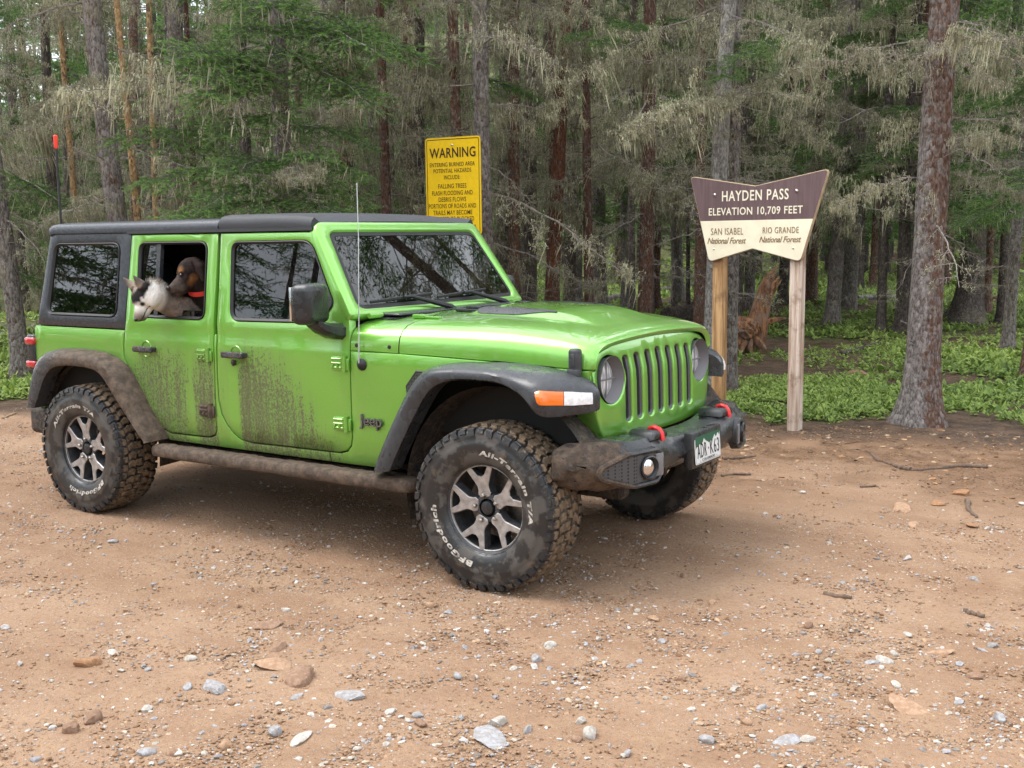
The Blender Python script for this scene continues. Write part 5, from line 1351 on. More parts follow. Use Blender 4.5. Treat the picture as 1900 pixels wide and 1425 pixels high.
mb = MB(); yy = sorted(set([-.868, -.85, -.81, -.19, -.16, .16, .19, .81, .85, .868]+list(np.linspace(-.80, .80, 65))))
SB = [bsec(y) for y in yy]
def endcap(sec, y):
    cx = sum(p[0] for p in sec)/len(sec); cz = sum(p[2] for p in sec)/len(sec); sgn = 1 if y > 0 else -1
    return [[(cx+(p[0]-cx)*k, y+sgn*d, cz+(p[2]-cz)*k) for p in sec] for k, d in ((.93, .010), (.75, .020), (.35, .026), (.02, .028))]
mb.loft(endcap(SB[0], -.868)[::-1]+SB+endcap(SB[-1], .868)); BU = part(mb, 'front_bumper', M['bumper'], smooth=38)
mb = MB()
mb.box((3.705, 0, .612), (.05, .345, .180), .010, 2); o = part(mb, 'plate_mount', M['bumper'], BU)
for sg in (-1, 1):
    mb = MB(); mb.box((3.60, sg*.395, .728), (.15, .17, .045), .018, 2, taper=lambda p: (p[0], p[1]*(1 if p[2] < 0 else .62), p[2])); part(mb, 'hook_pad', M['plastic_smooth'], BU)
    mb = MB(); pth = [(3.605, sg*.395, .738), (3.612, sg*.395, .752), (3.635, sg*.395, .760), (3.660, sg*.395, .752), (3.674, sg*.395, .730), (3.680, sg*.395, .700)]
    mb.tube(pth, [.010, .011, .011, .011, .011, .010], 10, flat=1.5); part(mb, 'tow_hook', M['red_hook'], BU, smooth=60)
    # fog lamp pocket
    c0 = Vector((3.672, sg*.600, .605)); tv = Vector((-.30, sg*1.0, 0)).normalized(); nv = Vector((1.0, sg*.30, 0)).normalized()
    def FP(a, b, h):
        yy_ = .60+a*.90; return (float(np.interp(yy_, by, bxf))+.004+h*.95, sg*(yy_+h*.25), .605+b)
    po = rounded([(-.175, -.035), (-.13, -.072), (.06, -.072), (.225, -.02), (.225, .015), (.09, .062), (-.13, .062), (-.175, .03)], .02, 4)
    mb = MB(); n = len(po); rows = [(inset(po, -.022), -.03), (inset(po, -.018), .010), (inset(po, -.008), .016), (po, .012), (inset(po, .012), -.02)]
    mb.add([FP(p[0], p[1], h) for L, h in rows for p in L], [(r*n+j, r*n+(j+1) % n, (r+1)*n+(j+1) % n, (r+1)*n+j) for r in range(4) for j in range(n)])
    fb = part(mb, 'fog_lamp_bezel', M['bumper'], BU)
    mb = MB(); co, fa = fill2d(dens(inset(po, .004), .04), (), .04); mb.add([FP(p[0], p[1], .0035+.004*0) for p in co], fa); part(mb, 'fog_mesh', M['mesh'], BU)
    T = Matrix.Translation(FP(-.055, -.005, 0)) @ nv.to_track_quat('Z', 'Y').to_matrix().to_4x4()
    mb = MB(); mb.lathe([(.056, .002), (.056, .018), (.050, .022), (.046, .014), (.044, .0)], 28, T); fl_ = part(mb, 'fog_lamp', M['plastic_smooth'], BU)
    mb = MB(); mb.lathe([(0, .020), (.02, .018), (.036, .012), (.043, .006)], 24, T); part(mb, 'fog_lens', M['chrome'], BU, smooth=80)
    mb = MB(); mb.box(FP(-.145, -.003, .006), (.02, .055, .11), .008, 2, nv.to_track_quat('X', 'Z').to_matrix()); part(mb, 'fog_pocket_side', M['lamp_grey'], BU)
# ---- licence plate
PC = Vector((3.7335, 0, .6174)); PT = .0707
def PF(a, b, h): return (PC.x-PT*b+h, PC.y+a, PC.z+b)
def plate_mat(c, r=.35): return simple('plate_ink', c, r)
po = rounded([(-.1524, -.0762), (.1524, -.0762), (.1524, .0762), (-.1524, .0762)], .014, 4)
mb = MB(); mb.prism(po, lambda a, b, h: PF(a, b, h), -.002, .0, 0, .001)
PL = part(mb, 'licence_plate', simple('plate_white', (.66, .67, .68), .35), BU)
gp = [(-.143, .067), (.143, .067), (.143, .034), (.132, .044), (.12, .048), (.11, .036), (.096, .030), (.085, .047), (.072, .035), (.058, .024), (.046, .014), (.030, .022), (.016, .012), (0, .020), (-.016, .026), (-.034, .036), (-.045, .046), (-.056, .030), (-.068, .020), (-.083, .016), (-.10, .022), (-.115, .010), (-.13, .012), (-.143, .004)]
mb = MB(); mb.add([PF(a, b, .0008) for a, b in gp], [tuple(range(len(gp)))]); part(mb, 'green_sky', simple('plate_green', (.02, .10, .06), .35), PL, smooth=0)
rim = inset(po, .005); mb = MB(); n = len(rim); r2 = inset(po, .0068)
mb.add([PF(p[0], p[1], .0012) for p in rim]+[PF(p[0], p[1], .0012) for p in r2], [(j, (j+1) % n, n+(j+1) % n, n+j) for j in range(n)]); part(mb, 'plate_border', simple('plate_border_green', (.10, .16, .13), .4), PL, smooth=0)
def put_text(body, size, fn, mat, name, parent, sx=1.0, spacing=1.0, shear=0.0, offset=0.0, x=0.0, y=0.0, fit=None, h=.0012, ext=.0004):
    me = text_mesh(body, size, ext, shear, offset, spacing)
    co = np.zeros(len(me.vertices)*3); me.vertices.foreach_get('co', co); co = co.reshape(-1, 3)
    cx = (co[:, 0].min()+co[:, 0].max())/2; cy = (co[:, 1].min()+co[:, 1].max())/2
    if fit: 
        sx = fit[0]/(co[:, 0].max()-co[:, 0].min()); sy = fit[1]/(co[:, 1].max()-co[:, 1].min())
    else: sy = 1.0
    for i, v in enumerate(me.vertices): v.co = fn((co[i, 0]-cx)*sx+x, (co[i, 1]-cy)*sy+y, h+co[i, 2])
    me.materials.append(mat); me.name = name; finish(me, 0, False)
    return tag(link_mesh(name, me, parent), kind='stuff')
ink = simple('plate_black_ink', (.012, .012, .014), .4)
put_text('ADR', 1, PF, ink, 'plate_lettering', PL, x=-.073, y=-.012, fit=(.110, .070), spacing=1.15)
put_text('K63', 1, PF, ink, 'plate_lettering', PL, x=.078, y=-.012, fit=(.108, .070), spacing=1.15)
mb = MB(); mb.add([PF(.003+.006*math.cos(t), -.012+.006*math.sin(t), .0012) for t in np.linspace(0, 2*math.pi, 8, endpoint=False)], [tuple(range(8))])
for q in (-.098, .098): mb.add([PF(q+.003*math.cos(t), -.062+.003*math.sin(t), .0012) for t in np.linspace(0, 2*math.pi, 6, endpoint=False)], [tuple(range(6))])
part(mb, 'plate_mark', ink, PL, smooth=0)
put_text('COLORADO', 1, PF, ink, 'plate_lettering', PL, x=0, y=-.060, fit=(.150, .013))
# ---- side lettering on the fender
for sg in (-1, 1):
    put_text('Jeep', 1, lambda a, b, h: (2.237+OFF[0]+(a if sg < 0 else -a), sg*(yprof(.73)+h), .728+b), M['badge'], 'badge', SUV, fit=(.150, .078), offset=.006, h=.004, ext=.006)
# ---- rear bumper, underbody
mb = MB(); mb.box((-.70, 0, .53), (.20, 1.50, .19), .05, 3)
RB = part(mb, 'rear_bumper', M['plastic_smooth'], smooth=50)
for sg in (-1, 1):
    mb = MB(); mb.box((-.60, sg*.73, .51), (.22, .16, .18), .04, 3); part(mb, 'bumper_end', M['under_mud'], RB)
mb = MB()
for sg in (-1, 1): mb.box((1.5, sg*.42, .46), (4.0, .09, .12), .02, 1); mb.tube([(2.4, sg*.30, .33), (2.7, sg*.38, .36), (3.0, sg*.45, .38)], .03, 8)
mb.box((1.5, 0, .43), (1.9, 1.40, .05), .02, 1); mb.box((.55, 0, .36), (.55, .5, .10), .03, 2); mb.box((1.55, .05, .36), (.75, .40, .09), .03, 2); mb.box((2.35, 0, .34), (.25, .6, .10), .03, 2)  # the wide flat tray is added to block light and darken the ground below
part(mb, 'chassis_and_shade_tray', M['under_mud'], smooth=30)
for x in (0, 3.008):
    mb = MB(); mb.tube([(x, -.70, .395), (x, .70, .395)], .042, 12); mb.lathe([(0, .13), (.09, .11), (.14, 0), (.09, -.11), (0, -.13)], 16, Matrix.Translation((x, .15, .39)) @ Matrix.Rotation(math.pi/2, 4, 'X')); part(mb, 'axle', M['under_mud'], smooth=60)
    for sg in (-1, 1): mb = MB(); mb.tube([(x-.06, sg*.50, .40), (x-.1, sg*.52, .95)], .03, 10); mb.tube([(x+.06, sg*.48, .5), (x+.06, sg*.48, .92)], .055, 10); part(mb, 'shock_absorber', M['steel_dark'], smooth=60)
# ---- antennas
mb = MB(); mb.lathe([(0, .022), (.012, .020), (.020, .012), (.030, .004), (.032, 0)], 16, Matrix.Translation((2.186, -.803, 1.022)) @ Matrix.Rotation(math.pi/2, 4, 'X')); an = part(mb, 'antenna', M['rubber'], smooth=60)
mb = MB(); mb.tube([(2.184, -.822, 1.030), (2.176, -.80, 1.35), (2.165, -.775, 1.66), (2.152, -.76, 1.93)], [.004, .0028, .0024, .0022], 6); mb.lathe([(0, .005), (.004, .003), (.004, -.003), (0, -.005)], 8, Matrix.Translation((2.152, -.76, 1.93))); part(mb, 'antenna_rod', simple('bright_rod', (.55, .55, .55), .3, .8), an)
mb = MB(); mb.tube([(-.50, -.62, 1.10), (-.505, -.62, 2.26)], .008, 8); wa = part(mb, 'whip_antenna', M['rubber'])
mb = MB(); mb.tube([(-.505, -.62, 2.255), (-.505, -.62, 2.27), (-.505, -.62, 2.335), (-.505, -.62, 2.34)], [.010, .014, .014, .010], 10); part(mb, 'red_tip', simple('red_orange_tip', (.75, .05, .03), .5), wa)
# ---- wheels
def wheel_proto():
    """axis along y, outer face towards -y, centre at origin"""
    A = Matrix.Rotation(math.pi/2, 4, 'X')     # local z -> -y
    res = []
    def keep(mb, name, mat, sm=35): res.append((mb, name, mat, sm))
    mb = MB()   # barrel, lip, hub
    mb.lathe([(.2165, .118), (.222, .112), (.2225, .104), (.214, .100), (.2065, .094), (.2025, .070), (.196, .0), (.192, -.09), (.212, -.10), (.216, -.11)], 56, A)
    mb.lathe([(.045, .084), (.066, .080), (.074, .062), (.074, .03), (.0, .03)], 40, A)
    keep(mb, 'wheel', M['rim_dark'], 40)
    lip = MB(); lip.lathe([(.2195, .1175), (.2225, .113), (.2235, .106)], 56, A); keep(lip, 'rim_lip', M['rim_dark'], 50)
    lip = MB(); lip.lathe([(.2005, .095), (.2035, .0975), (.2075, .0955), (.2075, .088), (.201, .086)], 56, A); keep(lip, 'rim_ring', M['rim_face'], 50)
    half = [(.058, .0), (.060, .014), (.066, .017), (.080, .018), (.084, .030), (.100, .027), (.118, .033), (.150, .051), (.1925, .0700), (.1985, .0510), (.160, .0235), (.146, .012), (.143, 0)]
    # order: inner hub edge -> lug recess -> arm -> prong -> crotch
    half = [(.050, .010), (.052, .026), (.068, .036), (.090, .031), (.108, .032), (.126, .041), (.1930, .0765), (.2025, .0495), (.159, .020), (.151, 0)]
    poly = half+[(u, -v) for u, v in half[::-1] if v != 0]
    for k in range(5):
        th = R_(90+72*k+11); mb = MB(); md = MB()
        def sp(u, v, h, th=th):
            r = math.hypot(u, v); hh = h-.014*(1-min(1, r/.2))
            return (u*math.cos(th)-v*math.sin(th), -hh, u*math.sin(th)+v*math.cos(th))
        pin = inset(poly, .0035); n = len(poly)
        mb.add([sp(p[0], p[1], .0985) for p in pin]+[sp(p[0], p[1], .094) for p in poly]+[sp(p[0]*1.0, p[1]*1.10, .045) for p in poly], [])
        b = 0
        mb.f.append(tuple(range(n))); mb.mi.append(0)
        for j in range(n):
            mb.f.append((j, (j+1) % n, n+(j+1) % n, n+j)); mb.mi.append(0)
            mb.f.append((n+j, n+(j+1) % n, 2*n+(j+1) % n, 2*n+j)); mb.mi.append(1)
        keep(mb, 'spoke', [M['rim_face'], M['rim_dark']], 25)
        tl_ = R_(90+72*k+11); lx, lz = .0635*math.cos(tl_), .0635*math.sin(tl_)
        mr = MB(); T = Matrix.Translation((lx, -.079, lz)) @ A
        mr.lathe([(.0165, .0065), (.0165, .004), (.0, .004)], 14, T); keep(mr, 'lug_recess', M['rim_dark'], 30)
        ml = MB(); ml.lathe([(0, .030), (.006, .029), (.0105, .024), (.0115, .016), (.0125, .0), ], 6, T); keep(ml, 'lug_nut', M['lug'], 40)
    mc = MB(); mc.lathe([(0, .094), (.022, .093), (.031, .090), (.034, .084), (.034, .06)], 28, A); keep(mc, 'centre_cap', M['plastic_smooth'], 40)
    md = MB(); md.lathe([(.06, -.005), (.155, -.005), (.158, -.01), (.155, -.03), (.06, -.03)], 40, A); md.box((.13, .0, .06), (.07, .08, .11), .01, 2); keep(md, 'brake_disc', M['disc'], 40)
    # tyre carcass
    prof = [(.214, .112), (.222, .122), (.236, .131), (.262, .1385), (.300, .1430), (.318, .1435), (.321, .1415), (.340, .1405), (.356, .138), (.370, .132), (.378, .120), (.384, .09), (.386, .04)]
    prof = prof+[(r, -h) for r, h in prof[::-1]]
    mt_ = MB(); mt_.lathe(prof, 96, A); keep(mt_, 'tyre', M['tyre'], 60)
    # tread lugs
    tr = MB(); random.seed(5)
    def lug(th0, outline, r0=.383, r1=.3985, jit=.0012):
        """outline: (arc metres, across metres) -> block on the cylinder"""
        n = len(outline); ins = inset(outline, .0025); j = random.uniform(-jit, jit)
        def c(a, b, r):
            t = th0+a/.395; return (r*math.cos(t), -b, r*math.sin(t))
        def crown(b, r): return r-.010*(abs(b)/.13)**3
        vs_ = [c(a, b, crown(b, r0)) for a, b in outline]+[c(a, b, crown(b, r1-.003+j)) for a, b in outline]+[c(a, b, crown(b, r1+j)) for a, b in ins]
        fs_ = [(q*n+i, q*n+(i+1) % n, (q+1)*n+(i+1) % n, (q+1)*n+i) for q in range(2) for i in range(n)]+[tuple(2*n+i for i in range(n))]
        tr.add(vs_, fs_)
    N = 46; pit = 2*math.pi*.395/N
    for k in range(N):
        t0 = 2*math.pi*k/N
        for s_ in (-1, 1):
            ln = .146 if k % 2 == 0 else .137
            off = 0 if s_ < 0 else math.pi/N
            g = .012
            # shoulder lug, toothed
            ol = [(-pit*.5+g*.5+.006, .088), (-pit*.5+g*.5, .104), (-pit*.5+g*.5+.004, .122), (-pit*.5+g*.5, ln-.008), (pit*.5-g*.5-.002, ln-.008), (pit*.5-g*.5-.006, .118), (pit*.5-g*.5, .104), (pit*.5-g*.5-.004, .088)]
            ol = [(a, b*s_) for a, b in (ol if s_ > 0 else ol[::-1])]
            lug(t0+off, ol)
            # side biter on the shoulder
            n0 = [(-.022, .352), (-.018, .384), (.016, .384), (.010, .356)] if k % 2 == 0 else [(-.020, .362), (-.016, .384), (.018, .384), (.020, .366)]
            vs_ = []
            for hh in (.130, .1475 if k % 2 == 0 else .143):
                for a, r in n0:
                    t = t0+off+a/.37; vs_.append((r*math.cos(t), -s_*(hh-(.006 if r > .38 else 0)*(1 if hh > .131 else 0)), r*math.sin(t)))
            tr.add(vs_, [(0, 1, 5, 4), (1, 2, 6, 5), (2, 3, 7, 6), (3, 0, 4, 7), (4, 5, 6, 7)])
            # middle lugs, interlocking
            o2 = off+math.pi/N*.9
            ml = [(-pit*.42, .036), (-pit*.30, .058), (-pit*.46, .078), (pit*.10, .082), (pit*.26, .064), (pit*.44, .052), (pit*.28, .032), (-pit*.06, .030)]
            ml = [(a, b*s_) for a, b in (ml if s_ > 0 else ml[::-1])]
            lug(t0+o2, ml)
        zz = .010 if k % 2 else -.010
        cl = [(-pit*.44, -.022+zz), (-pit*.20, -.026+zz), (-pit*.02, -.016+zz), (pit*.40, -.020+zz), (pit*.30, .004+zz), (pit*.42, .022+zz), (pit*.05, .027+zz), (-pit*.15, .016+zz), (-pit*.36, .022+zz)]
        lug(t0, [(a, b*.95) for a, b in cl])
    keep(tr, 'tread', M['tread'], 30)
    return res
def arc_text(body, size, r, th_mid, h, sx=1.0, inward=False):
    me = text_mesh(body, size, .0012, .12, .0014, 1.15, res=2)
    co = np.zeros(len(me.vertices)*3); me.vertices.foreach_get('co', co); co = co.reshape(-1, 3)
    cx = (co[:, 0].min()+co[:, 0].max())/2; cy = (co[:, 1].min()+co[:, 1].max())/2
    sx = R_(sx)*r/(co[:, 0].max()-co[:, 0].min())
    for i, v in enumerate(me.vertices):
        a = (co[i, 0]-cx)*sx; b = co[i, 1]-cy; th = th_mid-a/r; rr = r+b
        hh = float(np.interp(rr, [.236, .262, .300, .318, .321], [.131, .1385, .1430, .1435, .1415])); v.co = (rr*math.cos(th), -(hh+.0006+max(0, co[i, 2])), rr*math.sin(th))
    return me
proto = wheel_proto(); wcache = {}
LET = []
for body, mid, sz, sx in (('All-Terrain T/A', 42, .031, 100), ('BFGoodrich', 220, .037, 78)):
    LET.append((body, mid, sz, sx))
def put_wheel(x, y, st, spin, rz):
    name0 = 'wheel'; root = None
    Rw = Matrix.Translation((x+OFF[0], y, .395)) @ Matrix.Rotation(rz+st, 4, 'Z') @ Matrix.Rotation(spin, 4, 'Y')
    for i, (mb, name, mats, sm) in enumerate(proto):
        if i not in wcache:
            o = mb.build(name, mats, None, sm); wcache[i] = o.data; COL.objects.unlink(o); bpy.data.objects.remove(o)
        o = link_mesh(name, wcache[i], root if root else SUV)
        if root is None: root = o; o.matrix_local = Rw
        if name == 'tread': o['kind'] = 'stuff'
    for j, (body, mid, sz, sx) in enumerate(LET):
        key = 'L%d' % j
        if key not in wcache:
            me = arc_text(body, sz, .272, R_(mid), .1385, sx); me.materials.append(M['letter_white']); me.name = 'tyre_lettering'; finish(me, 0, False); wcache[key] = me
        tag(link_mesh('tyre_lettering', wcache[key], root), kind='stuff')
    return root
ST = .0273
put_wheel(0, -.799, 0, R_(-62), 0)
put_wheel(3.008, -.799, ST, 0, 0)
put_wheel(0, .799, 0, R_(30), math.pi)
put_wheel(3.008, .799, ST, R_(10), math.pi)
# ------------------------------------------------------------------ plants on the forest floor
def leaf_plants(n, r, lo, hi, leaf, height_, wid, region):
    """merged rosettes of bent leaves; returns arrays"""
    P = []
    while len(P) < n:
        x, y = region(r, n*2); w_ = veg_w(x, y); ok = r.uniform(0, 1, len(x)) < w_**.8
        # nothing on the trunks' feet or the signposts
        P.extend(np.column_stack([x, y])[ok].tolist())
    P = np.array(P[:n]); z = height(P[:, 0], P[:, 1])
    k = r.integers(lo, hi, n); tot = k.sum(); idx = np.repeat(np.arange(n), k)
    az = r.uniform(0, 2*np.pi, tot); el = r.uniform(.25, 1.25, tot); ps = (r.uniform(.55, 1.35, n)*(1+.5*(vnoise(P[:, 0], P[:, 1], .9, 61)-.5)))[idx]
    L = leaf*r.uniform(.6, 1.25, tot)*ps; W_ = wid*r.uniform(.7, 1.3, tot)*ps; H0 = height_*r.uniform(0, 1, tot)*ps
    d = np.column_stack([np.cos(az)*np.cos(el), np.sin(az)*np.cos(el), np.sin(el)]); sd_ = np.column_stack([-np.sin(az), np.cos(az), np.zeros(tot)])
    b = np.column_stack([P[idx, 0], P[idx, 1], z[idx]+H0*.8])+d*0+np.column_stack([r.normal(0, .02, tot), r.normal(0, .02, tot), np.zeros(tot)])*ps[:, None]
    up_ = np.array([0, 0, 1.0])
    m1 = b+d*(L*.5)[:, None]; tip = b+d*(L*.9)[:, None]-up_[None]*(L*.32*np.cos(el))[:, None]
    fold = np.cross(sd_, d)*(W_*.25)[:, None]
    V = np.stack([b, m1-sd_*(W_*.5)[:, None]+fold, m1, m1+sd_*(W_*.5)[:, None]+fold, tip], 1).reshape(-1, 3)
    F = np.array([[0, 2, 1], [0, 3, 2], [1, 2, 4], [2, 3, 4]]); F = (F[None]+(np.arange(tot)*5)[:, None, None]).reshape(-1, 3)
    sh = np.clip(r.uniform(.1, .8, tot)+.35*(vnoise(P[:, 0], P[:, 1], .5, 62)-.4)[idx], 0, 1); C_ = np.repeat(sh, 5)
    return V, F, C_
def reg_view(d0, d1, u0, u1):
    def fn(r, n):
        u = r.uniform(u0, u1, n); d = d0*(d1/d0)**r.uniform(0, 1, n)
        p = np.array(CAM)[None]+(np.array(fw)[None]+((u-950)/FPX)[:, None]*np.array(RT)[None])*d[:, None]
        return p[:, 0], p[:, 1]
    return fn
r4 = np.random.default_rng(5); vv = []; ff_ = []; cc = []; o_ = 0
for n, lo, hi, lf, ht_, wd, rg in ((2300, 6, 12, .058, .06, .020, reg_view(9.2, 13, 1250, 1960)), (2200, 5, 9, .052, .045, .030, reg_view(9.5, 16, 1250, 1960)), (420, 4, 8, .085, .05, .060, reg_view(9.5, 15, 1650, 1980)),
                                   (9000, 4, 8, .095, .06, .042, reg_view(13, 30, 850, 1960)), (4200, 4, 7, .19, .10, .075, reg_view(26, 55, 800, 1960)), (900, 5, 9, .11, .06, .045, reg_view(11, 17, -150, 120)), (500, 5, 9, .15, .06, .06, reg_view(14, 26, -150, 150))):
    v, f, c = leaf_plants(n, r4, lo, hi, lf, ht_, wd, rg); vv.append(v); ff_.append(f+o_); cc.append(c); o_ += len(v)
def plant_mat():
    k = NT('undergrowth_leaves'); at = k.t.nodes.new('ShaderNodeAttribute'); at.attribute_name = 'Col'
    c = k.ramp(k.xyz(at.outputs['Color'])[0], [(0, (.085, .14, .034)), (.5, (.23, .33, .072)), (1, (.40, .49, .14))])
    k.p(Base_Color=c, Roughness=.55, Specular_IOR_Level=.3)
    tl_ = k.t.nodes.new('ShaderNodeBsdfTranslucent'); k.set(tl_.inputs[0], c); ms = k.t.nodes.new('ShaderNodeMixShader'); ms.inputs[0].default_value = .3
    k.t.links.new(k.b.outputs[0], ms.inputs[1]); k.t.links.new(tl_.outputs[0], ms.inputs[2]); k.t.links.new(ms.outputs[0], k.out.inputs['Surface']); return k.done()
c = np.concatenate(cc)
UG = link_mesh('undergrowth', np_mesh('undergrowth', np.concatenate(vv), np.concatenate(ff_), plant_mat(), False, np.column_stack([c, c, c])))
tag(UG, 'low bright green plants covering the forest floor', 'plants', kind='stuff')
M['root'] = simple('dark_root_bark', (.115, .075, .052), .9, nsc=40, namt=.4, bump=.5, bsc=80)
# litter of twigs and needles on the forest floor and its edge
r5 = np.random.default_rng(8); sp_ = Soup()
for _ in range(700):
    u = r5.uniform(1180, 1950); d = 8.2*(22/8.2)**r5.uniform(0, 1); q = CAM+(fw+RT*((u-950)/FPX))*d
    if q.y < float(edge_y(q.x))-.9: continue
    z = gz(q.x, q.y); a = r5.uniform(0, 6.28); ln = r5.uniform(.04, .22); e = Vector((math.cos(a), math.sin(a), r5.uniform(-.02, .06)))*ln
    p0 = Vector((q.x, q.y, z+.004)); sp_.stick([p0, p0+e*.5+Vector((0, 0, .006)), p0+e], r5.uniform(.0015, .0045), .001, 0)
LT = link_mesh('twig_litter', sp_.mesh('twig_litter', [M['root']])); tag(LT, 'fine dead twigs littering the forest floor', 'litter', kind='stuff')

# ------------------------------------------------------------------ stones that can be told apart
def rock(u, v, size, col, label, group=None, flat=.45, seed=1, sink=.3, elong=1.3):
    p = base_on_ground(u, v); b = bmesh.new(); bmesh.ops.create_icosphere(b, subdivisions=3, radius=1.0); rn = random.Random(seed)
    cuts = [(rv2(rn), rn.uniform(.55, .9)) for _ in range(9)]
    for q in b.verts:
        c = q.co.normalized()
        k = 1.0
        for nrm, dd in cuts:
            t = c.dot(nrm)
            if t > 1e-3: k = min(k, dd/t)
        k *= 1+.05*mnoise.noise(c*3+Vector((seed, 0, 0)))+.025*mnoise.noise(c*9)
        q.co = Vector((c.x*k*elong, c.y*k*.85, c.z*k*flat*1.3))*size*.5
    me = bpy.data.meshes.new('stone'); b.to_mesh(me); b.free()
    me.materials.append(M['stone']); ca = me.color_attributes.new('Col', 'FLOAT_COLOR', 'POINT'); ca.data.foreach_set('color', np.tile(np.array((*col, 1), np.float32), len(me.vertices))); finish(me, 28, False)
    o = link_mesh('stone', me); o.location = (p.x, p.y, p.z+size*flat*(.5-sink)*.65); o.rotation_euler = (rn.uniform(-.2, .2), rn.uniform(-.2, .2), rn.uniform(0, 6.28)); tag(o, label, 'stone', group); return o
def rv2(rn):
    while True:
        q = Vector((rn.uniform(-1, 1), rn.uniform(-1, 1), rn.uniform(-1, 1)))
        if .1 < q.length < 1: return q.normalized()
TAN, GRY, BRN, ORG, WHT = (.38, .25, .165), (.33, .33, .345), (.28, .18, .125), (.33, .185, .10), (.47, .45, .42)
for i, (u, v, s_, c, lab, fl_, el_) in enumerate([
    (560, 1262, .135, BRN, 'brown angular rock touching a flat tan slab', .55, 1.3), (512, 1236, .15, TAN, 'flat tan slab bedded in dirt against a brown rock', .22, 1.4),
    (162, 1233, .092, ORG, 'wedge-shaped orange-brown stone tilted up from the dirt', .5, 1.5), (133, 1358, .062, BRN, 'rounded brown cobble of a close pair', .75, 1.1), (173, 1337, .066, BRN, 'egg-shaped tan cobble beside a rounder brown one', .7, 1.4),
    (510, 1362, .055, GRY, 'dark grey rounded pebble lying alone', .7, 1.1), (650, 1293, .105, GRY, 'pale blue-grey flat slate with a pointed end', .25, 1.6), (908, 1372, .12, GRY, 'broken blue-grey slate plate flush with dirt', .18, 1.5),
    (922, 1343, .062, WHT, 'whitish block above the broken slate plate', .6, 1.2), (398, 1277, .085, GRY, 'long bone-shaped grey stone', .35, 1.9), (497, 1163, .10, BRN, 'thin overlapping brown shale pieces', .2, 1.5),
    (517, 1204, .065, BRN, 'dark shale chip above the flat tan slab', .45, 1.5), (1640, 1227, .056, WHT, 'white-tipped grey pebble beside a dark one', .5, 1.5), (1618, 1230, .045, GRY, 'dark grey chip beside the white-tipped pebble', .35, 1.4),
    (1694, 1318, .13, TAN, 'broad flat pinkish-tan stone bedded in gravel', .15, 1.7), (1462, 1376, .075, GRY, 'flat pale grey stone alone near bare dirt', .3, 1.7), (1096, 1364, .065, WHT, 'pale triangular stone on end', .7, 1.1),
    (797, 1124, .075, TAN, 'smooth flat tan stone in front of the front wheel', .35, 1.6), (1268, 1070, .05, BRN, 'small brown stone in the shade ahead of the front wheel', .5, 1.4), (1747, 1212, .075, TAN, 'flat salmon-pink stone with one sharp edge', .25, 1.8),
    (1842, 1200, .05, GRY, 'dark grey lump beside a lighter flat one', .6, 1.1), (1822, 1207, .05, GRY, 'flat light grey stone beside a dark lump', .3, 1.4), (1590, 702, .26, (.30, .19, .12), 'rust-brown boulder half buried among the green plants', .55, 1.4),
    (1405, 888, .16, (.26, .17, .11), 'flat brown slab under the roots near the bumper', .12, 1.6), (1783, 918, .10, ORG, 'orange-tan stone on the dark damp soil', .45, 1.3), (1742, 936, .10, ORG, 'blocky orange stone on the dark damp soil', .35, 1.2),
    (1672, 945, .14, TAN, 'long pale tan slab pointing across the damp soil', .2, 2.2), (1697, 974, .09, TAN, 'pale tan flake below the long slab', .25, 1.6), (1805, 975, .09, ORG, 'crumbling orange flat stone below the damp soil', .2, 1.5),
    (1020, 1200, .05, WHT, 'cream pebble in open dirt before the front wheel', .6, 1.2), (560, 1372, .07, WHT, 'bright white and slate grey striped stone', .3, 1.9), (418, 1384, .05, TAN, 'yellowish cobble with a grey shadow side', .7, 1.1),
    (272, 1398, .055, GRY, 'squarish pinkish-grey stone lying alone', .5, 1.2), (1212, 1150, .05, TAN, 'pale oval pebble below the far front wheel', .5, 1.4), (780, 1345, .05, BRN, 'brown angular chip left of the broken slate', .6, 1.2)]):
    rock(u, v, s_, c, lab, None, fl_, 100+i, .3, el_)
rs = random.Random(9)
for k in range(110):
    u = rs.uniform(0, 1900); v = 900+520*rs.random()**.75
    p = base_on_ground(u, v)
    if -.9 < p.x < 3.9 and abs(p.y) < 1.05: continue
    rock(u, v, rs.uniform(.018, .048), rs.choice([GRY, WHT, TAN, BRN, WHT, GRY, (.45, .43, .42)]), 'loose pebble on the gravelly dirt of the pull-out', 'loose pebbles on the pull-out', rs.uniform(.35, .75), 300+k, .25, rs.uniform(1, 1.6))
# ------------------------------------------------------------------ sticks and roots lying on the dirt
def stick(name, pts, r0, r1, label, cat, mat='twig', lift=.4):
    P = []
    for i, (u, v) in enumerate(pts):
        q = base_on_ground(u, v); P.append(Vector((q.x, q.y, q.z)))
    Q = []
    for i in range(len(P)-1):
        for j in range(4): Q.append(P[i].lerp(P[i+1], j/4)+Vector((RN.uniform(-.008, .008), RN.uniform(-.008, .008), 0)))
    Q.append(P[-1]); n = len(Q); root = Q[0].copy(); mb = MB()
    rad = [(r0+(r1-r0)*i/(n-1))*(1+.18*math.sin(i*2.3)) for i in range(n)]
    mb.tube([q-root+Vector((0, 0, rad[i]*lift)) for i, q in enumerate(Q)], rad, 8)
    o = mb.build(name, M[mat], None, 60); o.location = root; tag(o, label, cat); return o
M['root'] = simple('dark_root_bark', (.115, .075, .052), .9, nsc=40, namt=.4, bump=.5, bsc=80)
M['dry_wood'] = simple('dry_wood', (.30, .20, .12), .85, nsc=25, namt=.35)
stick('root', [(1610, 838), (1630, 855), (1668, 868), (1690, 873)], .012, .016, 'curving exposed root surfacing from the damp soil', 'root', 'root')
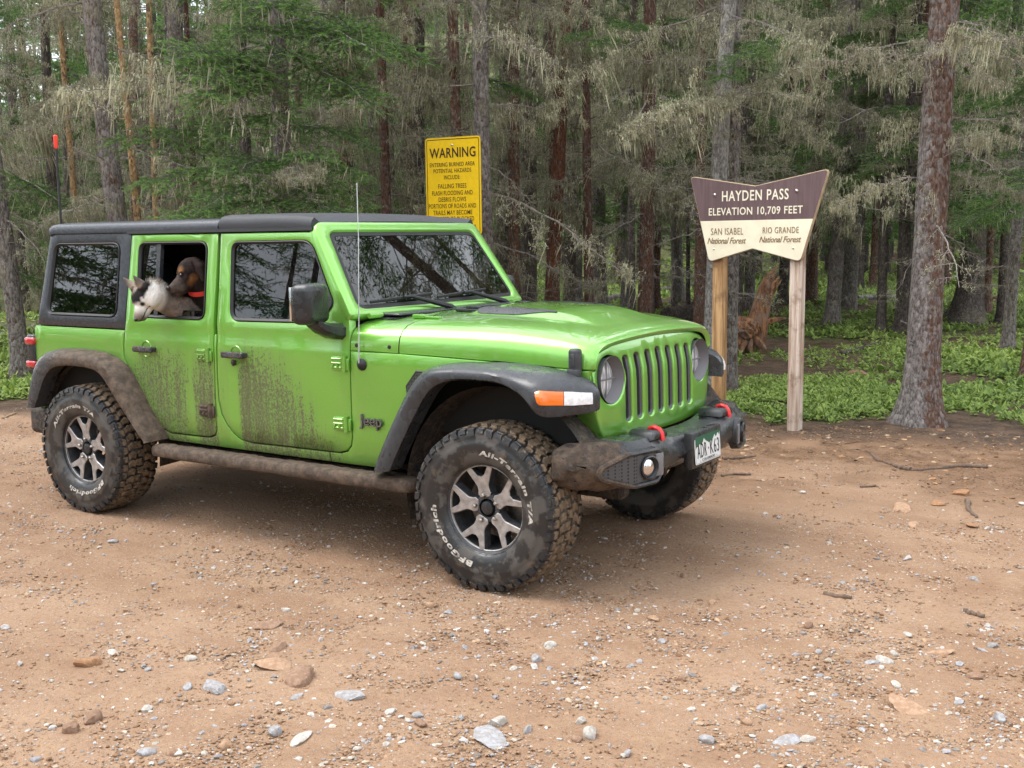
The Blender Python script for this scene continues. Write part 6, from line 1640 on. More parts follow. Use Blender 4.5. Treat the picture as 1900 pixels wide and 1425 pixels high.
stick('root', [(1690, 874), (1730, 872), (1780, 866), (1832, 868)], .012, .018, 'straight exposed root crossing the dark soil toward the wood', 'root', 'root')
stick('fallen_stick', [(1340, 852), (1370, 851), (1402, 847)], .014, .010, 'brown stick lying beside the front bumper', 'stick', 'root')
stick('fallen_stick', [(1338, 884), (1365, 880), (1394, 881)], .011, .008, 'thin dark stick in front of the far front wheel', 'stick', 'root')
stick('fallen_stick', [(1525, 1103), (1550, 1108), (1580, 1111)], .012, .011, 'short grey-brown stick alone on the gravel', 'stick', 'root')
stick('bark_piece', [(1786, 1136), (1806, 1141), (1827, 1146)], .014, .012, 'dark reddish piece of bark on the gravel', 'bark', 'root')
stick('fallen_stick', [(1793, 930), (1800, 950), (1812, 962)], .016, .010, 'crooked root end poking out of the orange dirt', 'stick', 'root')
stick('fallen_stick', [(1595, 905), (1625, 902)], .009, .007, 'short dark twig on the damp soil near the bumper', 'stick', 'root')
stick('fallen_stick', [(5, 778), (28, 768)], .014, .012, 'pale piece of wood by the plants behind the rear bumper', 'stick', 'dry_wood')
def log(u0, v0, u1, v1, r, label, mat='grey', h=0.0):
    a = base_on_ground(u0, v0); b = base_on_ground(u1, v1); mb = MB(); n = 14; P = []; rn = random.Random(int(u0))
    for i in range(n):
        t = i/(n-1); p = a.lerp(b, t); z = gz(p.x, p.y); P.append(p-a+Vector((rn.uniform(-.01, .01), rn.uniform(-.01, .01), z-p.z+r*.7+h)))
    mb.tube(P, [r*(1-.25*i/(n-1))*(1+.08*mnoise.noise(Vector((i*1.3, u0, 0)))) for i in range(n)], 14)
    for _ in range(5):
        t = rn.randrange(1, n-1); d = Vector((rn.uniform(-1, 1), rn.uniform(-1, 1), rn.uniform(.2, 1))).normalized(); mb.tube([P[t], P[t]+d*(r+rn.uniform(.05, .3))], [r*.16, r*.05], 5)
    o = mb.build('fallen_log', BARK[mat], None, 60); o.location = a; tag(o, label, 'log'); return o
log(1100, 566, 1165, 553, .10, 'fallen log on the green slope behind the straight red spruce')
log(1206, 548, 1290, 534, .11, 'fallen log crossing the green slope left of the pass sign')
log(1240, 606, 1312, 592, .20, 'thick dark fallen log ending behind the left sign post', 'dark')
log(1600, 502, 1700, 486, .17, 'long fallen log on the slope beyond the leaning spruces', 'brown')
log(1625, 488, 1720, 474, .15, 'upper of two fallen logs far up the slope', 'brown')
log(1592, 556, 1672, 553, .05, 'thin pale fallen stem lying across the green plants', 'pale')
log(1780, 560, 1850, 556, .06, 'thin fallen stem beyond the massive dark trunk', 'brown')
log(1560, 660, 1630, 640, .035, 'thin fallen branch on the bare brown soil', 'dark')
# ------------------------------------------------------------------ broken stump
def wood_mat():
    k = NT('splintered_wood'); ob = k.obj()
    f = k.noise(26, 6, .7, k.scale(ob, (1, 1, .16)), dist=.6); g = k.noise(5, 4, .6, ob)
    c = k.mix(k.step(f, .35, .66), (.075, .030, .015), (.34, .165, .072)); c = k.mix(k.math('MULTIPLY', k.step(g, .48, .62), .55), c, (.25, .17, .13))
    k.p(Base_Color=c, Roughness=.85, Normal=k.bump(f, .9, .03)); return k.done()
M['splint'] = wood_mat()
sb = base_on_ground(1392, 655); SD = (sb-CAM).dot(fw)
def SPX(u, v, dd=0.0): q = at_depth(u, v, SD+dd)-sb; return q
stump = empty('broken_stump', sb); tag(stump, 'splintered orange-brown broken stump behind the left sign post', 'stump')
mb = MB(); rn = random.Random(4)
secs = []
for (u, v, hw, hd) in ((1394, 662, 20, .16), (1398, 630, 21, .16), (1404, 604, 19, .15), (1410, 578, 16, .13), (1416, 552, 14, .11), (1423, 527, 12, .09), (1430, 511, 8, .06), (1437, 500, 4, .03), (1441, 492, 1.5, .015)):
    cpt = SPX(u, v); w_ = hw*SD/FPX; sec = []
    for j in range(26):
        a = 2*math.pi*j/26; k = 1+.22*mnoise.noise(Vector((math.cos(a)*3, math.sin(a)*3, v*.012)))+.16*abs(math.sin(a*6.5+v*.02))
        q = cpt+RT*(w_*k*math.cos(a))+Vector((fw.x, fw.y, 0)).normalized()*(hd*k*math.sin(a)); sec.append(q)
    secs.append(sec)
mb.loft(secs); mb.build('trunk_shell', M['splint'], stump, 40)
mb = MB()
for (u, v, uu_, v2, r) in ((1432, 545, 1447, 512, .045), (1424, 560, 1450, 520, .035), (1410, 560, 1424, 505, .03), (1415, 600, 1460, 590, .05)):
    mb = MB()
    a, b = SPX(u, v, -.08), SPX(uu_, v2, -.1); mb.tube([a, a.lerp(b, .5)+rv(.03), b], [r, r*.75, r*.15], 7, flat=.5)
    mb.build('splinter', M['splint'], stump, 30)
mb = MB()
bm_ = bmesh.new(); bmesh.ops.create_icosphere(bm_, subdivisions=4, radius=1.0)
cpt = SPX(1378, 612, -.14)
for q in bm_.verts:
    c = q.co.copy(); a = math.atan2(c.y, c.x); k = 1+.35*abs(mnoise.noise(c*2.2))+.18*abs(math.sin(a*7+c.z*5))+.12*mnoise.noise(c*6); q.co = cpt+Vector((c.x*k*.20, c.y*k*.17, c.z*k*.15))
mb.bm(bm_); mb.build('root_burl', M['splint'], stump, 50)
for (u, v, uu_, v2) in ((1380, 625, 1352, 656), (1385, 628, 1372, 666), (1392, 630, 1398, 662), (1400, 630, 1422, 650), (1372, 618, 1345, 636)):
    a, b = SPX(u, v, -.2), SPX(uu_, v2, -.36); mb = MB(); mb.tube([a, a.lerp(b, .5)+rv(.03), b], [.075, .055, .02], 8, flat=.7); mb.build('root', M['splint'], stump, 40)
# ------------------------------------------------------------------ signs
class Plane:
    def __init__(s, P0, az):
        s.o = Vector((P0[0], P0[1], 0)); s.d = Vector((-math.cos(R_(az)), -math.sin(R_(az)), 0)); s.n = Vector((s.d.y, -s.d.x, 0))
        if s.n.dot(CAM-s.o) < 0: s.n = -s.n
    def __call__(s, a, b, h): return s.o+s.d*a+s.n*h+Vector((0, 0, b))
    def px(s, u, v):
        r = ray(u, v); t = (s.o-CAM).dot(s.n)/r.dot(s.n); p = CAM+r*t; return ((p-s.o).dot(s.d), p.z)
def sign_text(pl, body, px0, px1, mat, parent, name='lettering', h=.004, ext=.0006, shear=0.0, offset=0.0, spacing=1.0):
    """px0, px1: two opposite corners of the line in the photograph, carried onto the sign's plane"""
    a0, z0 = pl.px(*px0); a1, z1 = pl.px(*px1)
    return put_text0(body, lambda a, b, hh: pl(a, b, hh)-parent_loc(parent), mat, name, parent, (a0+a1)/2, (z0+z1)/2, (abs(a1-a0), abs(z1-z0)), h, ext, shear, offset, spacing)
def parent_loc(p): return p.matrix_world.translation if False else Vector(p['_l'])
def put_text0(body, fn, mat, name, parent, x, y, fit, h, ext, shear, offset, spacing):
    me = text_mesh(body, 1.0, ext, shear, offset, spacing)
    co = np.zeros(len(me.vertices)*3); me.vertices.foreach_get('co', co); co = co.reshape(-1, 3)
    lo = co.min(0); hi = co.max(0); sx = fit[0]/(hi[0]-lo[0]); sy = fit[1]/(hi[1]-lo[1])
    for i, v in enumerate(me.vertices): v.co = fn((co[i, 0]-(lo[0]+hi[0])/2)*sx+x, (co[i, 1]-(lo[1]+hi[1])/2)*sy+y, h+co[i, 2])
    me.materials.append(mat); me.name = name; finish(me, 0, False)
    return tag(link_mesh(name, me, parent), kind='stuff')
def wood_post_mat(name, c0, c1):
    k = NT(name); ob = k.obj(); g = k.noise(30, 5, .65, k.scale(ob, (1, 1, .05)), dist=.4); n = k.noise(6, 4, .6, ob)
    c = k.mix(k.step(g, .35, .66), c0, c1); c = k.mix(k.math('MULTIPLY', k.step(n, .52, .70), .65), c, (.15, .075, .035))
    k.p(Base_Color=c, Roughness=.75, Normal=k.bump(g, .5, .006)); return k.done()
M['post_y'] = wood_post_mat('yellow_post_wood', (.26, .135, .050), (.54, .34, .16)); M['post_w'] = wood_post_mat('weathered_post_wood', (.34, .235, .165), (.66, .55, .47))
def rel(mb, root):
    l = Vector(root['_l']); mb.xf(lambda p: p-l); return mb
pg = base_on_ground(1462, 800); PS = Plane((pg.x, pg.y), 172.8)
loc = PS(-.34, gz(*PS(-.34, 0, 0)[:2]), 0); SG = empty('forest_pass_sign', loc); SG['_l'] = tuple(loc)
tag(SG, 'brown and cream bow-tie shaped pass sign on two wooden posts', 'sign')
BO = rounded([(-.985, 2.168), (-.345, 2.060), (.318, 2.172), (.085, 1.420), (-.362, 1.530), (-.788, 1.415)][::-1], [.05, .01, .05, .05, .01, .05], 5)
mb = MB(); mb.prism(BO, lambda a, b, h: PS(a, b, h), -.032, 0, 0, .003); bd = rel(mb, SG).build('board', simple('board_edge_wood', (.42, .31, .20), .7, nsc=20), SG, 30)
def clip_z(poly, z, above):
    out = []; n = len(poly)
    for i in range(n):
        p, q = poly[i], poly[(i+1) % n]; pi = (p[1] >= z) == above; qi = (q[1] >= z) == above
        if pi: out.append(p)
        if pi != qi: t = (z-p[1])/(q[1]-p[1]); out.append((p[0]+(q[0]-p[0])*t, z))
    return out
brown = NT('brown_sign_paint'); g_ = brown.noise(40, 4, .6, brown.scale(brown.obj(), (1, 1, .08)))
brown.p(Base_Color=brown.mix(brown.step(g_, .35, .65), (.105, .062, .064), (.135, .082, .086)), Roughness=.6); brown = brown.done()
cream = simple('cream_sign_paint', (.80, .74, .56), .55, nsc=8, namt=.06)
IN = inset(BO, .006)
for ab, m_, nm in ((True, brown, 'brown_field'), (False, cream, 'cream_field')):
    q = clip_z(IN, 1.7735, ab); co, fa = fill2d(q, (), .3); mb = MB(); mb.add([PS(a, b, .0022) for a, b in co], fa); rel(mb, SG).build(nm, m_, SG, 0)
wl = simple('routed_cream_letters', (.80, .74, .58), .6); bl = simple('routed_brown_letters', (.22, .13, .06), .6)
sign_text(PS, 'HAYDEN PASS', (1340, 374), (1464, 349.5), wl, SG, offset=.012, spacing=1.12)
sign_text(PS, 'ELEVATION 10,709 FEET', (1315.5, 402.5), (1490, 381), wl, SG, offset=.012, spacing=1.1)
sign_text(PS, 'SAN ISABEL', (1319.5, 436), (1379.5, 422.5), bl, SG, spacing=1.1); sign_text(PS, 'RIO GRANDE', (1415.5, 433), (1482.5, 420.5), bl, SG, spacing=1.1)
sign_text(PS, 'National Forest', (1313, 452.5), (1385, 440.5), bl, SG, shear=.35, offset=.008, spacing=.95); sign_text(PS, 'National Forest', (1409, 450), (1487, 438), bl, SG, shear=.35, offset=.008, spacing=.95)
for u, v in ((1326.5, 361.5), (1478.5, 354)):
    a, z = PS.px(u, v); mb = MB(); T_ = Matrix.Translation(PS(a, z, .002)) @ PS.n.to_track_quat('Z', 'Y').to_matrix().to_4x4(); mb.lathe([(0, .012), (.008, .010), (.013, .005), (.015, 0)], 14, T_); rel(mb, SG).build('bolt', M['lug'], SG, 60)
for u, v in ((1325, 462.5), (1472, 460.5)):
    a, z = PS.px(u, v); mb = MB(); T_ = Matrix.Translation(PS(a, z, .002)) @ PS.n.to_track_quat('Z', 'Y').to_matrix().to_4x4(); mb.lathe([(0, .006), (.006, .005), (.009, 0)], 12, T_); rel(mb, SG).build('bolt', M['lug'], SG, 60)
for (sc_, lab, mt_) in ((-.722, 'yellowish post with dark wear', M['post_y']), (.018, 'pale weathered post', M['post_w'])):
    mb = MB(); c_ = PS(sc_, 0, -.033-.052); z0 = gz(c_.x, c_.y)-.3; rot_ = Matrix((PS.d, -PS.n, Vector((0, 0, 1)))).transposed()
    mb.box((c_.x, c_.y, (z0+2.05)/2), (.100, .100, 2.05-z0), .008, 2, rot_); o = rel(mb, SG).build('post', mt_, SG, 30); o['label'] = lab
# yellow warning sign
WC = at_depth(840, 340, 11.2); PW = Plane((WC.x, WC.y), 185.0)
loc = PW(0, gz(WC.x, WC.y), 0); WS_ = empty('warning_sign', loc); WS_['_l'] = tuple(loc); tag(WS_, 'yellow metal burned-area warning sign on a steel post behind the windshield', 'sign')
x0, zt_ = PW.px(788.5, 257.5); x1, _z = PW.px(891, 250.8); zb_ = zt_-.965
WO = rounded([(x0, zb_), (x1, zb_), (x1, zt_), (x0, zt_)], .04, 6)
mb = MB(); mb.prism(WO, lambda a, b, h: PW(a, b, h), -.004, 0, 0, .001); rel(mb, WS_).build('panel', simple('yellow_sign_sheeting', (.92, .60, .006), .4, nsc=30, namt=.05), WS_, 0)
mb = MB(); n = 48; w1 = dens(inset(WO, .016), .03); w2 = inset(w1, .007); n = len(w1)
mb.add([PW(p[0], p[1], .0012) for p in w1]+[PW(p[0], p[1], .0012) for p in w2], [(j, (j+1) % n, n+(j+1) % n, n+j) for j in range(n)]); dk_ = simple('dark_brown_sign_ink', (.050, .018, .006), .5); rel(mb, WS_).build('border', dk_, WS_, 0)
for body, ax, bx_, cy, hh in (('WARNING', 797, 882.5, 283, 18.5), ('ENTERING BURNED AREA', 797.5, 881, 304.8, 7.6), ('POTENTIAL HAZARDS', 804.5, 874.5, 316.4, 7.6), ('INCLUDE:', 824, 854, 328.6, 7.6), ('FALLING TREES', 813.5, 865.5, 345, 8.3), ('FLASH FLOODING AND', 802, 877, 357.8, 8.3), ('DEBRIS FLOWS', 814, 865, 369.8, 8.3), ('PORTIONS OF ROADS AND', 796, 883.5, 382, 8.3), ('TRAILS MAY BECOME', 804, 876.5, 394.2, 8.3), ('DAMAGED OR BLOCKED', 801, 880, 406, 8.3)):
    m_ = (ax+bx_)/2; am, zm = PW.px(m_, cy); a0, _q = PW.px(ax, cy); a1, _q = PW.px(bx_, cy); hz = hh/FPX*11.2
    put_text0(body, lambda a, b, h: PW(a, b, h)-Vector(WS_['_l']), dk_, 'lettering', WS_, (a0+a1)/2, zm, (a1-a0, hz), .0016, .0003, 0, .018 if body == 'WARNING' else .004, 1.05)
a, z = PW.px(838.5, 269); mb = MB(); T_ = Matrix.Translation(PW(a, z, .0)) @ PW.n.to_track_quat('Z', 'Y').to_matrix().to_4x4(); mb.lathe([(0, .010), (.007, .008), (.011, .003), (.013, 0)], 14, T_); rel(mb, WS_).build('bolt', M['lug'], WS_, 60)
# small shield emblem in the lower corner
a, z = PW.px(877, 424); sh_ = [(-.036, .040), (-.018, .034), (0, .042), (.018, .034), (.036, .040), (.040, .0), (.030, -.032), (0, -.050), (-.030, -.032), (-.040, 0)]
mb = MB(); s1 = [(a+p[0], z+p[1]) for p in sh_]; s2 = inset(s1, .005); n = len(s1); mb.add([PW(p[0], p[1], .0014) for p in s1]+[PW(p[0], p[1], .0014) for p in s2], [(j, (j+1) % n, n+(j+1) % n, n+j) for j in range(n)])
mb.add([PW(a+p[0], z+p[1], .0014) for p in ((-.004, -.03), (.004, -.03), (.004, -.012), (.018, -.012), (0, .022), (-.018, -.012), (-.004, -.012))], [tuple(range(7))]); rel(mb, WS_).build('shield_emblem', dk_, WS_, 0)
mb = MB(); c_ = PW((x0+x1)/2, 0, -.03); z0 = gz(c_.x, c_.y)-.3; mb.box((c_.x, c_.y, (z0+zt_-.03)/2), (.05, .045, zt_-.03-z0), .004, 1); rel(mb, WS_).build('post', simple('galvanised_post', (.30, .31, .31), .5, .6), WS_, 30)
# ------------------------------------------------------------------ dogs and the passenger
def blob(prims, voxel=.005, sm=6):
    """one continuous surface from ellipsoids and tapered capsules"""
    mb = MB()
    for p in prims:
        if p[0] == 'e':
            _, c, rad, axes = p; b = bmesh.new(); bmesh.ops.create_icosphere(b, subdivisions=3, radius=1.0)
            for q in b.verts: q.co = Vector(c)+axes[0]*(q.co.x*rad[0])+axes[1]*(q.co.y*rad[1])+axes[2]*(q.co.z*rad[2])
            mb.bm(b)
        else:
            _, a, ra, c, rc = p; a = Vector(a); c = Vector(c); n = 8; pts = []; rad = []
            d = (c-a).normalized()
            for t in (-.96, -.7, -.3): pts.append(a+d*ra*t); rad.append(ra*math.sqrt(1-t*t))
            for i in range(n+1): pts.append(a.lerp(c, i/n)); rad.append(ra+(rc-ra)*i/n)
            for t in (.3, .7, .96): pts.append(c+d*rc*t); rad.append(rc*math.sqrt(1-t*t))
            mb.tube(pts, rad, 16)
    o = mb.build('tmp', M['gap'], None, 0)
    md = o.modifiers.new('r', 'REMESH'); md.mode = 'VOXEL'; md.voxel_size = voxel; md.use_smooth_shade = True
    m2 = o.modifiers.new('s', 'SMOOTH'); m2.iterations = sm; m2.factor = .5
    me = eval_mesh(o, 'blob'); bpy.data.objects.remove(o); return me
def colour(me, fn, mat):
    co = np.zeros(len(me.vertices)*3); me.vertices.foreach_get('co', co); co = co.reshape(-1, 3)
    c4 = np.ones((len(co), 4), np.float32)
    for i, p in enumerate(co): c4[i, :3] = fn(Vector(p))
    ca = me.color_attributes.new('Col', 'FLOAT_COLOR', 'POINT'); ca.data.foreach_set('color', c4.ravel())
    me.materials.clear(); me.materials.append(mat); me.polygons.foreach_set('use_smooth', [True]*len(me.polygons)); return me
def fur_mat(name, rough=.85, st=.5, sc=(1, 1, 1)):
    k = NT(name); at = k.t.nodes.new('ShaderNodeAttribute'); at.attribute_name = 'Col'
    n = k.noise(210, 4, .7, k.scale(k.obj(), sc)); n2 = k.noise(60, 4, .6, k.obj())
    c = k.mix(k.math('MULTIPLY', k.step(n, .35, .65), .35), at.outputs['Color'], k.mix(1.0, at.outputs['Color'], (.55, .52, .50), 'MULTIPLY'))
    k.p(Base_Color=c, Roughness=rough, Specular_IOR_Level=.12, Normal=k.bump(k.math('ADD', n, n2), st, .006)); return k.done()
def lerp3(a, b, t): t = max(0, min(1, t)); return tuple(x+(y-x)*t for x, y in zip(a, b))
def sstep(x, a, b): t = max(0, min(1, (x-a)/(b-a))); return t*t*(3-2*t)
TW = Vector((-fw.x, -fw.y, 0)).normalized(); RI = Vector((RT.x, RT.y, 0)).normalized(); ZU = Vector((0, 0, 1))
def yplane(u, v, y):
    r = ray(u, v); return CAM+r*((y-CAM.y)/r.y)
# ---- husky-like dog leaning out of the rear window
HC = yplane(270, 549, -.905)
F = (-RI*.36-ZU*.80+TW*.46).normalized(); U = (-RI*.60+ZU*.55+TW*.47); U = (U-F*U.dot(F)).normalized(); S = F.cross(U).normalized()
def H(f, u, s_): return HC+F*f+U*u+S*s_
AX = (F, U, S)
body_in = Vector((.92, -.45, 1.04))
neck1 = yplane(332, 574, -.745)
pr = [('e', H(0, .004, 0), (.084, .072, .078), AX), ('e', H(-.005, -.030, .046), (.064, .054, .048), AX), ('e', H(-.005, -.030, -.046), (.064, .054, .048), AX), ('e', H(-.03, -.045, 0), (.06, .05, .075), AX),
      ('c', H(.050, -.008, 0), .042, H(.126, -.026, 0), .0285), ('c', H(.045, -.042, 0), .034, H(.118, -.050, 0), .019), ('e', H(.055, .028, .028), (.02, .014, .018), AX), ('e', H(.055, .028, -.028), (.02, .014, .018), AX),
      ('c', H(-.035, -.025, 0), .078, neck1, .066), ('c', neck1, .068, body_in, .13), ('c', body_in, .15, (.62, -.10, 1.02), .16)]
for sg in (-1, 1):
    e0 = H(-.020, .052, sg*.046); e1 = H(-.040, .140, sg*.066); pr.append(('c', e0, .032, e0.lerp(e1, .45), .022)); pr.append(('c', e0.lerp(e1, .40), .0225, e1, .0045))
me = blob(pr, .0048, 5)
INVH = lambda p: ((p-HC).dot(F), (p-HC).dot(U), (p-HC).dot(S))
def husky(p):
    f, u, s_ = INVH(p); wht = (.82, .78, .74); dk = (.022, .019, .020); tan = (.36, .27, .20); gr = (.22, .19, .175)
    c = wht
    n = mnoise.noise(p*38)*.012+mnoise.noise(p*90)*.006
    cap = sstep(u+n-.10*max(0, -f)+.30*abs(s_)*0, .022, .036)*sstep(f+n, .095, .060)
    c = lerp3(c, dk, cap)
    if u > .062: c = lerp3(c, lerp3(tan, (.50, .42, .36), .5), sstep(u+n, .066, .085)); c = lerp3(c, dk, sstep(u, .125, .136)*.9)
    br = 0*max(0, 1-(((f-.058)/.016)**2+((abs(s_)-.026)/.014)**2+((u-.040)/.02)**2)); c = lerp3(c, wht, min(1, br*2))
    line = sstep(.009-abs(s_), 0, .006)*sstep(f, .03, .05)*sstep(.075, f, .05)*0; c = lerp3(c, dk, line)
    back = sstep(-.052-f+n*2, 0, .03); c = lerp3(c, lerp3(gr, tan, .3+mnoise.noise(p*20)*.6), back*sstep(u, -.055, -.01)*.9)
    nk = (p-neck1).length
    hd_ = (p-HC).length
    if hd_ > .085: c = lerp3(c, lerp3((.10, .085, .08), tan, .25+mnoise.noise(p*22)*.5), sstep(hd_, .085, .135))
    eye_d = min((p-H(.060, .008, .042)).length, (p-H(.060, .008, -.042)).length); c = lerp3((.03, .025, .025), c, sstep(eye_d, .010, .021))
    mouth = abs(u+.0345+.10*(f-.08)) < .0035 and f > .055 and abs(s_) > .008
    if mouth: c = (.04, .03, .03)
    return c
colour(me, husky, fur_mat('husky_fur', .85, .7)); me.name = 'husky_dog'
HD = empty('husky_dog', (HC.x, HC.y, HC.z)); tag(HD, 'white and black husky-like dog hanging its head out of the rear window', 'dog')
def hang(o, root): o.parent = root; o.location = -Vector(root.location); return o
hang(link_mesh('body', me), HD)
M['eye'] = simple('dark_dog_eye', (.02, .012, .008), .08, Coat_Weight=1.0); M['nose'] = simple('wet_black_nose', (.016, .015, .017), .28)
for sg in (-1, 1):
    mb = MB(); mb.lathe([(0, .008), (.005, .006), (.0072, .002), (.0072, -.004)], 12, Matrix.Translation(H(.060, .009, sg*.0405)) @ (F*.55+S*sg*.75+U*.25).normalized().to_track_quat('Z', 'Y').to_matrix().to_4x4()); hang(mb.build('eye', M['eye'], None, 80), HD)
b = bmesh.new(); bmesh.ops.create_icosphere(b, subdivisions=3, radius=1.0)
for q in b.verts: q.co = H(.148, -.020, 0)+F*(q.co.x*.013)+U*(q.co.y*.012)+S*(q.co.z*.016*(1+.25*q.co.y))
mb = MB(); mb.bm(b); hang(mb.build('nose', M['nose'], None, 80), HD)
# fur tufts: short strands standing off the cheeks, neck and ears
def tufts(me, root, cond, n, ln, seed, fn, mat, dirf):
    rn = random.Random(seed); s = Soup(); cols = []; vs_ = me.vertices; k = 0; V = []; Fc = []
    while k < n:
        q = vs_[rn.randrange(len(vs_))]; p = q.co; nr = q.normal
        if not cond(p): 
            k += .2; continue
        k += 1; d = (nr*.55+dirf(p)+rv(.35)).normalized(); sd_ = d.cross(nr)
        if sd_.length < 1e-4: continue
        sd_.normalize(); L = ln*rn.uniform(.6, 1.4); b = len(V); V += [p-sd_*.0016-nr*.002, p+sd_*.0016-nr*.002, p+d*L]; c = fn(p); c = tuple(x*rn.uniform(.8, 1.15) for x in c); cols += [(*c, 1)]*3; Fc.append((b, b+1, b+2))
    mesh = bpy.data.meshes.new('fur'); mesh.from_pydata([tuple(x) for x in V], [], Fc); mesh.materials.append(mat); ca = mesh.color_attributes.new('Col', 'FLOAT_COLOR', 'POINT'); ca.data.foreach_set('color', np.array(cols, np.float32).ravel()); mesh.update()
    o = link_mesh('fur', mesh); hang(o, root); o['kind'] = 'stuff'
tufts(me, HD, lambda p: INVH(p)[0] < .03 and INVH(p)[0] > -.30 and INVH(p)[1] < .05, 15000, .022, 3, husky, fur_mat('husky_fur_tufts', .9, 0), lambda p: -F*.75)
# ---- brown dog behind it, looking out, red collar
BC = yplane(356, 506, -.715)
F2 = (-RI*.78-ZU*.40+TW*.50).normalized(); U2 = (ZU*.9-RI*.25); U2 = (U2-F2*U2.dot(F2)).normalized(); S2 = F2.cross(U2).normalized(); AX2 = (F2, U2, S2)
def B(f, u, s_): return BC+(F2*f+U2*u+S2*s_)*1.08
n1 = BC-RI*-.055-ZU*.125-TW*.07; n2 = Vector((.92, -.45, 1.10))
pr = [('e', B(-.005, .012, 0), (.085, .074, .072), AX2), ('e', B(.035, -.015, 0), (.06, .055, .058), AX2), ('c', B(.055, -.020, 0), .047, B(.120, -.036, 0), .036), ('c', B(.045, -.055, 0), .034, B(.115, -.064, 0), .022),
      ('e', B(.085, -.048, .024), (.040, .028, .018), AX2), ('e', B(.085, -.048, -.024), (.040, .028, .018), AX2), ('e', B(.048, .026, .030), (.022, .016, .018), AX2), ('e', B(.048, .026, -.030), (.022, .016, .018), AX2),
      ('c', B(-.035, -.015, 0), .075, n1, .085), ('c', n1, .088, n2, .14), ('c', n2, .14, (.75, -.08, 1.0), .16)]
for sg in (-1, 1):
    a = B(-.025, .050, sg*.062); b_ = B(-.030, .010, sg*.088); c_ = B(-.012, -.060, sg*.092); pr += [('c', a, .022, b_, .022), ('c', b_, .022, c_, .014)]
    pr += [('e', B(-.028, -.012, sg*.089), (.034, .058, .010), AX2)]
me2 = blob(pr, .0046, 4)
INVB = lambda p: ((p-BC).dot(F2)/1.08, (p-BC).dot(U2)/1.08, (p-BC).dot(S2)/1.08)
def brownd(p):
    f, u, s_ = INVB(p); dk = (.008, .0055, .005); br = (.032, .020, .016); gy = (.095, .072, .060); og = (.30, .135, .045)
    n = mnoise.noise(p*45)*.5+mnoise.noise(p*110)*.35
    c = lerp3(dk, br, .45+n)
    if abs(s_) > .074 and u < .06: return lerp3(c, (.036, .024, .020), .6)
    muz = sstep(f, .055, .10); c = lerp3(c, lerp3(gy, br, .35+n), muz*.85)
    for e in ((.058, .040, .030), (.020, -.030, .060), (.040, -.05, .05)):
        d = Vector((f-e[0], u-e[1], abs(s_)-e[2])).length; c = lerp3(c, lerp3(og, br, .2+n*.6), max(0, 1-d/.030)*1.2)
    top = sstep(u, .055, .085)*sstep(f, -.06, 0); c = lerp3(c, (.060, .042, .036), top*.6)
    if f < -.07 and u < .02: c = lerp3(c, dk, .8)
    ed = min((p-B(.066, .014, .040)).length, (p-B(.066, .014, -.040)).length); c = lerp3((.015, .01, .01), c, sstep(ed, .010, .020))
    return c
colour(me2, brownd, fur_mat('brindle_coat', .75, .6)); me2.name = 'brown_dog'
BD = empty('brown_dog', BC); tag(BD, 'dark brindle-brown floppy-eared dog with red collar inside the rear window', 'dog')
hang(link_mesh('body', me2), BD)
for sg in (-1, 1):
    mb = MB(); mb.lathe([(0, .008), (.005, .006), (.0075, .002), (.0075, -.004)], 12, Matrix.Translation(B(.066, .015, sg*.040)) @ (F2*.6+S2*sg*.75+U2*.2).normalized().to_track_quat('Z', 'Y').to_matrix().to_4x4()); hang(mb.build('eye', M['eye'], None, 80), BD)
b = bmesh.new(); bmesh.ops.create_icosphere(b, subdivisions=3, radius=1.0)
for q in b.verts: q.co = B(.152, -.022, 0)+F2*(q.co.x*.014)+U2*(q.co.y*.016)+S2*(q.co.z*.021*(1+.2*q.co.y))
mb = MB(); mb.bm(b); hang(mb.build('nose', M['nose'], None, 80), BD)
ax_ = (n1-B(-.035, -.015, 0)).normalized(); cc_ = B(-.035, -.015, 0).lerp(n1, .72); a1 = ax_.orthogonal().normalized(); a2 = ax_.cross(a1); mb = MB(); n = 40
rows = []
for hgt, rr in ((-.013, .087), (-.013, .092), (.013, .093), (.013, .088)): rows.append([cc_+ax_*hgt+a1*(rr*math.cos(2*math.pi*i/n))+a2*(rr*math.sin(2*math.pi*i/n)) for i in range(n)])
mb.loft([[r[i] for r in rows] for i in range(n)]+[[r[0] for r in rows]], closed=True, caps=False); hang(mb.build('collar', simple('red_collar', (.60, .035, .025), .55), None, 40), BD)
tufts(me2, BD, lambda p: INVB(p)[0] < .09 and INVB(p)[0] > -.2, 9000, .009, 5, brownd, fur_mat('brindle_tufts', .9, 0), lambda p: -F2*1.1)
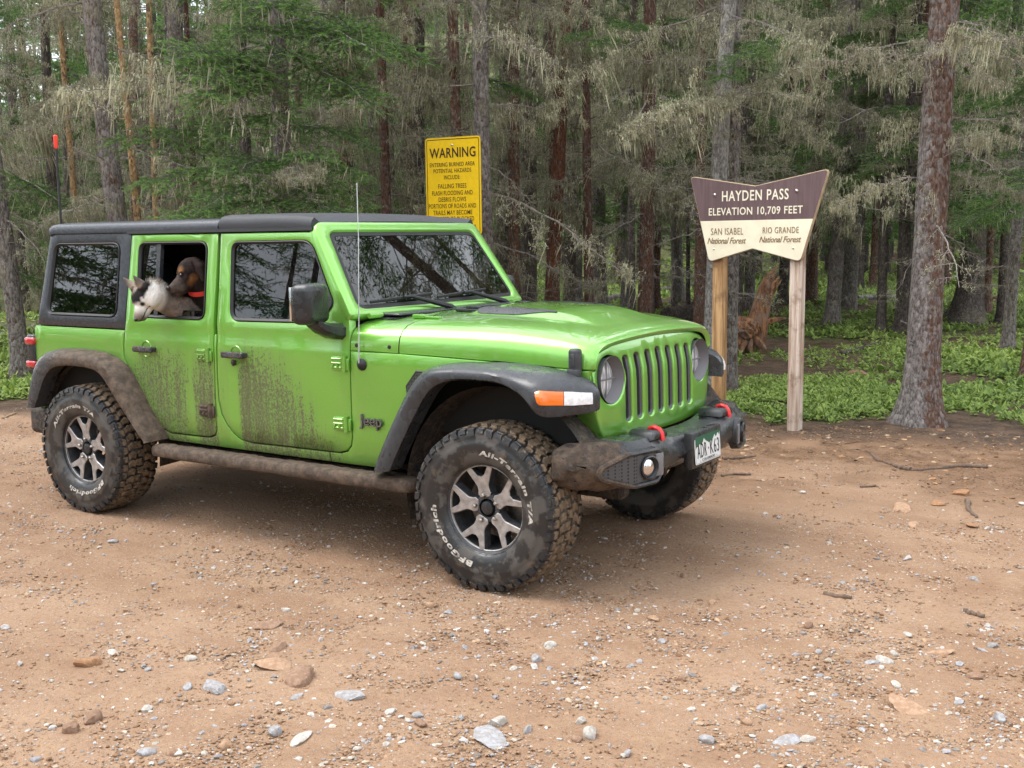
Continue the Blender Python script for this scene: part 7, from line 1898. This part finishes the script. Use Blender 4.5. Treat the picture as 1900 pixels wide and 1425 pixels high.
# ---- passenger in the front seat, dim behind the glass
HP = Vector((1.235, -.40, 1.425)); XA = (Vector((1, 0, 0)), Vector((0, 1, 0)), Vector((0, 0, 1)))
pr = [('e', HP, (.092, .075, .112), XA), ('e', HP+Vector((.055, 0, -.05)), (.045, .05, .055), XA), ('c', HP+Vector((-.02, 0, -.08)), .052, (1.19, -.39, 1.24), .058), ('c', (1.18, -.54, 1.225), .068, (1.18, -.24, 1.225), .068), ('e', (1.19, -.39, 1.10), (.115, .185, .20), XA), ('e', (1.22, -.39, .93), (.135, .18, .13), XA),
      ('c', (1.19, -.565, 1.205), .055, (1.30, -.60, 1.01), .045), ('c', (1.30, -.60, 1.01), .043, (1.50, -.53, .96), .034), ('c', (1.19, -.215, 1.205), .055, (1.30, -.19, 1.01), .045), ('c', (1.30, -.19, 1.01), .043, (1.50, -.30, .96), .034),
      ('c', (1.28, -.48, .90), .085, (1.66, -.50, .90), .065), ('c', (1.28, -.30, .90), .085, (1.66, -.28, .90), .065), ('c', (1.66, -.50, .90), .062, (1.80, -.50, .60), .045), ('c', (1.66, -.28, .90), .062, (1.80, -.28, .60), .045), ('c', (1.80, -.50, .58), .042, (1.94, -.50, .56), .035), ('c', (1.80, -.28, .58), .042, (1.94, -.28, .56), .035)]
for sy in (-.53, -.30):
    for j in range(4): pr.append(('c', (1.52, sy-.026+.017*j, .955), .0105, (1.585+.008*(j in (1, 2)), sy-.026+.017*j, .935), .0085))
    pr.append(('c', (1.51, sy+(.03 if sy < -.4 else -.03), .965), .011, (1.555, sy+(.045 if sy < -.4 else -.045), .955), .009))
pr.append(('e', HP+Vector((.098, 0, -.012)), (.018, .014, .020), XA))
mp = blob(pr, .008, 4)
def person_c(p):
    if p.z > 1.29 or (p.x > 1.47 and p.z > .90): return (.42, .25, .18)
    if p.z < .985 and p.x > 1.2 and not (p.x > 1.25 and p.z > .94 and abs(p.y+.39) > .16): return (.05, .06, .09)
    return (.03, .30, .27)
PE = empty('person', (1.25, -.39, .87)); tag(PE, 'passenger in a teal top sitting in the front seat behind the dark window', 'person')
hang(link_mesh('body', colour(mp, person_c, fur_mat('skin_and_cloth', .7, .1))), PE)
b = bmesh.new(); bmesh.ops.create_icosphere(b, subdivisions=4, radius=1.0); mb = MB()
for q in b.verts:
    k = 1+.05*mnoise.noise(q.co*6)
    front = q.co.x > .35 and q.co.z < .45
    q.co = HP+Vector((-.022+q.co.x*(.098 if not front else .055)*k, q.co.y*.087*k, .012+q.co.z*(.118 if q.co.z > 0 else .16)*k))
mb.bm(b); hang(mb.build('hair', simple('light_brown_hair', (.16, .09, .05), .6, nsc=80, namt=.4), None, 80), PE)
for sy in (-.027, .027):
    mb = MB(); mb.lathe([(0, .006), (.006, .003), (.008, 0)], 10, Matrix.Translation(HP+Vector((.083, sy, .004))) @ Matrix.Rotation(math.pi/2, 4, 'Y')); hang(mb.build('eye', M['eye'], None, 60), PE)
mb = MB(); mb.box(HP+Vector((.098, 0, -.062)), (.008, .042, .009), .003, 1); hang(mb.build('mouth', simple('lip', (.35, .12, .10), .5), None, 40), PE)
